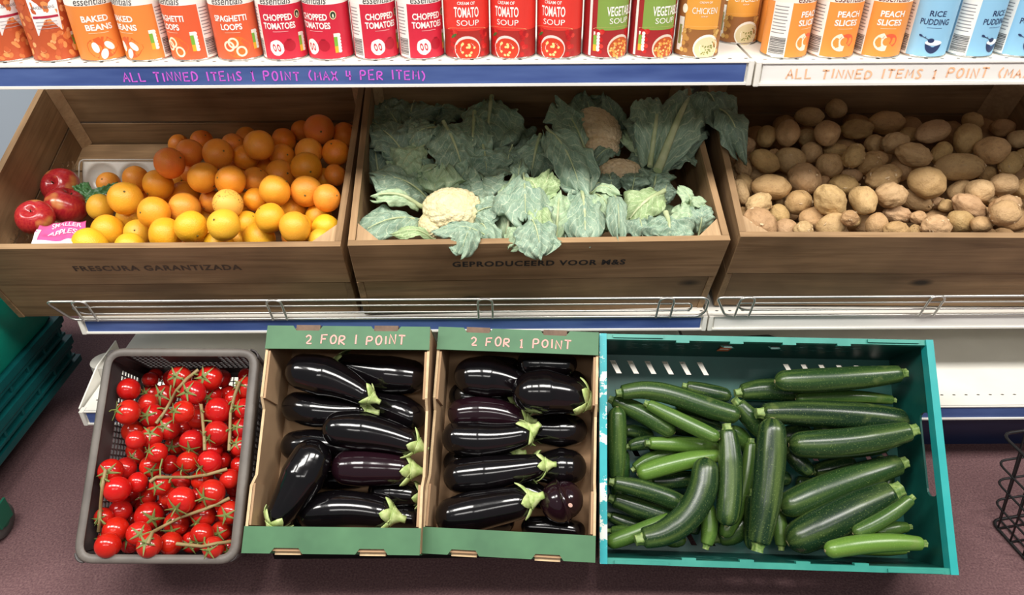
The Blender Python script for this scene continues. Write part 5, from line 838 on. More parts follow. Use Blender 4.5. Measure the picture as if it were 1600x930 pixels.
# ================= tins =================
RC, HC = .0363, .108
def wrapfn(R0, layer): 
    rr = R0+.00012*layer
    return lambda s, t: Vector((rr*math.sin(s/R0), -rr*math.cos(s/R0), t))
class Print:
    """flat print wrapped round a tin"""
    def __init__(s): s.mb = MB(); s.mats = []
    def mi(s, c):
        k = 'ink_%02x%02x%02x' % tuple(c)
        m = flat(k, c, .45)
        if m not in s.mats: s.mats.append(m)
        return s.mats.index(m)
    def rect(s, s0, s1, t0, t1, c, layer=1, M=1):
        f = wrapfn(RC, layer); n = max(1, int(abs(s1-s0)/.003)); vs = []
        for i in range(n+1):
            x = s0+(s1-s0)*i/n; vs += [f(x, t0), f(x, t1)]
        s.mb.add(vs, [(2*i, 2*i+2, 2*i+3, 2*i+1) for i in range(n)], s.mi(c), True)
    def poly(s, pts, c, layer=2):
        f = wrapfn(RC, layer); cx = sum(p[0] for p in pts)/len(pts); cy = sum(p[1] for p in pts)/len(pts)
        mids = [((p[0]+cx)/2, (p[1]+cy)/2) for p in pts]; n = len(pts)
        vs = [f(*p) for p in pts]+[f(*p) for p in mids]+[f(cx, cy)]
        s.mb.add(vs, [(i, (i+1) % n, n+(i+1) % n, n+i) for i in range(n)]+[(n+i, n+(i+1) % n, 2*n) for i in range(n)], s.mi(c), True)
    def ell(s, cx, cy, a, b, c, layer=2, rot=0, n=18, wob=0, seed=0):
        rg = random.Random(seed); pts = []
        for i in range(n):
            t = 2*PI*i/n; k = 1+rg.uniform(-wob, wob); x, y = a*k*math.cos(t), b*k*math.sin(t)
            pts.append((cx+x*math.cos(rot)-y*math.sin(rot), cy+x*math.sin(rot)+y*math.cos(rot)))
        s.poly(pts, c, layer)
    def ring(s, cx, cy, a, b, w, c, layer=3, rot=0, n=24, a0=0, a1=2*PI):
        f = wrapfn(RC, layer); vs = []
        for i in range(n+1):
            t = a0+(a1-a0)*i/n
            for k in (1, 1-w/a):
                x, y = a*k*math.cos(t), b*k*math.sin(t)
                vs.append(f(cx+x*math.cos(rot)-y*math.sin(rot), cy+x*math.sin(rot)+y*math.cos(rot)))
        s.mb.add(vs, [(2*i, 2*i+1, 2*i+3, 2*i+2) for i in range(n)], s.mi(c), True)
    def text(s, txt, cx, cy, w, h, c, layer=4, off=.018, shear=0):
        f = wrapfn(RC, layer); vs, fs = fit_text(txt, w, h, off, shear)
        s.mb.add([f(cx+v.x, cy+v.y) for v in vs], fs, s.mi(c), False)
    def barcode(s, s0, s1, t0, t1):
        s.rect(s0, s1, t0, t1, (240, 236, 228), 2); rg = random.Random(3); y = t0+.004
        while y < t0+.030:
            h = rg.choice((.0005, .0009, .0014)); s.rect(s0+.002, s1-.002, y, y+h, (70, 66, 66), 3); y += h+rg.choice((.0006, .001))
        for k in range(9): s.rect(s0+.002, s1-.003-rg.random()*.004, t0+.036+k*.005, t0+.0375+k*.005, (150, 146, 146), 3)
    def nutri(s, s0, t0, h=.03):
        s.rect(s0, s0+.009, t0, t0+h, (238, 236, 224), 3); s.rect(s0, s0+.0055, t0+h*.33, t0+h*.82, (126, 178, 62), 4); s.rect(s0, s0+.0055, t0, t0+h*.33, (244, 178, 50), 4)
        for k in range(6): s.ell(s0+.0085, t0+h*(.08+.165*k), .0028, .0028, (240, 238, 230), 5, n=10)
TAU = 2*PI*RC
def design(kind):
    p = Print(); full = lambda c, t0=.003, t1=.105, l=1: p.rect(-TAU/2, TAU/2, t0, t1, c, l)
    cream = (244, 240, 232)
    if kind == 'beans_photo':
        full((186, 84, 46)); rg = random.Random(8)
        for k in range(230):
            p.ell(rg.uniform(-TAU/2, TAU/2), rg.uniform(.006, .1), rg.uniform(.0042, .006), rg.uniform(.003, .004), rg.choice([(214, 122, 66), (226, 146, 84), (196, 92, 52), (236, 168, 110)]), 2+k % 4, rg.uniform(0, 3), n=10)
        for c in (0, TAU/2):
            p.poly([(c-.018, .105), (c-.017, .042), (c+.02, .048), (c+.026, .105)], (240, 238, 236), 7)
            p.text('BAKED BEANS', c+.002, .084, .032, .0045, (120, 112, 112), 8, 0); p.rect(c-.016, c+.02, .068, .0715, (176, 44, 72), 8)
            for k in range(3): p.rect(c-.014, c+.016, .062-.005*k, .0628-.005*k, (170, 164, 166), 8)
        p.nutri(.032, .012)
    elif kind == 'baked_beans':
        o = (228, 136, 62); full(o, .003, .086); full(cream, .086, .105)
        p.text('essentials', 0, .0925, .05, .011, (60, 54, 52), 4, .0, .25)
        p.text('BAKED', .0, .0665, .040, .0095, cream, 4, .03); p.text('BEANS', .003, .0535, .040, .0095, cream, 4, .03); p.rect(-.015, .015, .0445, .0453, (240, 210, 170), 3)
        p.ell(0, .022, .024, .0165, (214, 94, 42), 2, 0, 22, .08, 2)
        for x, y, r in ((-.0105, .023, 1.75), (.0005, .0125, 1.15), (.0105, .0245, 2.4)): p.ell(x, y, .0085, .0052, cream, 4, r)
        p.nutri(.038, .018); p.barcode(.055, .078, .003, .086)
    elif kind == 'loops':
        o = (222, 96, 56); full(o, .003, .086); full(cream, .086, .105)
        p.text('essentials', 0, .0925, .05, .011, (60, 54, 52), 4, .0, .25)
        p.text('SPAGHETTI', 0, .0665, .052, .0095, cream, 4, .03); p.text('LOOPS', 0, .0535, .033, .0095, cream, 4, .03); p.rect(-.012, .012, .0445, .0453, (240, 190, 160), 3)
        p.ell(.004, .022, .02, .016, (232, 116, 48), 2, 0, 22, .05, 2)
        for x, y in ((-.009, .024), (-.002, .029), (.009, .0155)): p.ring(x, y, .0085, .0085, .003, (250, 234, 200), 4)
        p.nutri(.030, .016); p.barcode(.05, .074, .003, .086)
    elif kind == 'chopped':
        o = (206, 40, 62); full(o, .003, .086); full(cream, .086, .105)
        p.text('essentials', 0, .0925, .05, .011, (60, 54, 52), 4, .0, .25)
        p.text('CHOPPED', 0, .0675, .047, .010, cream, 4, .03); p.text('TOMATOES', .001, .0545, .052, .010, cream, 4, .03); p.rect(-.010, .014, .0455, .0463, (240, 170, 170), 3)
        p.ell(-.008, .021, .0115, .0125, cream, 3, 0, 18, .04, 3)
        for x in (-.0115, -.0045): p.ring(x, .021, .0026, .006, .0011, o, 5, .2)
        p.ell(.013, .024, .0095, .009, (176, 24, 44), 3); p.ell(.013, .033, .004, .0012, (150, 20, 36), 4)
        p.nutri(.030, .012); p.ring(.033, .070, .0052, .0065, .001, (236, 220, 170), 4); p.ell(.033, .070, .0042, .0055, (40, 60, 40), 3); p.ell(.033, .069, .0014, .003, (230, 230, 200), 5)
        p.barcode(-.056, -.032, .003, .086)
    elif kind in ('tomato_soup', 'veg_soup', 'chicken'):
        bg, top, bowl, soup = {'tomato_soup': ((168, 44, 38), (222, 58, 48), (236, 214, 206), (206, 60, 34)), 'veg_soup': ((160, 38, 40), (132, 160, 74), (226, 208, 190), (190, 84, 40)), 'chicken': ((150, 98, 52), (226, 158, 66), (244, 240, 226), (226, 212, 166))}[kind]
        full(bg); 
        p.rect(-.028, .03, .045, .105, top, 2)
        if kind == 'tomato_soup': full(top, .045, .105, 2)
        cx = .0 if kind == 'tomato_soup' else .012
        p.ring(0, .046, .034, .004, .0015, (240, 200, 140), 4, n=20, a0=0, a1=PI)
        if kind == 'tomato_soup':
            p.text('CREAM OF', 0, .087, .028, .0048, cream, 4, .01); p.text('TOMATO', 0, .0735, .040, .0155, cream, 4, .02); p.text('SOUP', .002, .0575, .036, .0085, cream, 4, .0)
        elif kind == 'veg_soup':
            p.text('VEGETABLE', .012, .0735, .050, .0145, cream, 4, .02); p.text('SOUP', .009, .059, .034, .0085, cream, 4, .0)
        else:
            p.text('CREAM OF', .003, .086, .02, .003, cream, 4, 0); p.text('CHICKEN', .003, .0735, .040, .0095, cream, 4, .0); p.text('SOUP', .003, .065, .01, .002, cream, 4, 0)
            p.rect(-.040, -.029, .010, .062, (236, 232, 220), 3); p.rect(-.038, -.032, .02, .05, (140, 150, 90), 4); p.ell(-.03, .075, .005, .007, (246, 236, 214), 4)
        rg = random.Random(5)
        for k in range(26): p.ell(rg.choice((-1, 1))*rg.uniform(.02, .034)+.004, rg.uniform(.008, .044), .0038, .0038, rg.choice([(196, 30, 30), (168, 24, 30), (214, 60, 50)]) if kind != 'chicken' else rg.choice([(190, 140, 70), (214, 176, 100), (130, 84, 40)]), 3, n=10)
        p.ell(cx, .017, .0215, .0205, bowl, 4, 0, 26); p.ell(cx+.0005, .016, .0195, .0175, soup, 5, 0, 26)
        if kind == 'tomato_soup':
            for k in range(12): p.ell(cx+rg.uniform(-.012, .012), rg.uniform(.004, .026), .0024, .0020, (246, 214, 140), 6, rg.uniform(0, 3), n=6)
            p.ell(-.022, .037, .006, .002, (70, 110, 50), 4, .6)
        elif kind == 'veg_soup':
            for k in range(60):
                a = rg.uniform(0, 2*PI); q = math.sqrt(rg.random())*.017
                p.ell(cx+q*math.cos(a), .015+q*.85*math.sin(a), .0022, .0018, rg.choice([(236, 160, 70), (240, 190, 110), (206, 96, 40)]), 6, n=8)
            p.nutri(-.033, .012); p.rect(-.042, -.037, .004, .10, cream, 4)
        else:
            for k in range(26): p.ell(cx+rg.gauss(0, .006), .014+rg.gauss(0, .005), .0014, .0011, rg.choice([(120, 130, 60), (150, 150, 80)]), 6, n=6)
    elif kind == 'peach':
        full((236, 148, 66), .003, .086); full((246, 236, 222), .086, .105)
        p.text('essentials', 0, .0925, .05, .011, (120, 54, 44), 4, .0, .25)
        p.text('PEACH', .002, .0690, .037, .0095, cream, 4, .028); p.text('SLICES', 0, .0560, .037, .0095, cream, 4, .028); p.rect(-.012, .012, .0465, .0472, (246, 214, 176), 3)
        for ox, oy, c, k, r0 in ((-.008, .026, (248, 232, 206), 1, 0), (.012, .028, (232, 98, 62), .8, 1)):
            pts = []
            for i in range(12): a = PI*.55+PI*1.05*i/11 if not r0 else PI*.9-PI*1.2*i/11; pts.append((ox+k*.0155*math.cos(a)+(.006 if not r0 else -.006), oy+k*.014*math.sin(a)))
            q = []
            for i in range(12): a = PI*1.6-PI*1.05*i/11 if not r0 else -PI*.3+PI*1.2*i/11; q.append((ox+k*.006*math.cos(a)+(.010 if not r0 else -.009), oy+k*.0065*math.sin(a)+.001))
            f = wrapfn(RC, 3 if r0 else 4); n = 12
            vs = [f(*a) for a in pts]+[f(*a) for a in q[::-1]]
            p.mb.add(vs, [(i, i+1, n+i+1, n+i) for i in range(n-1)], p.mi(c), True)
        p.barcode(-.062, -.032, .003, .086)
    elif kind == 'rice':
        full((142, 192, 222), .003, .09); full((226, 230, 232), .09, .105); nv = (40, 54, 92)
        p.text('essentials', 0, .0955, .05, .009, nv, 4, .0, .25)
        p.text('RICE', .003, .0690, .024, .0085, nv, 4, .012); p.text('PUDDING', .002, .0565, .043, .0090, nv, 4, .012); p.rect(-.008, .014, .0470, .0476, (80, 100, 140), 3)
        n = 14; pts = [(.008+.0125*math.cos(PI+PI*i/n), .024+.016*math.sin(PI+PI*i/n)) for i in range(n+1)]
        p.poly(pts, nv, 4); p.ell(.008, .0245, .0130, .0042, (236, 240, 242), 5); p.ell(.003, .028, .0048, .0035, nv, 6)
        p.ring(-.006, .033, .0008, .0008, .0007, nv, 5)
        p.poly([(-.0135, .0355), (.001, .0290), (.0015, .0278), (-.013, .0340)], nv, 6); p.ell(-.0135, .0350, .003, .0016, nv, 6, -.45)
        p.barcode(-.060, -.030, .003, .09)
    return p
_proto = {}
STEEL = flat('tin_steel', (190, 188, 182), .25, .9)
def lathe(prof, n=40):
    mb = MB(); vs = []
    for r, z in prof:
        for k in range(n): a = 2*PI*k/n; vs.append((r*math.cos(a), r*math.sin(a), z))
    fs = []
    for i in range(len(prof)-1):
        for k in range(n): k2 = (k+1) % n; fs.append((i*n+k, i*n+k2, (i+1)*n+k2, (i+1)*n+k))
    mb.add(vs, fs, 0, True); m = len(prof)
    mb.add(vs[:n], [tuple(range(n-1, -1, -1))]); mb.add(vs[-n:], [tuple(range(n))]); return mb
body_me = lathe([(RC-.001, 0), (RC+.0008, .0006), (RC+.0008, .0022), (RC-.0002, .003), (RC-.0002, HC-.003)]).mesh('body'); body_me.materials.append(STEEL)
lid_me = lathe([(RC+.0008, HC-.003), (RC+.0008, HC-.0005), (RC-.001, HC), (RC-.002, HC-.003), (RC-.004, HC-.003)]).mesh('lid'); lid_me.materials.append(STEEL)
def tin(kind, x, y, z, yaw, label, group):
    if kind not in _proto:
        p = design(kind); me = p.mb.mesh('label_print')
        for m in p.mats: me.materials.append(m)
        _proto[kind] = me
    t = empty('food_tin', (x, y, z)); t.rotation_euler = (0, 0, yaw); tag(t, label, 'tin', group)
    link('body', body_me, t); link('lid', lid_me, t); link('label_print', _proto[kind], t)
def face(x, y): return math.atan2(x, y)*-1   # yaw that turns the label towards the viewer side
def pxx(px, y, z): # world x of a pixel column at depth
    Dd = y*math.cos(R(33))-(z-1.21)*math.sin(R(33)); return (px-800)/1180*Dd+.0023
YC = 1.2305+RC+.001
TINS = [('beans_photo', 20, 20, 'tin with a photo of baked beans, cut by the left edge'),
 ('beans_photo', 93, -5, 'tin with a photo of baked beans and a white name panel, second from the left'),
 ('baked_beans', 165, 0, 'orange baked beans tin facing forward with three white beans'),
 ('baked_beans', 236, -52, 'orange baked beans tin turned left to show its nutrition panel'),
 ('loops', 307, -52, 'red-orange spaghetti loops tin turned left beside the baked beans'),
 ('loops', 378, -12, 'red-orange spaghetti loops tin facing forward'),
 ('chopped', 449, -10, 'red chopped tomatoes tin facing forward, leftmost of the four'),
 ('chopped', 519, -38, 'red chopped tomatoes tin turned left showing a round dark badge'),
 ('chopped', 590, 16, 'red chopped tomatoes tin with its barcode at left, third of the four'),
 ('chopped', 660, 18, 'red chopped tomatoes tin next to the tomato soup'),
 ('tomato_soup', 731, 0, 'cream of tomato soup tin, leftmost of three'),
 ('tomato_soup', 802, -18, 'cream of tomato soup tin, middle of three'),
 ('tomato_soup', 873, -18, 'cream of tomato soup tin, rightmost of three'),
 ('veg_soup', 944, 22, 'vegetable soup tin with a green label, beside the tomato soup'),
 ('veg_soup', 1015, 20, 'vegetable soup tin with a green label, beside the chicken soup'),
 ('chicken', 1086, 8, 'golden chicken soup tin in the front row at the bay seam'),
 ('peach', 1223, 55, 'orange peach slices tin turned right showing its barcode'),
 ('peach', 1295, 28, 'orange peach slices tin, middle of three'),
 ('peach', 1367, 18, 'orange peach slices tin beside the rice pudding'),
 ('rice', 1438, 12, 'light blue rice pudding tin facing forward'),
 ('rice', 1510, 48, 'light blue rice pudding tin turned right showing its barcode'),
 ('rice', 1582, 25, 'light blue rice pudding tin cut by the right edge')]
GR = {'beans_photo': 'tins with a photo of beans', 'baked_beans': 'orange baked beans tins', 'loops': 'spaghetti loops tins', 'chopped': 'chopped tomatoes tins', 'tomato_soup': 'tomato soup tins', 'veg_soup': 'vegetable soup tins', 'chicken': 'chicken soup tins', 'peach': 'peach slices tins', 'rice': 'rice pudding tins'}
xl = -9
for kind, px, dy, lab in TINS:
    z = ZT if px < 1180 else ZT-.002; x = pxx(px, YC, z); x = max(x, xl+2*RC+.0018); xl = x
    tin(kind, x, YC, z, -math.atan2(x, 1.2)*-1*1.0*.0+R(dy)+math.atan2(-x, YC)*1.0*(1) if False else R(dy)-math.atan2(x, YC), lab, GR[kind])
y2 = YC+.085; x = pxx(1148, y2, ZT); tin('chicken', x, y2, ZT, R(12)-math.atan2(x, y2), 'golden chicken soup tin standing one row further back', GR['chicken'])
y3 = YC+.075; x = pxx(1215, y3, ZT); tin('peach', max(x, XS+.006+RC), y3, ZT-.002, R(55)-math.atan2(x, y3), 'orange peach slices tin behind the front row, peeking out at the seam', GR['peach'])

# ================= wooden crates =================
def wood_crate(key, label, text, tx, tw, col):
    M = cmat(key); d = D['M'][key]; W, Lc, H = .34, .45, d['d']; T = .012
    t = empty('wooden_crate', M=M); tag(t, label, 'crate', 'wooden crates on the middle shelf')
    h1 = .108
    def b(n, x0, x1, y0, y1, z0, z1, m, par=t, tm=None):
        o = MB().box(x0, x1, y0, y1, z0, z1, 0, None, 1 if tm else None).build(n, [m, tm] if tm else m, par, .0012); return o
    f = b('front_board', -W, W, 0, T, -h1, 0, WX, tm=WE)
    b('front_board', -W+T, W-T, .003, T, -H, -h1-.004, WX)
    for sx in (-1, 1):
        x0, x1 = (-W, -W+T) if sx < 0 else (W-T, W)
        b('side_board', x0, x1, T+.0005, Lc, -h1, 0, WY, tm=WEY)
        b('side_board', x0, x1, .001, Lc, -H, -h1-.004, WY)
    b('back_board', -W, W, Lc, Lc+T, -h1, 0, WX, tm=WE)
    b('back_board', -W, W, Lc, Lc+T, -H, -h1-.006, WX)
    for k in range(5): b('floor_slat', -W+T+.001, W-T-.001, T+.002+k*.0872, T+.002+k*.0872+.082, -.178, -.171, WX)
    for sx in (-1, 1):
        for y, sy in ((T+.001, 1), (Lc-.001, -1)):
            cw = .042 if (sy > 0 or key == 'wood3') else .018
            x = sx*(W-T-.001); q = [(x, y), (x-sx*cw, y), (x, y+sy*cw)]
            mb = MB().add([(a, c, -.171) for a, c in q]+[(a, c, -.004) for a, c in q], [(0,1,2), (5,4,3), (0,3,4,1), (1,4,5,2), (2,5,3,0)]); 
            mb.build('corner_post', WEY, t)
    if text:
        vs, fs = fit_text(text, tw, .0160, .036, 0, 1.15)
        mb = MB().add([(tx+v.x, -.0004, -.058+v.y) for v in vs], fs)
        mb.build('stencil_print', col, f)
    # wedge under the raised back
    b('prop_block', -W+.03, W-.03, Lc-.05, Lc-.01, -H-.125, -H-.001, WX)
    return t, M
def stencil(name, c):
    t = NT(name); n = t.noise(t.coord('Object'), 90, 4, .7)
    t.base(t.ramp(n, [(.45, s2l(c)), (.7, s2l([min(255, v*1.25+8) for v in c]))])); return t.set(Roughness=.7)
wood_crate('wood1', 'wooden crate of oranges stencilled FRESCURA GARANTIZADA, left on the middle shelf', 'FRESCURA GARANTIZADA', -.004, .305, stencil('stencil_faded', (76, 60, 48)))
wood_crate('wood2', 'wooden crate of cauliflowers stencilled GEPRODUCEERD VOOR M&S, centre of the middle shelf', 'GEPRODUCEERD VOOR M&S', -.0, .318, stencil('stencil_dark', (36, 32, 32)))
wood_crate('wood3', 'wooden crate of potatoes without print, right on the middle shelf', None, 0, 0, None)

# ================= row / ordinal labels =================
ORD = ['', 'first', 'second', 'third', 'fourth', 'fifth', 'sixth', 'seventh', 'eighth', 'ninth', 'tenth', 'eleventh', 'twelfth', 'thirteenth', 'fourteenth', 'fifteenth', 'sixteenth', 'seventeenth', 'eighteenth', 'nineteenth', 'twentieth']
def row_labels(pts, nrows, what, rowname):
    idx = sorted(range(len(pts)), key=lambda i: -pts[i][1]); out = [None]*len(pts); per = math.ceil(len(pts)/nrows)
    for r in range(nrows):
        row = sorted(idx[r*per:(r+1)*per], key=lambda i: pts[i][0])
        for k, i in enumerate(row):
            m = len(row)
            pos = 'leftmost' if k == 0 else 'rightmost' if k == m-1 else (ORD[k+1]+' from the left' if k < m/2 else ORD[m-k]+' from the right')
            out[i] = '%s, %s in %s' % (what(i), pos, rowname(r, nrows))
    return out
def rown(front, back, word='row'):
    def f(r, n): return front if r == 0 else back if r == n-1 else 'the %s row up' % ORD[r+1]
    return f
def project(p):
    y, z = p[1], p[2]-1.21; dd = y*math.cos(R(33))-z*math.sin(R(33)); u = y*math.sin(R(33))+z*math.cos(R(33)); return (800+1180*p[0]/dd, 465-1180*u/dd)
def low_labels(pts, what, n):
    return row_labels([project(p) for p in pts], n, lambda i: what, lambda r, m: 'row %s up' % ORD[r+1] if False else ('the front row' if r == 0 else 'the %s row up' % ORD[r+1]))
def ico(sub, fn):
    bm = bmesh.new(); bmesh.ops.create_icosphere(bm, subdivisions=sub, radius=1)
    for v in bm.verts: v.co = fn(v.co.copy())
    me = bpy.data.meshes.new('m'); bm.to_mesh(me); bm.free(); smooth(me); return me
def rquat(ax, rg):
    q = Vector(ax).normalized().to_track_quat('Z', 'Y'); return q @ Matrix.Rotation(rg.uniform(0, 6.28), 3, 'Z').to_quaternion()

# ================= oranges =================
def orange_fn(sd):
    def f(v):
        k = 1-.035*abs(v.z)**3; n = noise.noise(v*1.3+Vector((sd, 0, 0)))*.035
        r = (1+n)*k
        if v.z > .96: r -= (v.z-.96)*.8
        return Vector((v.x*r, v.y*r, v.z*r))
    return f
o_me = [ico(4, orange_fn(s)) for s in range(4)]
btn = ico(2, lambda v: Vector((v.x*.065, v.y*.065, v.z*.03+.955)))
btn.materials.append(flat('stem_button', (98, 92, 44), .7))
for m in o_me: m.materials.append(MATS['orange_peel'])
rg = random.Random(11)
lab = row_labels(D['orange'], 6, lambda i: 'orange', rown('the front row', 'the rearmost row'))
for i, (px, py, lv, x, y, z, r) in enumerate(D['orange']):
    spot = abs(px-356) < 2 and abs(py-319) < 3
    yel = max(0, min(1, (py-270)/90)); 
    c = s2l((236-6*(1-yel)+rg.uniform(-6, 6), 138+40*yel+rg.uniform(-14, 12), 38+rg.uniform(-8, 14)))
    me = o_me[i % 4]
    if spot: me = me.copy(); me.materials.clear(); me.materials.append(MATS['spotted_peel'])
    o = link('orange', me); o.scale = (r, r*.99, r*.97); o.location = (x, y, z); o.rotation_mode = 'QUATERNION'
    ax = Vector((rg.uniform(-1, 1), rg.uniform(-1.4, .6), rg.uniform(-.4, 1))); o.rotation_quaternion = rquat(ax, rg); o.color = (*c, 1)
    nm = lab[i].replace('orange,', ('small orange,' if r < .0235 else 'orange,') if not spot else 'pale orange with brown spots,')
    tag(o, nm, 'orange', 'oranges in the left crate')
    link('stem_end', btn, o)
LL = low_labels([q[0][0] for q in D['orange_low']], 'half hidden lower-layer orange', 1)
for i, (pts, r) in enumerate(D['orange_low']):
    o = link('orange', o_me[1]); o.scale = (r, r, r); o.location = pts[0]; o.rotation_mode = 'QUATERNION'; o.rotation_quaternion = rquat((rg.uniform(-1, 1), rg.uniform(-1, 1), .3), rg); o.color = (*s2l((228, 134+rg.uniform(-8, 8), 44)), 1)
    tag(o, LL[i], 'orange', 'oranges in the lower layer')
# ================= apples =================
def apple_fn(v):
    a = v.z; rr = math.sqrt(v.x**2+v.y**2)
    k = 1+.03*math.cos(math.atan2(v.y, v.x)*5)*(1-a)*.5
    z = a*.9
    if a > 0: z -= .32*math.exp(-(rr/.26)**2)
    else: z += .22*math.exp(-(rr/.25)**2)
    w = 1.0+.04*a
    return Vector((v.x*w*k, v.y*w*k, z))
am = ico(4, apple_fn)
t = NT('apple_skin'); c = t.coord('Object'); sep = t.n('ShaderNodeSeparateXYZ'); t.l(c, sep.inputs[0]); n = t.noise(t.coord('Object', (1, 1, .25)), 9, 4, .6); n2 = t.noise(c, .9, 2, .5)
col = t.mix(t.ramp(n, [(.35, (0, 0, 0)), (.7, (.6, .6, .6))]), s2l((158, 28, 40)), s2l((196, 64, 50)))
col = t.mix(t.ramp(n2, [(.56, (0, 0, 0)), (.70, (.85, .85, .85))]), col, s2l((212, 156, 84))); t.base(col); t.set(Roughness=.22); am.materials.append(t.m)
stemm = flat('apple_stem', (70, 60, 34), .8)
for (x, y, z, r), ax, lb in zip(D['apple'], ((-.1, -.75, .65), (.5, .3, .9), (.15, -.55, .85)), ('red apple with a dark eye, topmost of the three at the left wall', 'glossy red apple with a yellow patch, rightmost of the three by the pink label', 'red apple with a yellow streak and stem hollow, lowest of the three')):
    o = link('apple', am); o.scale = (r, r, r); o.location = (x, y, z); o.rotation_mode = 'QUATERNION'; o.rotation_quaternion = rquat(ax, rg); tag(o, lb, 'apple', 'apples in the left crate')
    MB().tube([(0, 0, .5), (.02, .01, .62), (.05, .03, .78)], .035, 6).build('stem', stemm, o)

M1 = cmat('wood1'); M1i = M1.inverted()
def cam_hit(M, px, py, h):
    f = Vector((0, math.cos(R(33)), -math.sin(R(33)))); u = Vector((0, math.sin(R(33)), math.cos(R(33)))); a, b = px-800, 465-py; A = R(.35)
    d = f+Vector((1, 0, 0))*((a*math.cos(A)+b*math.sin(A))/1180)+u*((b*math.cos(A)-a*math.sin(A))/1180)
    n = M.col[2].xyz; p0 = M.translation+n*h; o = Vector((0, 0, 1.21)); return o+d*((p0-o).dot(n)/d.dot(n))
def sheet(fn, nx, ny, thick=.0004):
    mb = MB(); vs = [fn(i/nx, j/ny) for j in range(ny+1) for i in range(nx+1)]
    mb.add(vs, [(j*(nx+1)+i, j*(nx+1)+i+1, (j+1)*(nx+1)+i+1, (j+1)*(nx+1)+i) for j in range(ny) for i in range(nx)], 0, True); return mb
# pink printed bag (flat print on crumpled film)
Q = [M1i @ cam_hit(M1, *p) for p in ((48, 386, -.040), (128, 386, -.034), (134, 344, -.052), (62, 352, -.052))]
def bagpt(u, v):
    p = (Q[0]*(1-u)+Q[1]*u)*(1-v)+(Q[3]*(1-u)+Q[2]*u)*v
    return p+Vector((0, 0, .004*noise.noise(Vector((u*5, v*4, 1)))+.003*math.sin(u*9+v*3)))
bag = sheet(bagpt, 20, 14).build('fruit_bag', flat('pink_print', (226, 92, 152), .3)); bag.matrix_world = M1; tag(bag, 'crumpled pink and white printed apple bag beside the three apples', 'bag')
bag.modifiers.new('s', 'SOLIDIFY').thickness = .0006
whi = flat('white_print', (240, 232, 234), .35)
ww = MB()
for (u0, u1, v0, v1) in ((.0, .09, .0, .75), (.09, 1.0, .0, .26)):
    n = 10; vs = [bagpt(u0+(u1-u0)*i/n, v0+(v1-v0)*j/4)+Vector((0, 0, .0009)) for j in range(5) for i in range(n+1)]
    ww.add(vs, [(j*(n+1)+i, j*(n+1)+i+1, (j+1)*(n+1)+i+1, (j+1)*(n+1)+i) for j in range(4) for i in range(n)], 0, True)
ww.build('white_band', whi, bag)
lt = MB()
for s_, cx, cy, wd, ht in (('SMALLER', .6, .86, .62, .17), ('APPLES', .55, .58, .6, .22)):
    vs, fs = fit_text(s_, wd, ht, .02); lt.add([bagpt(cx+v.x, cy+v.y)+Vector((0, 0, .0013)) for v in vs], fs)
lt.build('bag_lettering', flat('bag_ink', (250, 206, 226), .4), bag)
# clear film
t = NT('clear_film'); t.base((1, 1, 1)); t.set(Roughness=.08, Transmission_Weight=1.0, IOR=1.1, Alpha=.45); FILM = t.m
def film(pxs, h, label, name='plastic_film', m=FILM, amp=.012, sd=0):
    Q = [M1i @ cam_hit(M1, x, y, hh) for (x, y), hh in zip(pxs, h)]
    def f(u, v):
        p = (Q[0]*(1-u)+Q[1]*u)*(1-v)+(Q[3]*(1-u)+Q[2]*u)*v
        return p+Vector((0, 0, amp*noise.noise(Vector((u*6+sd, v*6, 2)))+amp*.5*noise.noise(Vector((u*17, v*15, sd)))))
    o = sheet(f, 24, 18).build(name, m); o.matrix_world = M1; o.modifiers.new('s', 'SOLIDIFY').thickness = .0004; tag(o, label, 'wrapping' if m is FILM else 'leaf'); return o
film([(84, 288), (122, 292), (118, 252), (88, 254)], [-.115, -.115, -.085, -.085], 'crumpled clear plastic film above the apples', sd=2)
film([(10, 384), (50, 386), (48, 352), (14, 356)], [-.10, -.10, -.095, -.095], 'torn clear plastic film in the front left corner of the orange crate', sd=7)
gl = flat('green_leaf', (66, 112, 62), .4)
film([(116, 318), (150, 308), (138, 284), (110, 290)], [-.10, -.10, -.095, -.095], 'dark green citrus leaf next to the apples', 'citrus_leaf', gl, .01, 3)
film([(134, 318), (188, 296), (184, 284), (132, 300)], [-.075, -.07, -.065, -.07], 'long green citrus leaf lying against the oranges', 'citrus_leaf', gl, .008, 5)
# clear punnet leaning on the back
t = NT('clear_tray'); t.base(s2l((206, 200, 190))); t.set(Roughness=.25, Alpha=.55); TRAY = t.m
Q = [cam_hit(M1, 122, 312, -.150), cam_hit(M1, 262, 312, -.150), cam_hit(M1, 250, 244, -.105), cam_hit(M1, 132, 250, -.105)]
ex = (Q[1]-Q[0]); ey = (Q[3]-Q[0]); ez = ex.cross(ey).normalized(); wx, wy = ex.length, ey.length; ex.normalize(); ey = ez.cross(ex)
Mp = Matrix((( *[ex[i] for i in range(0)],),)) if False else Matrix.Identity(4)
for i in range(3): Mp[i][0], Mp[i][1], Mp[i][2], Mp[i][3] = ex[i], ey[i], ez[i], Q[0][i]
pn = empty('fruit_punnet', M=Mp); tag(pn, 'empty clear plastic punnet with round cups behind the oranges', 'punnet')
def traypt(u, v):
    z = .0
    for cx in (.25, .62, 1.0):
        dd = math.hypot((u-cx)*wx/.034, (v-.5)*wy/.036); z -= .010*max(0, 1-dd**4) if dd < 1 else 0
    e = min(u, 1-u, v, 1-v); z -= .012*max(0, 1-e/.05)
    return Vector((u*wx, v*wy, z))
q = sheet(traypt, 60, 36).build('tray', TRAY, pn); q.modifiers.new('s', 'SOLIDIFY').thickness = .0006
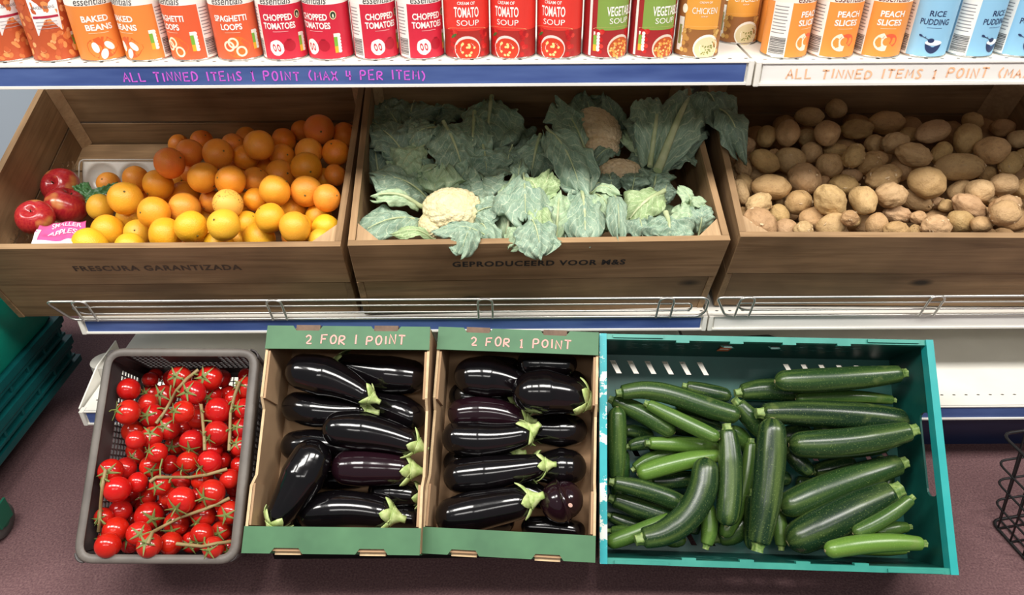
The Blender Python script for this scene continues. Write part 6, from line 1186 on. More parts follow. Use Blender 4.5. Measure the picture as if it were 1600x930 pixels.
rim = MB().tube([Vector(p) for p in rounded([(0, 0, 0), (wx, 0, 0), (wx, wy, 0), (0, wy, 0)], .012)], .0016, 6, closed=True).build('rim', TRAY, pn)

# ================= potatoes =================
def pot_fn(sd, knob):
    o = Vector((sd*3.1, sd*1.7, 0))
    def f(v):
        n = noise.noise(v*1.1+o)*.14+noise.noise(v*2.6+o)*.05*knob+noise.noise(v*7+o)*.012*knob
        r = 1+n
        for k in range(4):
            e = Vector((math.sin(sd*2+k*2.1), math.cos(sd+k*1.3), math.sin(k*4+sd))).normalized(); dd = (v.normalized()-e).length
            r -= .035*math.exp(-(dd/.11)**2)
        return Vector((v.x*r, v.y*r, v.z*r))
    return f
p_me = [ico(4, pot_fn(s, 1 if s < 6 else 2.6)) for s in range(8)]
for m in p_me: m.materials.append(MATS['potato_skin'])
fl_me = []
for s in range(3):
    rg2 = random.Random(s); mb = MB()
    for k in range(16):
        v = Vector((rg2.gauss(0, 1), rg2.gauss(0, 1), rg2.gauss(0, 1))).normalized(); q = v.orthogonal().normalized(); u = v.cross(q); a, b = rg2.uniform(.05, .16), rg2.uniform(.03, .07); ang = rg2.uniform(0, 6)
        q2 = q*math.cos(ang)+u*math.sin(ang); u2 = v.cross(q2); c = v*1.0
        mb.add([c-q2*a-u2*b, c+q2*a-u2*b*.5, c+q2*a*.8+u2*b+v*.07, c-q2*a*.6+u2*b*.8+v*.04], [(0,1,2,3)])
    me = mb.mesh('flaky_skin'); me.materials.append(MATS['potato_flake']); fl_me.append(me)
rg = random.Random(21)
lab = row_labels(D['potato'], 6, lambda i: 'potato', rown('the front row', 'the shaded rearmost row'))
for i, (px, py, lv, x, y, z, ax, ay, az, a, b) in enumerate(D['potato']):
    o = link('potato', p_me[i % 8] if lv < 3 or i % 3 else p_me[7]); o.location = (x, y, z); o.rotation_mode = 'QUATERNION'
    A = Vector((ax, ay, az)); q = A.to_track_quat('X', 'Z'); o.rotation_quaternion = q @ Matrix.Rotation(rg.uniform(-.5, .5), 3, 'X').to_quaternion()
    o.scale = (a*1.0, b*.98, b*.95)
    br = rg.uniform(-13, 9); o.color = (*s2l((200+br, 165+br+rg.uniform(-4, 4), 118+br+rg.uniform(-6, 5))), 1)
    kd = 'long' if a/b > 1.42 else 'round' if a/b < 1.12 else 'oval'; kd = ('large ' if a > .036 else 'small ' if a < .02 else '')+kd
    tag(o, lab[i].replace('potato,', kd+' potato,', 1), 'potato', 'potatoes in the right crate')
    if py > 230 and i % 2 == 0: link('flaky_skin', fl_me[i % 3], o)['kind'] = 'stuff'

LL = low_labels([q[0][2] for q in D['potato_low']], 'half hidden lower-layer potato', 3)
for i, (pts, r) in enumerate(D['potato_low']):
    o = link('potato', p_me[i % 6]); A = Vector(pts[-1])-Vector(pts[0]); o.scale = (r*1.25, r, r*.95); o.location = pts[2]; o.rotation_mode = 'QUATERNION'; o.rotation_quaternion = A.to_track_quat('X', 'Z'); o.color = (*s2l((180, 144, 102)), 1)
    tag(o, LL[i], 'potato', 'potatoes in the lower layer')
# ================= grey mesh crate of tomatoes =================
def frame(key): d = D['M'][key]; return cmat(key), d['w']/2, d['l']/2, d['d']
M, W, L, H = frame('tom'); W0, L0 = W, L; W -= .007; L -= .007
t = empty('mesh_crate', M=M); tag(t, 'grey plastic mesh crate of vine tomatoes leaning on the bottom shelf', 'crate')
tp = .10
def wallfn(side, W, L, tp, tk_in=0):
    def f(s, d, q):     # s along the wall, d depth below the rim (positive), q thickness inwards
        k = 1
        if side == 'top': return Vector((s*(1-tp*d/W), L-tp*d-q, -d))
        if side == 'bottom': return Vector((-s*(1-tp*d/W), -L+tp*d+q, -d))
        if side == 'left': return Vector((-W+tp*d+q, s*(1-tp*d/L), -d))
        if side == 'right': return Vector((W-tp*d-q, -s*(1-tp*d/L), -d))
    return f
def mesh_wall(side, half, handle):
    # grid: pitch 9 mm, bars 2.2 mm
    xs = [-half+.014]; x = -half+.022; kinds = ['s']
    n = int((2*half-.044)/.0105); p = (2*half-.044)/n
    for k in range(n): xs += [x, x+p-.0024]; kinds += ['o', 's']; x += p
    xs += [half-.014]
    ys = [0, .008]; kd = ['s']; y = .012; ys += [.012]; kd += ['s']
    rows = []
    ds = [0, .012, .026, .030, .037, .0395, .0465, .049, .056, .0585, .0655, .068, .075, .0775, .0845, .087, .094, .0965, .1035, .106, H]
    # openings are the odd bands from .030 on
    def solid(i, j):
        xm = (xs[i]+xs[i+1])/2; ymn, ymx = ds[j], ds[j+1]; op_x = i % 2 == 1 and 0 < i < len(xs)-2
        if handle and .012 <= ymn < .026: return not (abs(xm) < .062 and abs(xm) > .004)
        band = j >= 3 and (j-3) % 2 == 0 and ymx < H-.01
        if not band: return True
        if not op_x: return True
        if handle and ymx < .075 and abs(xm) < .052: return True
        if handle and ymn < .03: return True
        if not handle and ymn < .045: return True
        return False
    return cells(xs, ds, solid, wallfn(side, W, L, tp), .0028)
mesh_wall('top', W, True).build('end_wall', GREYD, t); mesh_wall('bottom', W, True).build('end_wall', GREYD, t)
mesh_wall('left', L, False).build('side_wall', GREYD, t); mesh_wall('right', L, False).build('side_wall', GREYD, t)
for sx in (-1, 1):
    for sy in (-1, 1):
        vs = []; mb = MB()
        for d_ in (0, H):
            cx, cy = W-tp*d_-.014, L-tp*d_-.014
            for k in range(7):
                a = PI/2*k/6; vs.append(Vector((sx*(cx+.014*math.cos(a)), sy*(cy+.014*math.sin(a)), -d_)))
        mb.add(vs, [(k, k+1, 8+k, 7+k) for k in range(6)], 0, True); c_ = mb.build('corner', GREYD, t); c_.modifiers.new('s', 'SOLIDIFY').thickness = .0028
bw, bl = W-tp*H, L-tp*H
xs = [-bw]+[v for k in range(24) for v in (-bw+.01+k*(2*bw-.02)/24, -bw+.01+k*(2*bw-.02)/24+.0085)]+[bw]; ys = [-bl]+[v for k in range(32) for v in (-bl+.01+k*(2*bl-.02)/32, -bl+.01+k*(2*bl-.02)/32+.0085)]+[bl]
cells(xs, ys, lambda i, j: not (i % 2 == 1 and j % 2 == 1 and 0 < i < len(xs)-2), lambda a, b, q: Vector((a, b, -H+.0+q)), .003).build('base_grid', GREYD, t)
def rim_loop(W, L, rad, wob=0):
    P = rounded([(-W, -L, 0), (W, -L, 0), (W, L, 0), (-W, L, 0)], rad, 6); return P
def flange(P, w_out, w_in, drop, th):
    """moulded rim: flat lip with a turned-down edge"""
    mb = MB(); n = len(P); c = Vector((0, 0, 0)); vs = []
    prof = [(-w_in, 0), (-w_in, th), (w_out*.6, th), (w_out, th*.3), (w_out, -drop), (w_out-th, -drop), (w_out-th, 0)]
    for i, p in enumerate(P):
        tg = (P[(i+1) % n]-P[i-1]).normalized(); nr = Vector((tg.y, -tg.x, 0))
        for a, z in prof: vs.append(p+nr*a+Vector((0, 0, z)))
    m = len(prof); mb.add(vs, [(i*m+k, ((i+1) % n)*m+k, ((i+1) % n)*m+(k+1) % m, i*m+(k+1) % m) for i in range(n) for k in range(m)], 0, True); return mb
P = rim_loop(W-.006, L-.006, .026)
Pw = []
for i, p in enumerate(P): Pw.append(p+Vector((0, 0, .002*noise.noise(Vector((p.x*9, p.y*9, 0))))))
o = flange(Pw, .009, .006, .016, .003).build('rim', GREYC, t); 
# tomatoes
def tom_fn(v):
    rr = math.sqrt(v.x**2+v.y**2); z = v.z*.93
    if v.z > 0: z -= .12*math.exp(-(rr/.28)**2)
    k = 1+.012*math.cos(5*math.atan2(v.y, v.x))*max(0, v.z)
    return Vector((v.x*k, v.y*k, z))
tm = ico(4, tom_fn); tm.materials.append(MATS['tomato_skin'])
def cal(sd):
    rg2 = random.Random(sd); mb = MB()
    for k in range(5):
        a = 2*PI*k/5+rg2.uniform(-.2, .2); ln = rg2.uniform(.75, 1.05); vs = []; lift = rg2.uniform(.05, .35); d = Vector((math.cos(a), math.sin(a), 0)); s = Vector((-d.y, d.x, 0))
        for i in range(6):
            u = i/5; rr = u*ln; wv = .13*(1-u)**.7*(1 if i else .8)+.006; zz = .84+.05-.36*rr*rr*.9+lift*u*u
            c = d*rr+Vector((0, 0, zz)); vs += [c-s*wv, c+Vector((0, 0, .03)), c+s*wv]
        mb.add(vs, [f for i in range(5) for f in ((3*i, 3*i+3, 3*i+4, 3*i+1), (3*i+1, 3*i+4, 3*i+5, 3*i+2))], 0, True)
    a = rg2.uniform(0, 6); mb.tube([(0, 0, .8), (0, 0, 1.0), (.1*math.cos(a), .1*math.sin(a), 1.25), (.3*math.cos(a), .3*math.sin(a), 1.4)], [.07, .06, .055, .05], 6)
    me = mb.mesh('calyx'); me.materials.append(MATS['tomato_calyx']); return me
cals = [cal(s) for s in range(5)]
rg = random.Random(31)
lab = row_labels(D['tomato'], 9, lambda i: 'tomato', rown('the lowest row', 'the topmost row'))
for i, (px, py, lv, x, y, z, r, ax) in enumerate(D['tomato']):
    o = link('tomato', tm); o.scale = (r, r, r); o.location = (x, y, z); o.rotation_mode = 'QUATERNION'
    has = ax is not None
    if not has: ax = (rg.uniform(-1, 1), rg.uniform(.2, 1), rg.uniform(-1, -.1))
    o.rotation_quaternion = rquat(ax, rg); o.color = (*s2l((190+rg.uniform(-14, 10), 24+rg.uniform(-6, 10), 20+rg.uniform(-4, 6))), 1)
    kd = 'red vine tomato with green calyx' if has else 'smooth red vine tomato'
    if r < .0155: kd = kd.replace('red', 'small red')
    tag(o, lab[i].replace('tomato,', kd+',', 1), 'tomato', 'vine tomatoes in the grey mesh crate')
    if has: link('calyx', cals[i % 5], o)
LL = low_labels([q[0][0] for q in D['tomato_low']], 'half hidden lower-layer tomato', 5)
for i, (pts, r) in enumerate(D['tomato_low']):
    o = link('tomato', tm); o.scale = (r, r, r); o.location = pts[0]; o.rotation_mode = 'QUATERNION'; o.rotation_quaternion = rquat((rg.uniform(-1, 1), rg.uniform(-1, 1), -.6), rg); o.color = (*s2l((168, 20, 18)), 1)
    tag(o, LL[i], 'tomato', 'tomatoes in the lower layer')
VL = ['top middle, running down between the tomatoes', 'down the right side', 'down the middle beneath the top tomatoes', 'down the left side', 'across the middle', 'rising to the right below the middle', 'along the bottom right']
for v, vl in zip(D['vine'], VL):
    P = [Vector(p) for p in v]; n = len(P); tv = empty('tomato_vine', P[0]); tag(tv, 'woody tomato vine stalk '+vl+' of the mesh crate', 'vine', 'tomato vine stalks')
    MB().tube([p-P[0] for p in P], [.0027+.0012*(abs(i-n/2)/n) for i in range(n)], 7).build('main_stalk', MATS['vine_stem'], tv)
    for k in range(2, n-1, 3):
        near = sorted(D['tomato'], key=lambda tt: (Vector(tt[3:6])-P[k]).length)[k % 2]
        c = Vector(near[3:6]); q = (P[k]-c).normalized(); e = c+(q+Vector((rg.uniform(-.5, .5), rg.uniform(-.5, .3), rg.uniform(0, .5)))).normalized()*near[6]*1.02
        MB().tube([P[k]-P[0], (P[k]*.5+e*.5)+Vector((0, -.003, .004))-P[0], e-P[0]], [.0016, .0014, .0018], 6).build('side_stalk', MATS['tomato_calyx'], tv)

# ================= cardboard aubergine boxes =================
def card_box(key, label, sd, wx0):
    M, W, L, H = frame(key); W *= .985; t = empty('cardboard_box', M=M); tag(t, label, 'box', 'cardboard boxes of aubergines')
    th = .004; fl = .043
    # end shelves (green printed flaps in the rim plane) with stacking notches
    for sy, nm in ((1, 'upper_flap'), (-1, 'lower_flap')):
        y0, y1 = sy*L, sy*(L-fl); nt = [(-W*.50, .027), (W*.46, .027)]
        ho = []; pts = [(-W, y1), (W, y1), (W, y0)]
        for cx, hw in sorted(nt, key=lambda a: -a[0]):
            dy = -sy*.009
            pts += [(cx+hw, y0), (cx+hw*.75, y0+dy), (cx-hw*.75, y0+dy), (cx-hw, y0)]
        pts += [(-W, y0)]
        mb = holed(pts, [], lambda a, b, q: Vector((a, b, q)), .004); f = mb.build(nm, GCARD, t)
        for cx, hw in nt:
            MB().box(cx-hw*.8, cx+hw*.8, min(y0, y0-sy*.012)+(sy*.002), max(y0, y0-sy*.012)+(sy*.002), -.018, .0015 if sy > 0 else -.008).build('stacking_tab', [CARDD if sy > 0 else CARDE], f)
        # end wall: green outside, brown inside
        MB().box(-W, W, min(y0, y0-sy*th), max(y0, y0-sy*th), -H, -.0165).build('end_wall', GCARD, t)
        MB().box(-W+th, W-th, min(y0-sy*th, y0-sy*2*th), max(y0-sy*th, y0-sy*2*th), -H, -.001).build('end_liner', CARD, t)
    # long sides: low in the middle, raised wings at both ends
    for sx in (-1, 1):
        prof = [(-L+.002, -H), (L-.002, -H), (L-.002, -.002), (L*.34, -.002), (L*.24, -.022), (-L*.34, -.022), (-L*.44, -.002), (-L+.002, -.002)]
        fn = lambda a, b, q: Vector((sx*(W-q), a, b))
        mb = holed(prof, [], fn, th); w = mb.build('side_wall', [CARD], t)
        # pale corrugated edges on top
        e = MB()
        for (a, b), (c, d) in zip(prof[2:-1], prof[3:]): e.add([fn(a, b+.0006, -.0003), fn(c, d+.0006, -.0003), fn(c, d+.0006, th+.0003), fn(a, b+.0006, th+.0003)], [(0,1,2,3)])
        e.build('corrugated_edge', CARDE, w)
        # inner wing flaps folded along the side near the front
        MB().box(sx*(W-th-.0045) if sx > 0 else -W+th+.0005, sx*(W-th-.0005) if sx > 0 else -W+th+.0045, -L+.045, -L*.42, -.075, -.003).build('side_wing', CARD, t)
        MB().box(sx*(W-th-.0045) if sx > 0 else -W+th+.0005, sx*(W-th-.0005) if sx > 0 else -W+th+.0045, L*.33, L-.045, -.075, -.003).build('side_wing', CARD, t)
    MB().box(-W, W, -L, L, -H-.003, -H).build('base', CARD, t)
    adv = .0158
    mb, wd = handwriting('2 FOR 1 POINT' if sd == 1 else '2 FOR | POINT', 0.0165, adv, .0013, lambda x, y: Vector((-W*(.58)+wx0+x*1.02, L-.034+y, .0048)), 9+sd)
    mb.build('marker_writing', flat('marker_pink%d' % sd, (232, 160, 150), .6), t)
    return t
card_box('aub1', 'green-ended cardboard box of aubergines marked 2 FOR 1 POINT, next to the tomatoes', 2, .01)
card_box('aub2', 'green-ended cardboard box of aubergines marked 2 FOR 1 POINT, next to the green crate', 1, -.0)

def sweep(pts, rad, nseg=28, prof=None, tipround=True, sub=4):
    """closed smooth body along a curved axis; returns MB with uv list"""
    P = [Vector(p) for p in pts]; n = len(P); Q = []; RR = []
    def cr(a, b, c, d, t): return .5*((2*b)+(c-a)*t+(2*a-5*b+4*c-d)*t*t+(3*b-a-3*c+d)*t*t*t)
    for i in range(n-1):
        a, b, c, d = P[max(i-1, 0)], P[i], P[i+1], P[min(i+2, n-1)]
        for k in range(sub): t = k/sub; Q.append(cr(a, b, c, d, t)); RR.append(rad[i]*(1-t)+rad[i+1]*t)
    Q.append(P[-1]); RR.append(rad[-1])
    # rounded ends
    def cap(p, dirv, r, m=7, sq=1.0):
        o = [];
        for k in range(1, m+1):
            a = k/m*PI/2; o.append((p+dirv*r*sq*math.sin(a), max(r*math.cos(a), r*.02)))
        return o
    d0 = (Q[0]-Q[1]).normalized(); d1 = (Q[-1]-Q[-2]).normalized()
    A = cap(Q[0], d0, RR[0], sq=tipround if isinstance(tipround, float) else 1.0)[::-1]; B = cap(Q[-1], d1, RR[-1])
    C = [a for a in A]+list(zip(Q, RR))+B
    mb = MB(); vs = []; uv = []; nr = None; m = len(C); ln = 0
    for i, (p, r) in enumerate(C):
        tg = (C[min(i+1, m-1)][0]-C[max(i-1, 0)][0]).normalized()
        if nr is None: nr = tg.orthogonal().normalized()
        nr = (nr-tg*nr.dot(tg)).normalized(); bi = tg.cross(nr)
        for k in range(nseg):
            an = 2*PI*k/nseg; pr = prof(an, i/(m-1)) if prof else 1
            vs.append(p+(nr*math.cos(an)+bi*math.sin(an))*r*pr); uv.append((i/(m-1), k/nseg))
    fs = [(i*nseg+k, i*nseg+(k+1) % nseg, (i+1)*nseg+(k+1) % nseg, (i+1)*nseg+k) for i in range(m-1) for k in range(nseg)]
    fs += [tuple(range(nseg-1, -1, -1)), tuple((m-1)*nseg+k for k in range(nseg))]
    mb.add(vs, fs, 0, True); mb.uv = uv; mb.axis = C; return mb
def with_uv(o, mb):
    me = o.data; ul = me.uv_layers.new(name='UVMap')
    for p in me.polygons:
        us = [mb.uv[me.loops[l].vertex_index] for l in p.loop_indices]; w = max(u[1] for u in us)-min(u[1] for u in us) > .5
        for l, u in zip(p.loop_indices, us): ul.data[l].uv = (u[0], u[1]+1 if w and u[1] < .5 else u[1])
rg = random.Random(41)
BK = {'aub1': 'left', 'aub2': 'right'}
for pts, rad, se, pc, lb, key in D['aubergine']:
    O = Vector(pts[len(pts)//2]); P = [Vector(p)-O for p in pts]
    # bulge towards the blossom end
    mb = sweep(P, [r*k for r, k in zip(rad, (.96, 1.03, 1.05, 1.02, 1, .98, .93))], 32, None)
    o = mb.build('aubergine', MATS['aubergine_skin']); o.location = O; o.color = (*(s2l((30, 13, 20)) if pc else s2l((10, 8, 10))), 1)
    tag(o, lb, 'aubergine', 'aubergines in the %s box' % BK[key])
    S = Vector(se)-O; E = P[-1]; dd = (E-P[-3]).normalized(); r1 = rad[-1]
    if (S-E).length < r1*.3 or 'end on' in lb: continue
    sd = (S-E).normalized(); ax = (dd*.75+sd*.5).normalized(); q = ax.orthogonal().normalized(); u = ax.cross(q)
    cy = MB(); nl = 5; a0 = rg.uniform(0, 6)
    for k in range(nl):
        a = a0+2*PI*k/nl+rg.uniform(-.15, .15); ln = rg.uniform(.8, 1.1)*1.4; vs = []; m = 8; lift = rg.uniform(.02, .12); tip = rg.uniform(-.2, .2)
        for i in range(m):
            v = i/(m-1); th = v*ln*1.05       # angle over the end dome, then back along the body
            rr = math.sin(min(th, PI/2))*1.05; back = math.cos(min(th, PI/2))*.95-max(0, th-PI/2)
            rr += lift*v*v*1.5
            hw = (.80*(1-v)**.6+.02)*(.6+.8*v if v < .5 else 1.0)*.85
            for s in (-1, 0, 1):
                aa = a+tip*v+s*hw/max(rr, .45); 
                rx = rr+(.03 if s == 0 else 0)
                vs.append(E+(q*math.cos(aa)+u*math.sin(aa))*rx*r1*1.02+ax*back*r1*1.02)
        cy.add(vs, [f for i in range(m-1) for f in ((3*i, 3*i+3, 3*i+4, 3*i+1), (3*i+1, 3*i+4, 3*i+5, 3*i+2))], 0, True)
    B0 = E+ax*r1*.9; cy.tube([B0-ax*r1*.05, B0+ax*r1*.2, B0+(ax*.7+sd*.5)*r1*.42, B0+(ax*.6+sd*.7)*r1*.6], [r1*.62, r1*.40, r1*.22, r1*.22], 10)
    c = cy.build('calyx', MATS['aubergine_calyx'], o); c.modifiers.new('s', 'SOLIDIFY').thickness = .0012
for side, L_ in zip(('left', 'right'), D['aubergine_low']):
    LL = low_labels([q[0][2] for q in L_], 'half hidden lower aubergine of the %s box' % side, 2)
    for i, (pts, r) in enumerate(L_):
        O = Vector(pts[2]); mb = sweep([Vector(p)-O for p in pts], [r*k for k in (.95, 1.05, 1.03, .95, .85)], 28, None)
        o = mb.build('aubergine', MATS['aubergine_skin']); o.location = O; o.color = (*s2l((10, 8, 10)), 1); tag(o, LL[i].replace(' of the %s box' % side, '')+' of the %s box' % side, 'aubergine', 'aubergines in the lower layer of the %s box' % side)
# pale scar on the end-on aubergine
tgt = [a for a in bpy.data.objects if a.name.startswith('aubergine') and 'end on' in a.get('label', '')][0]
dsc = [d for d in D['aubergine'] if 'end on' in d[4]][0]
e0 = Vector(dsc[0][0]); vd = (Vector((0, 0, 1.21))-e0).normalized(); side = Vector((1, 0, 0)); dn = vd.cross(side).normalized()
nv = (vd+side*.42+dn*.18 if dn.z < 0 else vd+side*.42-dn*.18).normalized(); q = nv.orthogonal().normalized(); u = nv.cross(q); pc = e0+nv*dsc[1][0]*1.045-tgt.location
MB().add([pc+q*.0035*math.cos(2*PI*k/12)+u*.0045*math.sin(2*PI*k/12) for k in range(12)], [tuple(range(12))]).build('scar', flat('scar', (204, 166, 150), .6), tgt)
# low tray the cardboard boxes stand on
tr = MB(); ty = .945; tr.box(-.46, .14, ty, 1.06, .0, .004)
for xa, xb in ((-.46, -.452), (.132, .14)): tr.box(xa, xb, ty, 1.06, .004, .036)
tr.box(-.452, .132, ty, ty+.006, .004, .036); tr.box(-.452, .132, 1.054, 1.06, .004, .036)
tag(tr.build('plastic_tray', BLK), 'dark plastic tray on the carpet, barely showing beneath the aubergine boxes', 'tray')

# ================= green crate of courgettes =================
M, W, L, H = frame('green'); W *= .992; t = empty('plastic_crate', M=M); tag(t, 'green plastic crate of courgettes with teal ends, right of the aubergine boxes', 'crate')
tp = .04
def para(x, y, w, h, sk): return [(x-w/2-sk, y+h/2), (x+w/2-sk, y+h/2), (x+w/2+sk, y-h/2), (x-w/2+sk, y-h/2)]
def quad_h(side):
    ho = []
    if side in ('top', 'bottom'):
        for k in range(5): ho.append(para(-.235+k*.03, .074, .016, .0055, -.005)); ho.append(para(.055+k*.03, .074, .016, .0055, -.005))
        for x0 in (-.225, .075):
            for k in range(4): ho.append(para(x0+.012+k*.033, .050, .016, .006, -.004)); 
            for k in range(4): ho.append(para(x0-.004+k*.033, .040, .014, .0045, -.004))
        for x in (-.055, .035): ho.append(para(x, .054, .020, .024, -.007))
    else:
        ho.append([(s, d) for s, d in [(v.x, v.y) for v in rounded([(-.075, .022, 0), (.075, .022, 0), (.075, .054, 0), (-.075, .054, 0)], .016, 4)]])
    return ho
for side, half, nm in (('top', W, 'long_wall'), ('bottom', W, 'long_wall'), ('left', L, 'end_wall'), ('right', L, 'end_wall')):
    fn = wallfn(side, W, L, tp); holed([(-half, 0), (half, 0), (half, H), (-half, H)], quad_h(side), fn, .0035).build(nm, GREENC, t)
bw, bl = W-tp*H, L-tp*H; ho = []
for yy in (bl-.028, -bl+.028, 0):
    for x0 in (-.262, .085):
        for k in range(6): ho.append(para(x0+k*.035+.005, yy, .011, .026, .007))
holed([(-bw, -bl), (bw, -bl), (bw, bl), (-bw, bl)], ho, lambda a, b, q: Vector((a, b, -H+q)), .004).build('base', GREENB, t)
# rims
for sy in (1, -1):
    y0, y1 = sorted((sy*(L+.004), sy*(L-.006))); mb = MB().box(-W+.008, W-.008, y0, y1, -.014, .002)
    r_ = mb.build('long_rim', GREENR, t, .0015)
    for k in (-.5, -.17, .15, .48):
        MB().box(k*W-.012, k*W+.012, min(sy*(L-.006), sy*(L-.010)), max(sy*(L-.006), sy*(L-.010)), -.010, .002).build('lug', GREENR, r_, .001)
    # hinged clip seats at the ends of the rim
    for sx in (-1, 1):
        MB().box(min(sx*W*.93, sx*W*.62), max(sx*W*.93, sx*W*.62), sy*L-.003, sy*L+.003, .002, .006).build('clip_seat', GREENR, r_, .001)
for sx, m in ((-1, TEALR), (1, TEALR2)):
    x0, x1 = sorted((sx*(W+.004), sx*(W-.009))); MB().box(x0, x1, -L-.004, L+.004, -.018, .005).build('end_rim', m, t, .002)
# orange sticker seen through a slot of the top wall
MB().box(-.068, -.046, L-.047*0-.0085, L-.0080, -.086, -.052).build('orange_label', flat('orange_label', (226, 110, 60), .5), t)
MB().box(-.066, -.050, L-.0090, L-.0086, -.068, -.062).build('label_stripe', flat('label_white', (236, 220, 206), .5), t)
# courgettes
rg = random.Random(51)
for pts, r, sh, lv, lb in D['courgette']:
    O = Vector(pts[len(pts)//2]); P = [Vector(p)-O for p in pts]; n = len(P)
    # draw the ends in so rounded caps stay inside the measured length
    stem_r = .52
    rad = [r*k for k in ((.72, .86, .97, 1.0, 1.02, 1.02, .93) if n == 7 else [1]*n)]
    ph = rg.uniform(0, 6)
    mb = sweep(P, rad, 32, lambda an, u: 1+.016*math.cos(6*an+ph)*(1.25-u), .35)
    o = mb.build('courgette', MATS['courgette_skin']); with_uv(o, mb); o.location = O
    a, b = Vector((20, 42, 24)), Vector((104, 142, 54)); c = a*(1-sh)+b*sh; o.color = (*s2l(tuple(c)), 1)
    tag(o, lb, 'courgette', 'courgettes in the green crate')
    d = (P[0]-P[1]).normalized(); s0 = P[0]+d*rad[0]*.18; rs = rad[0]*.62
    st = MB(); q = d.orthogonal().normalized(); u = d.cross(q); vs = []; ns = 20
    for k, (dz, rr) in enumerate(((-.2, 1.15), (.15, 1.0), (.6, .82), (1.1, .80), (1.3, .86))):
        for j in range(ns): an = 2*PI*j/ns; vs.append(s0+d*dz*rs+(q*math.cos(an)+u*math.sin(an))*rs*rr*(1+.13*math.cos(5*an)))
    st.add(vs, [(i*ns+j, i*ns+(j+1) % ns, (i+1)*ns+(j+1) % ns, (i+1)*ns+j) for i in range(4) for j in range(ns)], 0, True)
    st.add(vs[-ns:], [tuple(range(ns))], 1)
    st.build('stem', [MATS['courgette_stem'], MATS['cut_stem']], o)
    e = P[-1]+(P[-1]-P[-2]).normalized()*rad[-1]*.985; dd = (P[-1]-P[-2]).normalized(); q = dd.orthogonal().normalized(); u = dd.cross(q)
    MB().tube([e-dd*.001, e+dd*.0006], [r*.2, r*.16], 10).build('blossom_scar', flat('blossom_scar', (150, 142, 96), .8), o)

LL = low_labels([q[0][2] for q in D['courgette_low']], 'half hidden lower-layer courgette', 3)
for k, (pts, r) in enumerate(D['courgette_low']):
    O = Vector(pts[2]); ph = k; mb = sweep([Vector(p)-O for p in pts], [r*q for q in (.75, .95, 1.02, 1.02, .95)], 24, lambda an, u: 1+.016*math.cos(6*an+ph)*(1.25-u), .35)
    o = mb.build('courgette', MATS['courgette_skin']); with_uv(o, mb); o.location = O; o.color = (*s2l(random.choice([(24, 48, 26), (40, 72, 34), (30, 58, 30)])), 1)
    tag(o, LL[k], 'courgette', 'courgettes in the lower layer')
# ================= cauliflowers =================
MC = cmat('wood2')
def curd_mesh(a, b, v, m, sd):
    rg2 = random.Random(sd); A = Vector(v).normalized(); Nn = Vector((0, 0, 1)); A = (A-Nn*A.dot(Nn)).normalized(); B = Nn.cross(A); c = (a+b)/2*.72
    # florets: knobbly domes spread on a squashed dome
    bm = bmesh.new(); bmesh.ops.create_icosphere(bm, subdivisions=5, radius=1)
    cen = []
    n = 120
    for k in range(n):
        zz = 1-1.25*(k+.5)/n; ph = k*2.39996; q = math.sqrt(max(0, 1-zz*zz)); cen.append(Vector((q*math.cos(ph), q*math.sin(ph), zz)).normalized())
    for vtx in bm.verts:
        w = vtx.co.normalized(); ds = sorted((w-c0).length for c0 in cen)[:2]; d = ds[0]
        r = 1.03-.15*min(1, d/.20)**2.5+.03*noise.noise(w*9)+.02*noise.noise(w*22)+.05*noise.noise(w*2+Vector((sd, 0, 0)))
        vtx.co = (A*w.x*a+B*w.y*b+Nn*w.z*c)*r
    me = bpy.data.meshes.new('curd'); bm.to_mesh(me); bm.free(); smooth(me); me.materials.append(m); return me
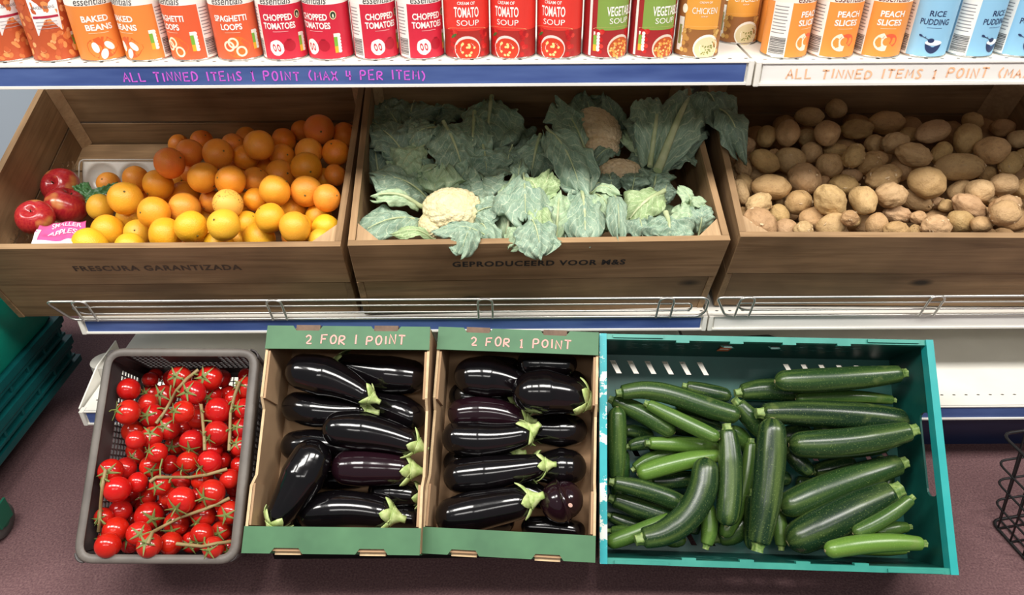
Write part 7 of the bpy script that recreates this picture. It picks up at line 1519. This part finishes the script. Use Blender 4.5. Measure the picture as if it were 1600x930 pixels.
def leaf_mesh(lf, base, sd):
    """ruffled blade around a curved mid axis, in crate coordinates"""
    rg2 = random.Random(sd); b, t_ = Vector(lf['b']), Vector(lf['t']); mid = lf['mid']; ln = (t_-b).length; ax = (t_-b).normalized()
    N = Vector((0, 0, 1)); N = (N-ax*N.dot(ax)).normalized(); S = ax.cross(N); w = lf['w']*.56; nu, nv = 34, 26; vs = []; uv = []
    o = Vector((rg2.uniform(0, 50), rg2.uniform(0, 50), 0)); asp = ln/max(w, .01)
    cup = lf['cup']; ph = rg2.uniform(0, 6)
    for i in range(nu+1):
        u = i/nu; base_w = (.30+.70*math.sin(min(1, u*1.7)*PI*.5))*(1 if u < .80 else math.sqrt(max(.0, 1-((u-.80)/.2)**2*.92)))
        for j in range(nv+1):
            s = j/nv*2-1; edge = abs(s)**3
            jag = 1+.34*noise.noise(Vector((u*2.6, s*.6, 0))+o)+.22*noise.noise(Vector((u*9, s, 3))+o)*edge
            endj = ln*(.22*noise.noise(Vector((s*2.2, 7, 0))+o)+.12*noise.noise(Vector((s*8, 9, 0))+o))*u*u
            x = s*w*base_w*jag; y = ln*u*1.04+endj-abs(s)**2*ln*.10*u
            zc = mid*math.sin(u*PI)-cup*w*(s*s)*(1 if True else 0)*.8*(-1 if rg2 is None else 1)
            ruf = (.14*w)*edge*math.sin(u*12+ph+(2 if s > 0 else 0))+.22*w*abs(s)**1.3*noise.noise(Vector((u*3.5, s*1.6, 5))+o)*2+.05*w*math.sin(abs(s)*9+u*7+ph)
            ruf += .08*w*noise.noise(Vector((u*7, s*4, 1))+o)*2+.03*w*noise.noise(Vector((u*16, s*9, 1))+o)*2+.025*w*math.cos((u-abs(s)*.45)*2*PI/.15)*abs(s)**.5
            vs.append(b+ax*y+S*x+N*(zc+ruf)); uv.append((s, u))
    n = nv+1; mb = MB(); mb.add(vs, [(i*n+j, i*n+j+1, (i+1)*n+j+1, (i+1)*n+j) for i in range(nu) for j in range(nv)], 0, True); mb.uv = uv
    rb = MB(); rr = max(.0022, .034*ln**.5*.35*lf['rib'])*.62; P = []; RR = []
    for i in range(11):
        u = -.06+i/10*.92; P.append(b+ax*(ln*u*1.04)+N*(mid*math.sin(max(0, u)*PI)+rr*.25)); RR.append(rr*(1-.82*max(0, u)))
    rb.tube(P, RR, 8, flat=1.0)
    return mb, rb
ci = 0
for k, cf in enumerate(D['cauliflower']):
    ob = Vector(cf['base']); Mx = MC @ Matrix.Translation(ob); t = empty('cauliflower', M=Mx); tag(t, cf['lab'], 'cauliflower', 'cauliflowers in the middle crate')
    for q, cd in enumerate(cf['curd']):
        c = link('curd', curd_mesh(cd['a'], cd['b'], cd['v'], CURD[cd['c']], k*3+q), t); c.location = Vector(cd['p'])-ob-Vector((0, 0, .25*cd['b']))
    for q, lf in enumerate(cf['leaf']):
        mb, rb = leaf_mesh(lf, ob, k*20+q); mb.v = [tuple(Vector(v)-ob) for v in mb.v]; rb.v = [tuple(Vector(v)-ob) for v in rb.v]
        l = mb.build('leaf', LEAF[lf['c']], t); ul = l.data.uv_layers.new(name='UVMap')
        for lp in l.data.loops: ul.data[lp.index].uv = mb.uv[lp.vertex_index]
        sm = l.modifiers.new('s', 'SOLIDIFY'); sm.thickness = .0011
        rb.build('midrib', MATS['leaf_rib'], l)

# ================= teal crates on a dolly, left =================
def teal_crate(x1, y0, y1, z0, z1, m, label):
    t = empty('storage_crate', (x1-.3, (y0+y1)/2, z0)); tag(t, label, 'crate', 'stacked teal crates'); O = Vector(t.location)
    x0 = x1-.6; h = z1-z0
    def b(n, *a, bev=.004, par=t):
        o = MB().box(a[0]-O.x, a[1]-O.x, a[2]-O.y, a[3]-O.y, a[4]-O.z, a[5]-O.z).build(n, m, par, bev); return o
    b('side_wall', x1-.016, x1-.010, y0+.01, y1-.01, z0+.006, z1-.01); b('side_wall', x0+.010, x0+.016, y0+.01, y1-.01, z0+.006, z1-.01)
    b('end_wall', x0+.016, x1-.016, y0+.010, y0+.016, z0+.006, z1-.01); b('end_wall', x0+.016, x1-.016, y1-.016, y1-.010, z0+.006, z1-.01)
    b('base', x0+.012, x1-.012, y0+.012, y1-.012, z0, z0+.006)
    b('rim', x1-.018, x1, y0, y1, z1-.022, z1); b('rim', x0, x0+.018, y0, y1, z1-.022, z1); b('rim', x0+.018, x1-.018, y0, y0+.018, z1-.022, z1); b('rim', x0+.018, x1-.018, y1-.018, y1, z1-.022, z1)
    n = 9
    for k in range(n): yy = y0+.03+k*(y1-y0-.06)/(n-1); b('rib', x1-.010, x1-.003, yy-.003, yy+.003, z0+.01, z1-.022, bev=.001)
    b('rib', x1-.010, x1-.002, y0+.012, y1-.012, z0+.2*h, z0+.2*h+.007, bev=.001); b('rib', x1-.010, x1-.002, y0+.012, y1-.012, z0+.55*h, z0+.55*h+.007, bev=.001)
    return t
teal_crate(-1.045, .86, 1.46, .10, .165, TEALD, 'dark teal crate at the bottom of the stack on the left')
teal_crate(-1.045, .865, 1.455, .1655, .23, TEALD, 'dark teal ribbed crate under the bright teal one on the left')
# bright upper crate: smooth sloping sides
up = empty('storage_tub', (-1.348, 1.16, .231)); tag(up, 'bright teal plastic tub on top of the stack at the left edge', 'tub', 'stacked teal crates')
def tub_pt(u, v, s):
    pass
mb = MB(); ring = []
secs = [(0, .288, .29), (.012, .296, .297), (.16, .302, .302), (.162, .300, .306), (.178, .302, .308), (.18, .292, .300), (.20, .296, .303), (.205, .306, .312), (.228, .308, .314), (.228, .290, .298), (.01, .258, .28)]
n0 = None; vs = []
for z, hx, hy in secs:
    P = rounded([(-hx, -hy, z), (hx, -hy, z), (hx, hy, z), (-hx, hy, z)], .05, 5); n0 = len(P); vs += P
mb.add(vs, [(i*n0+k, i*n0+(k+1) % n0, (i+1)*n0+(k+1) % n0, (i+1)*n0+k) for i in range(len(secs)-1) for k in range(n0)], 0, True)
mb.add(vs[:n0], [tuple(range(n0-1, -1, -1))]); mb.add(vs[-n0:], [tuple(range(n0))])
mb.build('body', TEAL, up)
for yy in (-.2, -.07, .07, .2): MB().tube([(.283, yy, .03), (.292, yy, .09), (.299, yy, .15)], .006, 8).build('rib', TEAL, up)
h = MB().tube([Vector(p) for p in rounded([(.296, -.09, .17), (.325, -.09, .165), (.325, .09, .165), (.296, .09, .17)], .02, 4, False)], .006, 8).build('grip', TEAL, up)
dl = empty('dolly', (-1.35, 1.16, 0)); tag(dl, 'wheeled dolly under the teal crates with a red-marked corner', 'dolly')
MB().box(-.31, .30, -.31, .31, .082, .0995).build('frame', TEALD, dl, .003)
MB().box(.285, .306, -.30, -.25, .070, .098).build('corner_block', flat('red_plastic', (190, 30, 34), .4), dl, .003)
DG = flat('wheel_green', (18, 92, 70), .5); RB = flat('wheel_grey', (92, 92, 88), .6)
for sx, sy in ((1, -1), (1, 1), (-1, -1), (-1, 1)):
    w_ = lathe([(.012, -.012), (.034, -.012), (.0375, -.006), (.0375, .006), (.034, .012), (.012, .012)], 28); XW, YW = (sx*.335, -.15) if sy < 0 else (sx*.16, .25); w_.v = [(z+XW, x+YW, y+.0378) for x, y, z in w_.v]
    wo = w_.build('wheel', RB, dl)
    MB().tube([(XW-.016, YW, .0378), (XW+.016, YW, .0378)], .013, 14).build('hub', DG, wo)
    MB().box(XW-.020, XW-.016, YW-.02, YW+.02, .034, .082).build('fork', DG, dl, .001); MB().box(XW+.016, XW+.020, YW-.02, YW+.02, .034, .082).build('fork', DG, dl, .001)

# ================= black wire basket, right =================
wb = empty('wire_basket', (1.136, .964, 0)); wb.rotation_euler = (0, 0, R(10)); tag(wb, 'black wire basket on the carpet at the right edge', 'basket')
def wr(pts, n='wire', r=.0028, closed=False): MB().tube([Vector(p) for p in pts], r, 6, closed=closed).build(n, BLK, wb)
bx0, bx1, by0, by1, hh = -.165, .20, -.22, .09, .215
for z, e in ((.004, 0), (.055, .008), (.105, .016), (.15, .024), (hh, .032)):
    wr(rounded([(bx0-e, by0-e, z), (bx1+e, by0-e, z), (bx1+e, by1+e, z), (bx0-e, by1+e, z)], .02, 4), 'hoop', .0032 if z in (.004, hh) else .0024, True)
for k in range(9):
    y = by0+.02+k*(by1-by0-.04)/8
    wr([(bx0-.032, y, hh), (bx0, y, .004), (bx1, y, .004), (bx1+.032, y, hh)], 'cross_wire', .0022)
for k in range(9):
    x = bx0+.02+k*(bx1-bx0-.04)/8
    wr([(x, by0-.032, hh), (x, by0, .004), (x, by1, .004), (x, by1+.032, hh)], 'cross_wire', .0022)
wr(rounded([(bx0-.03, by0+.08, hh), (bx0-.03, by0+.08, hh-.05), (bx0-.03, by1-.08, hh-.05), (bx0-.03, by1-.08, hh)], .02, 3, False), 'handle', .003)
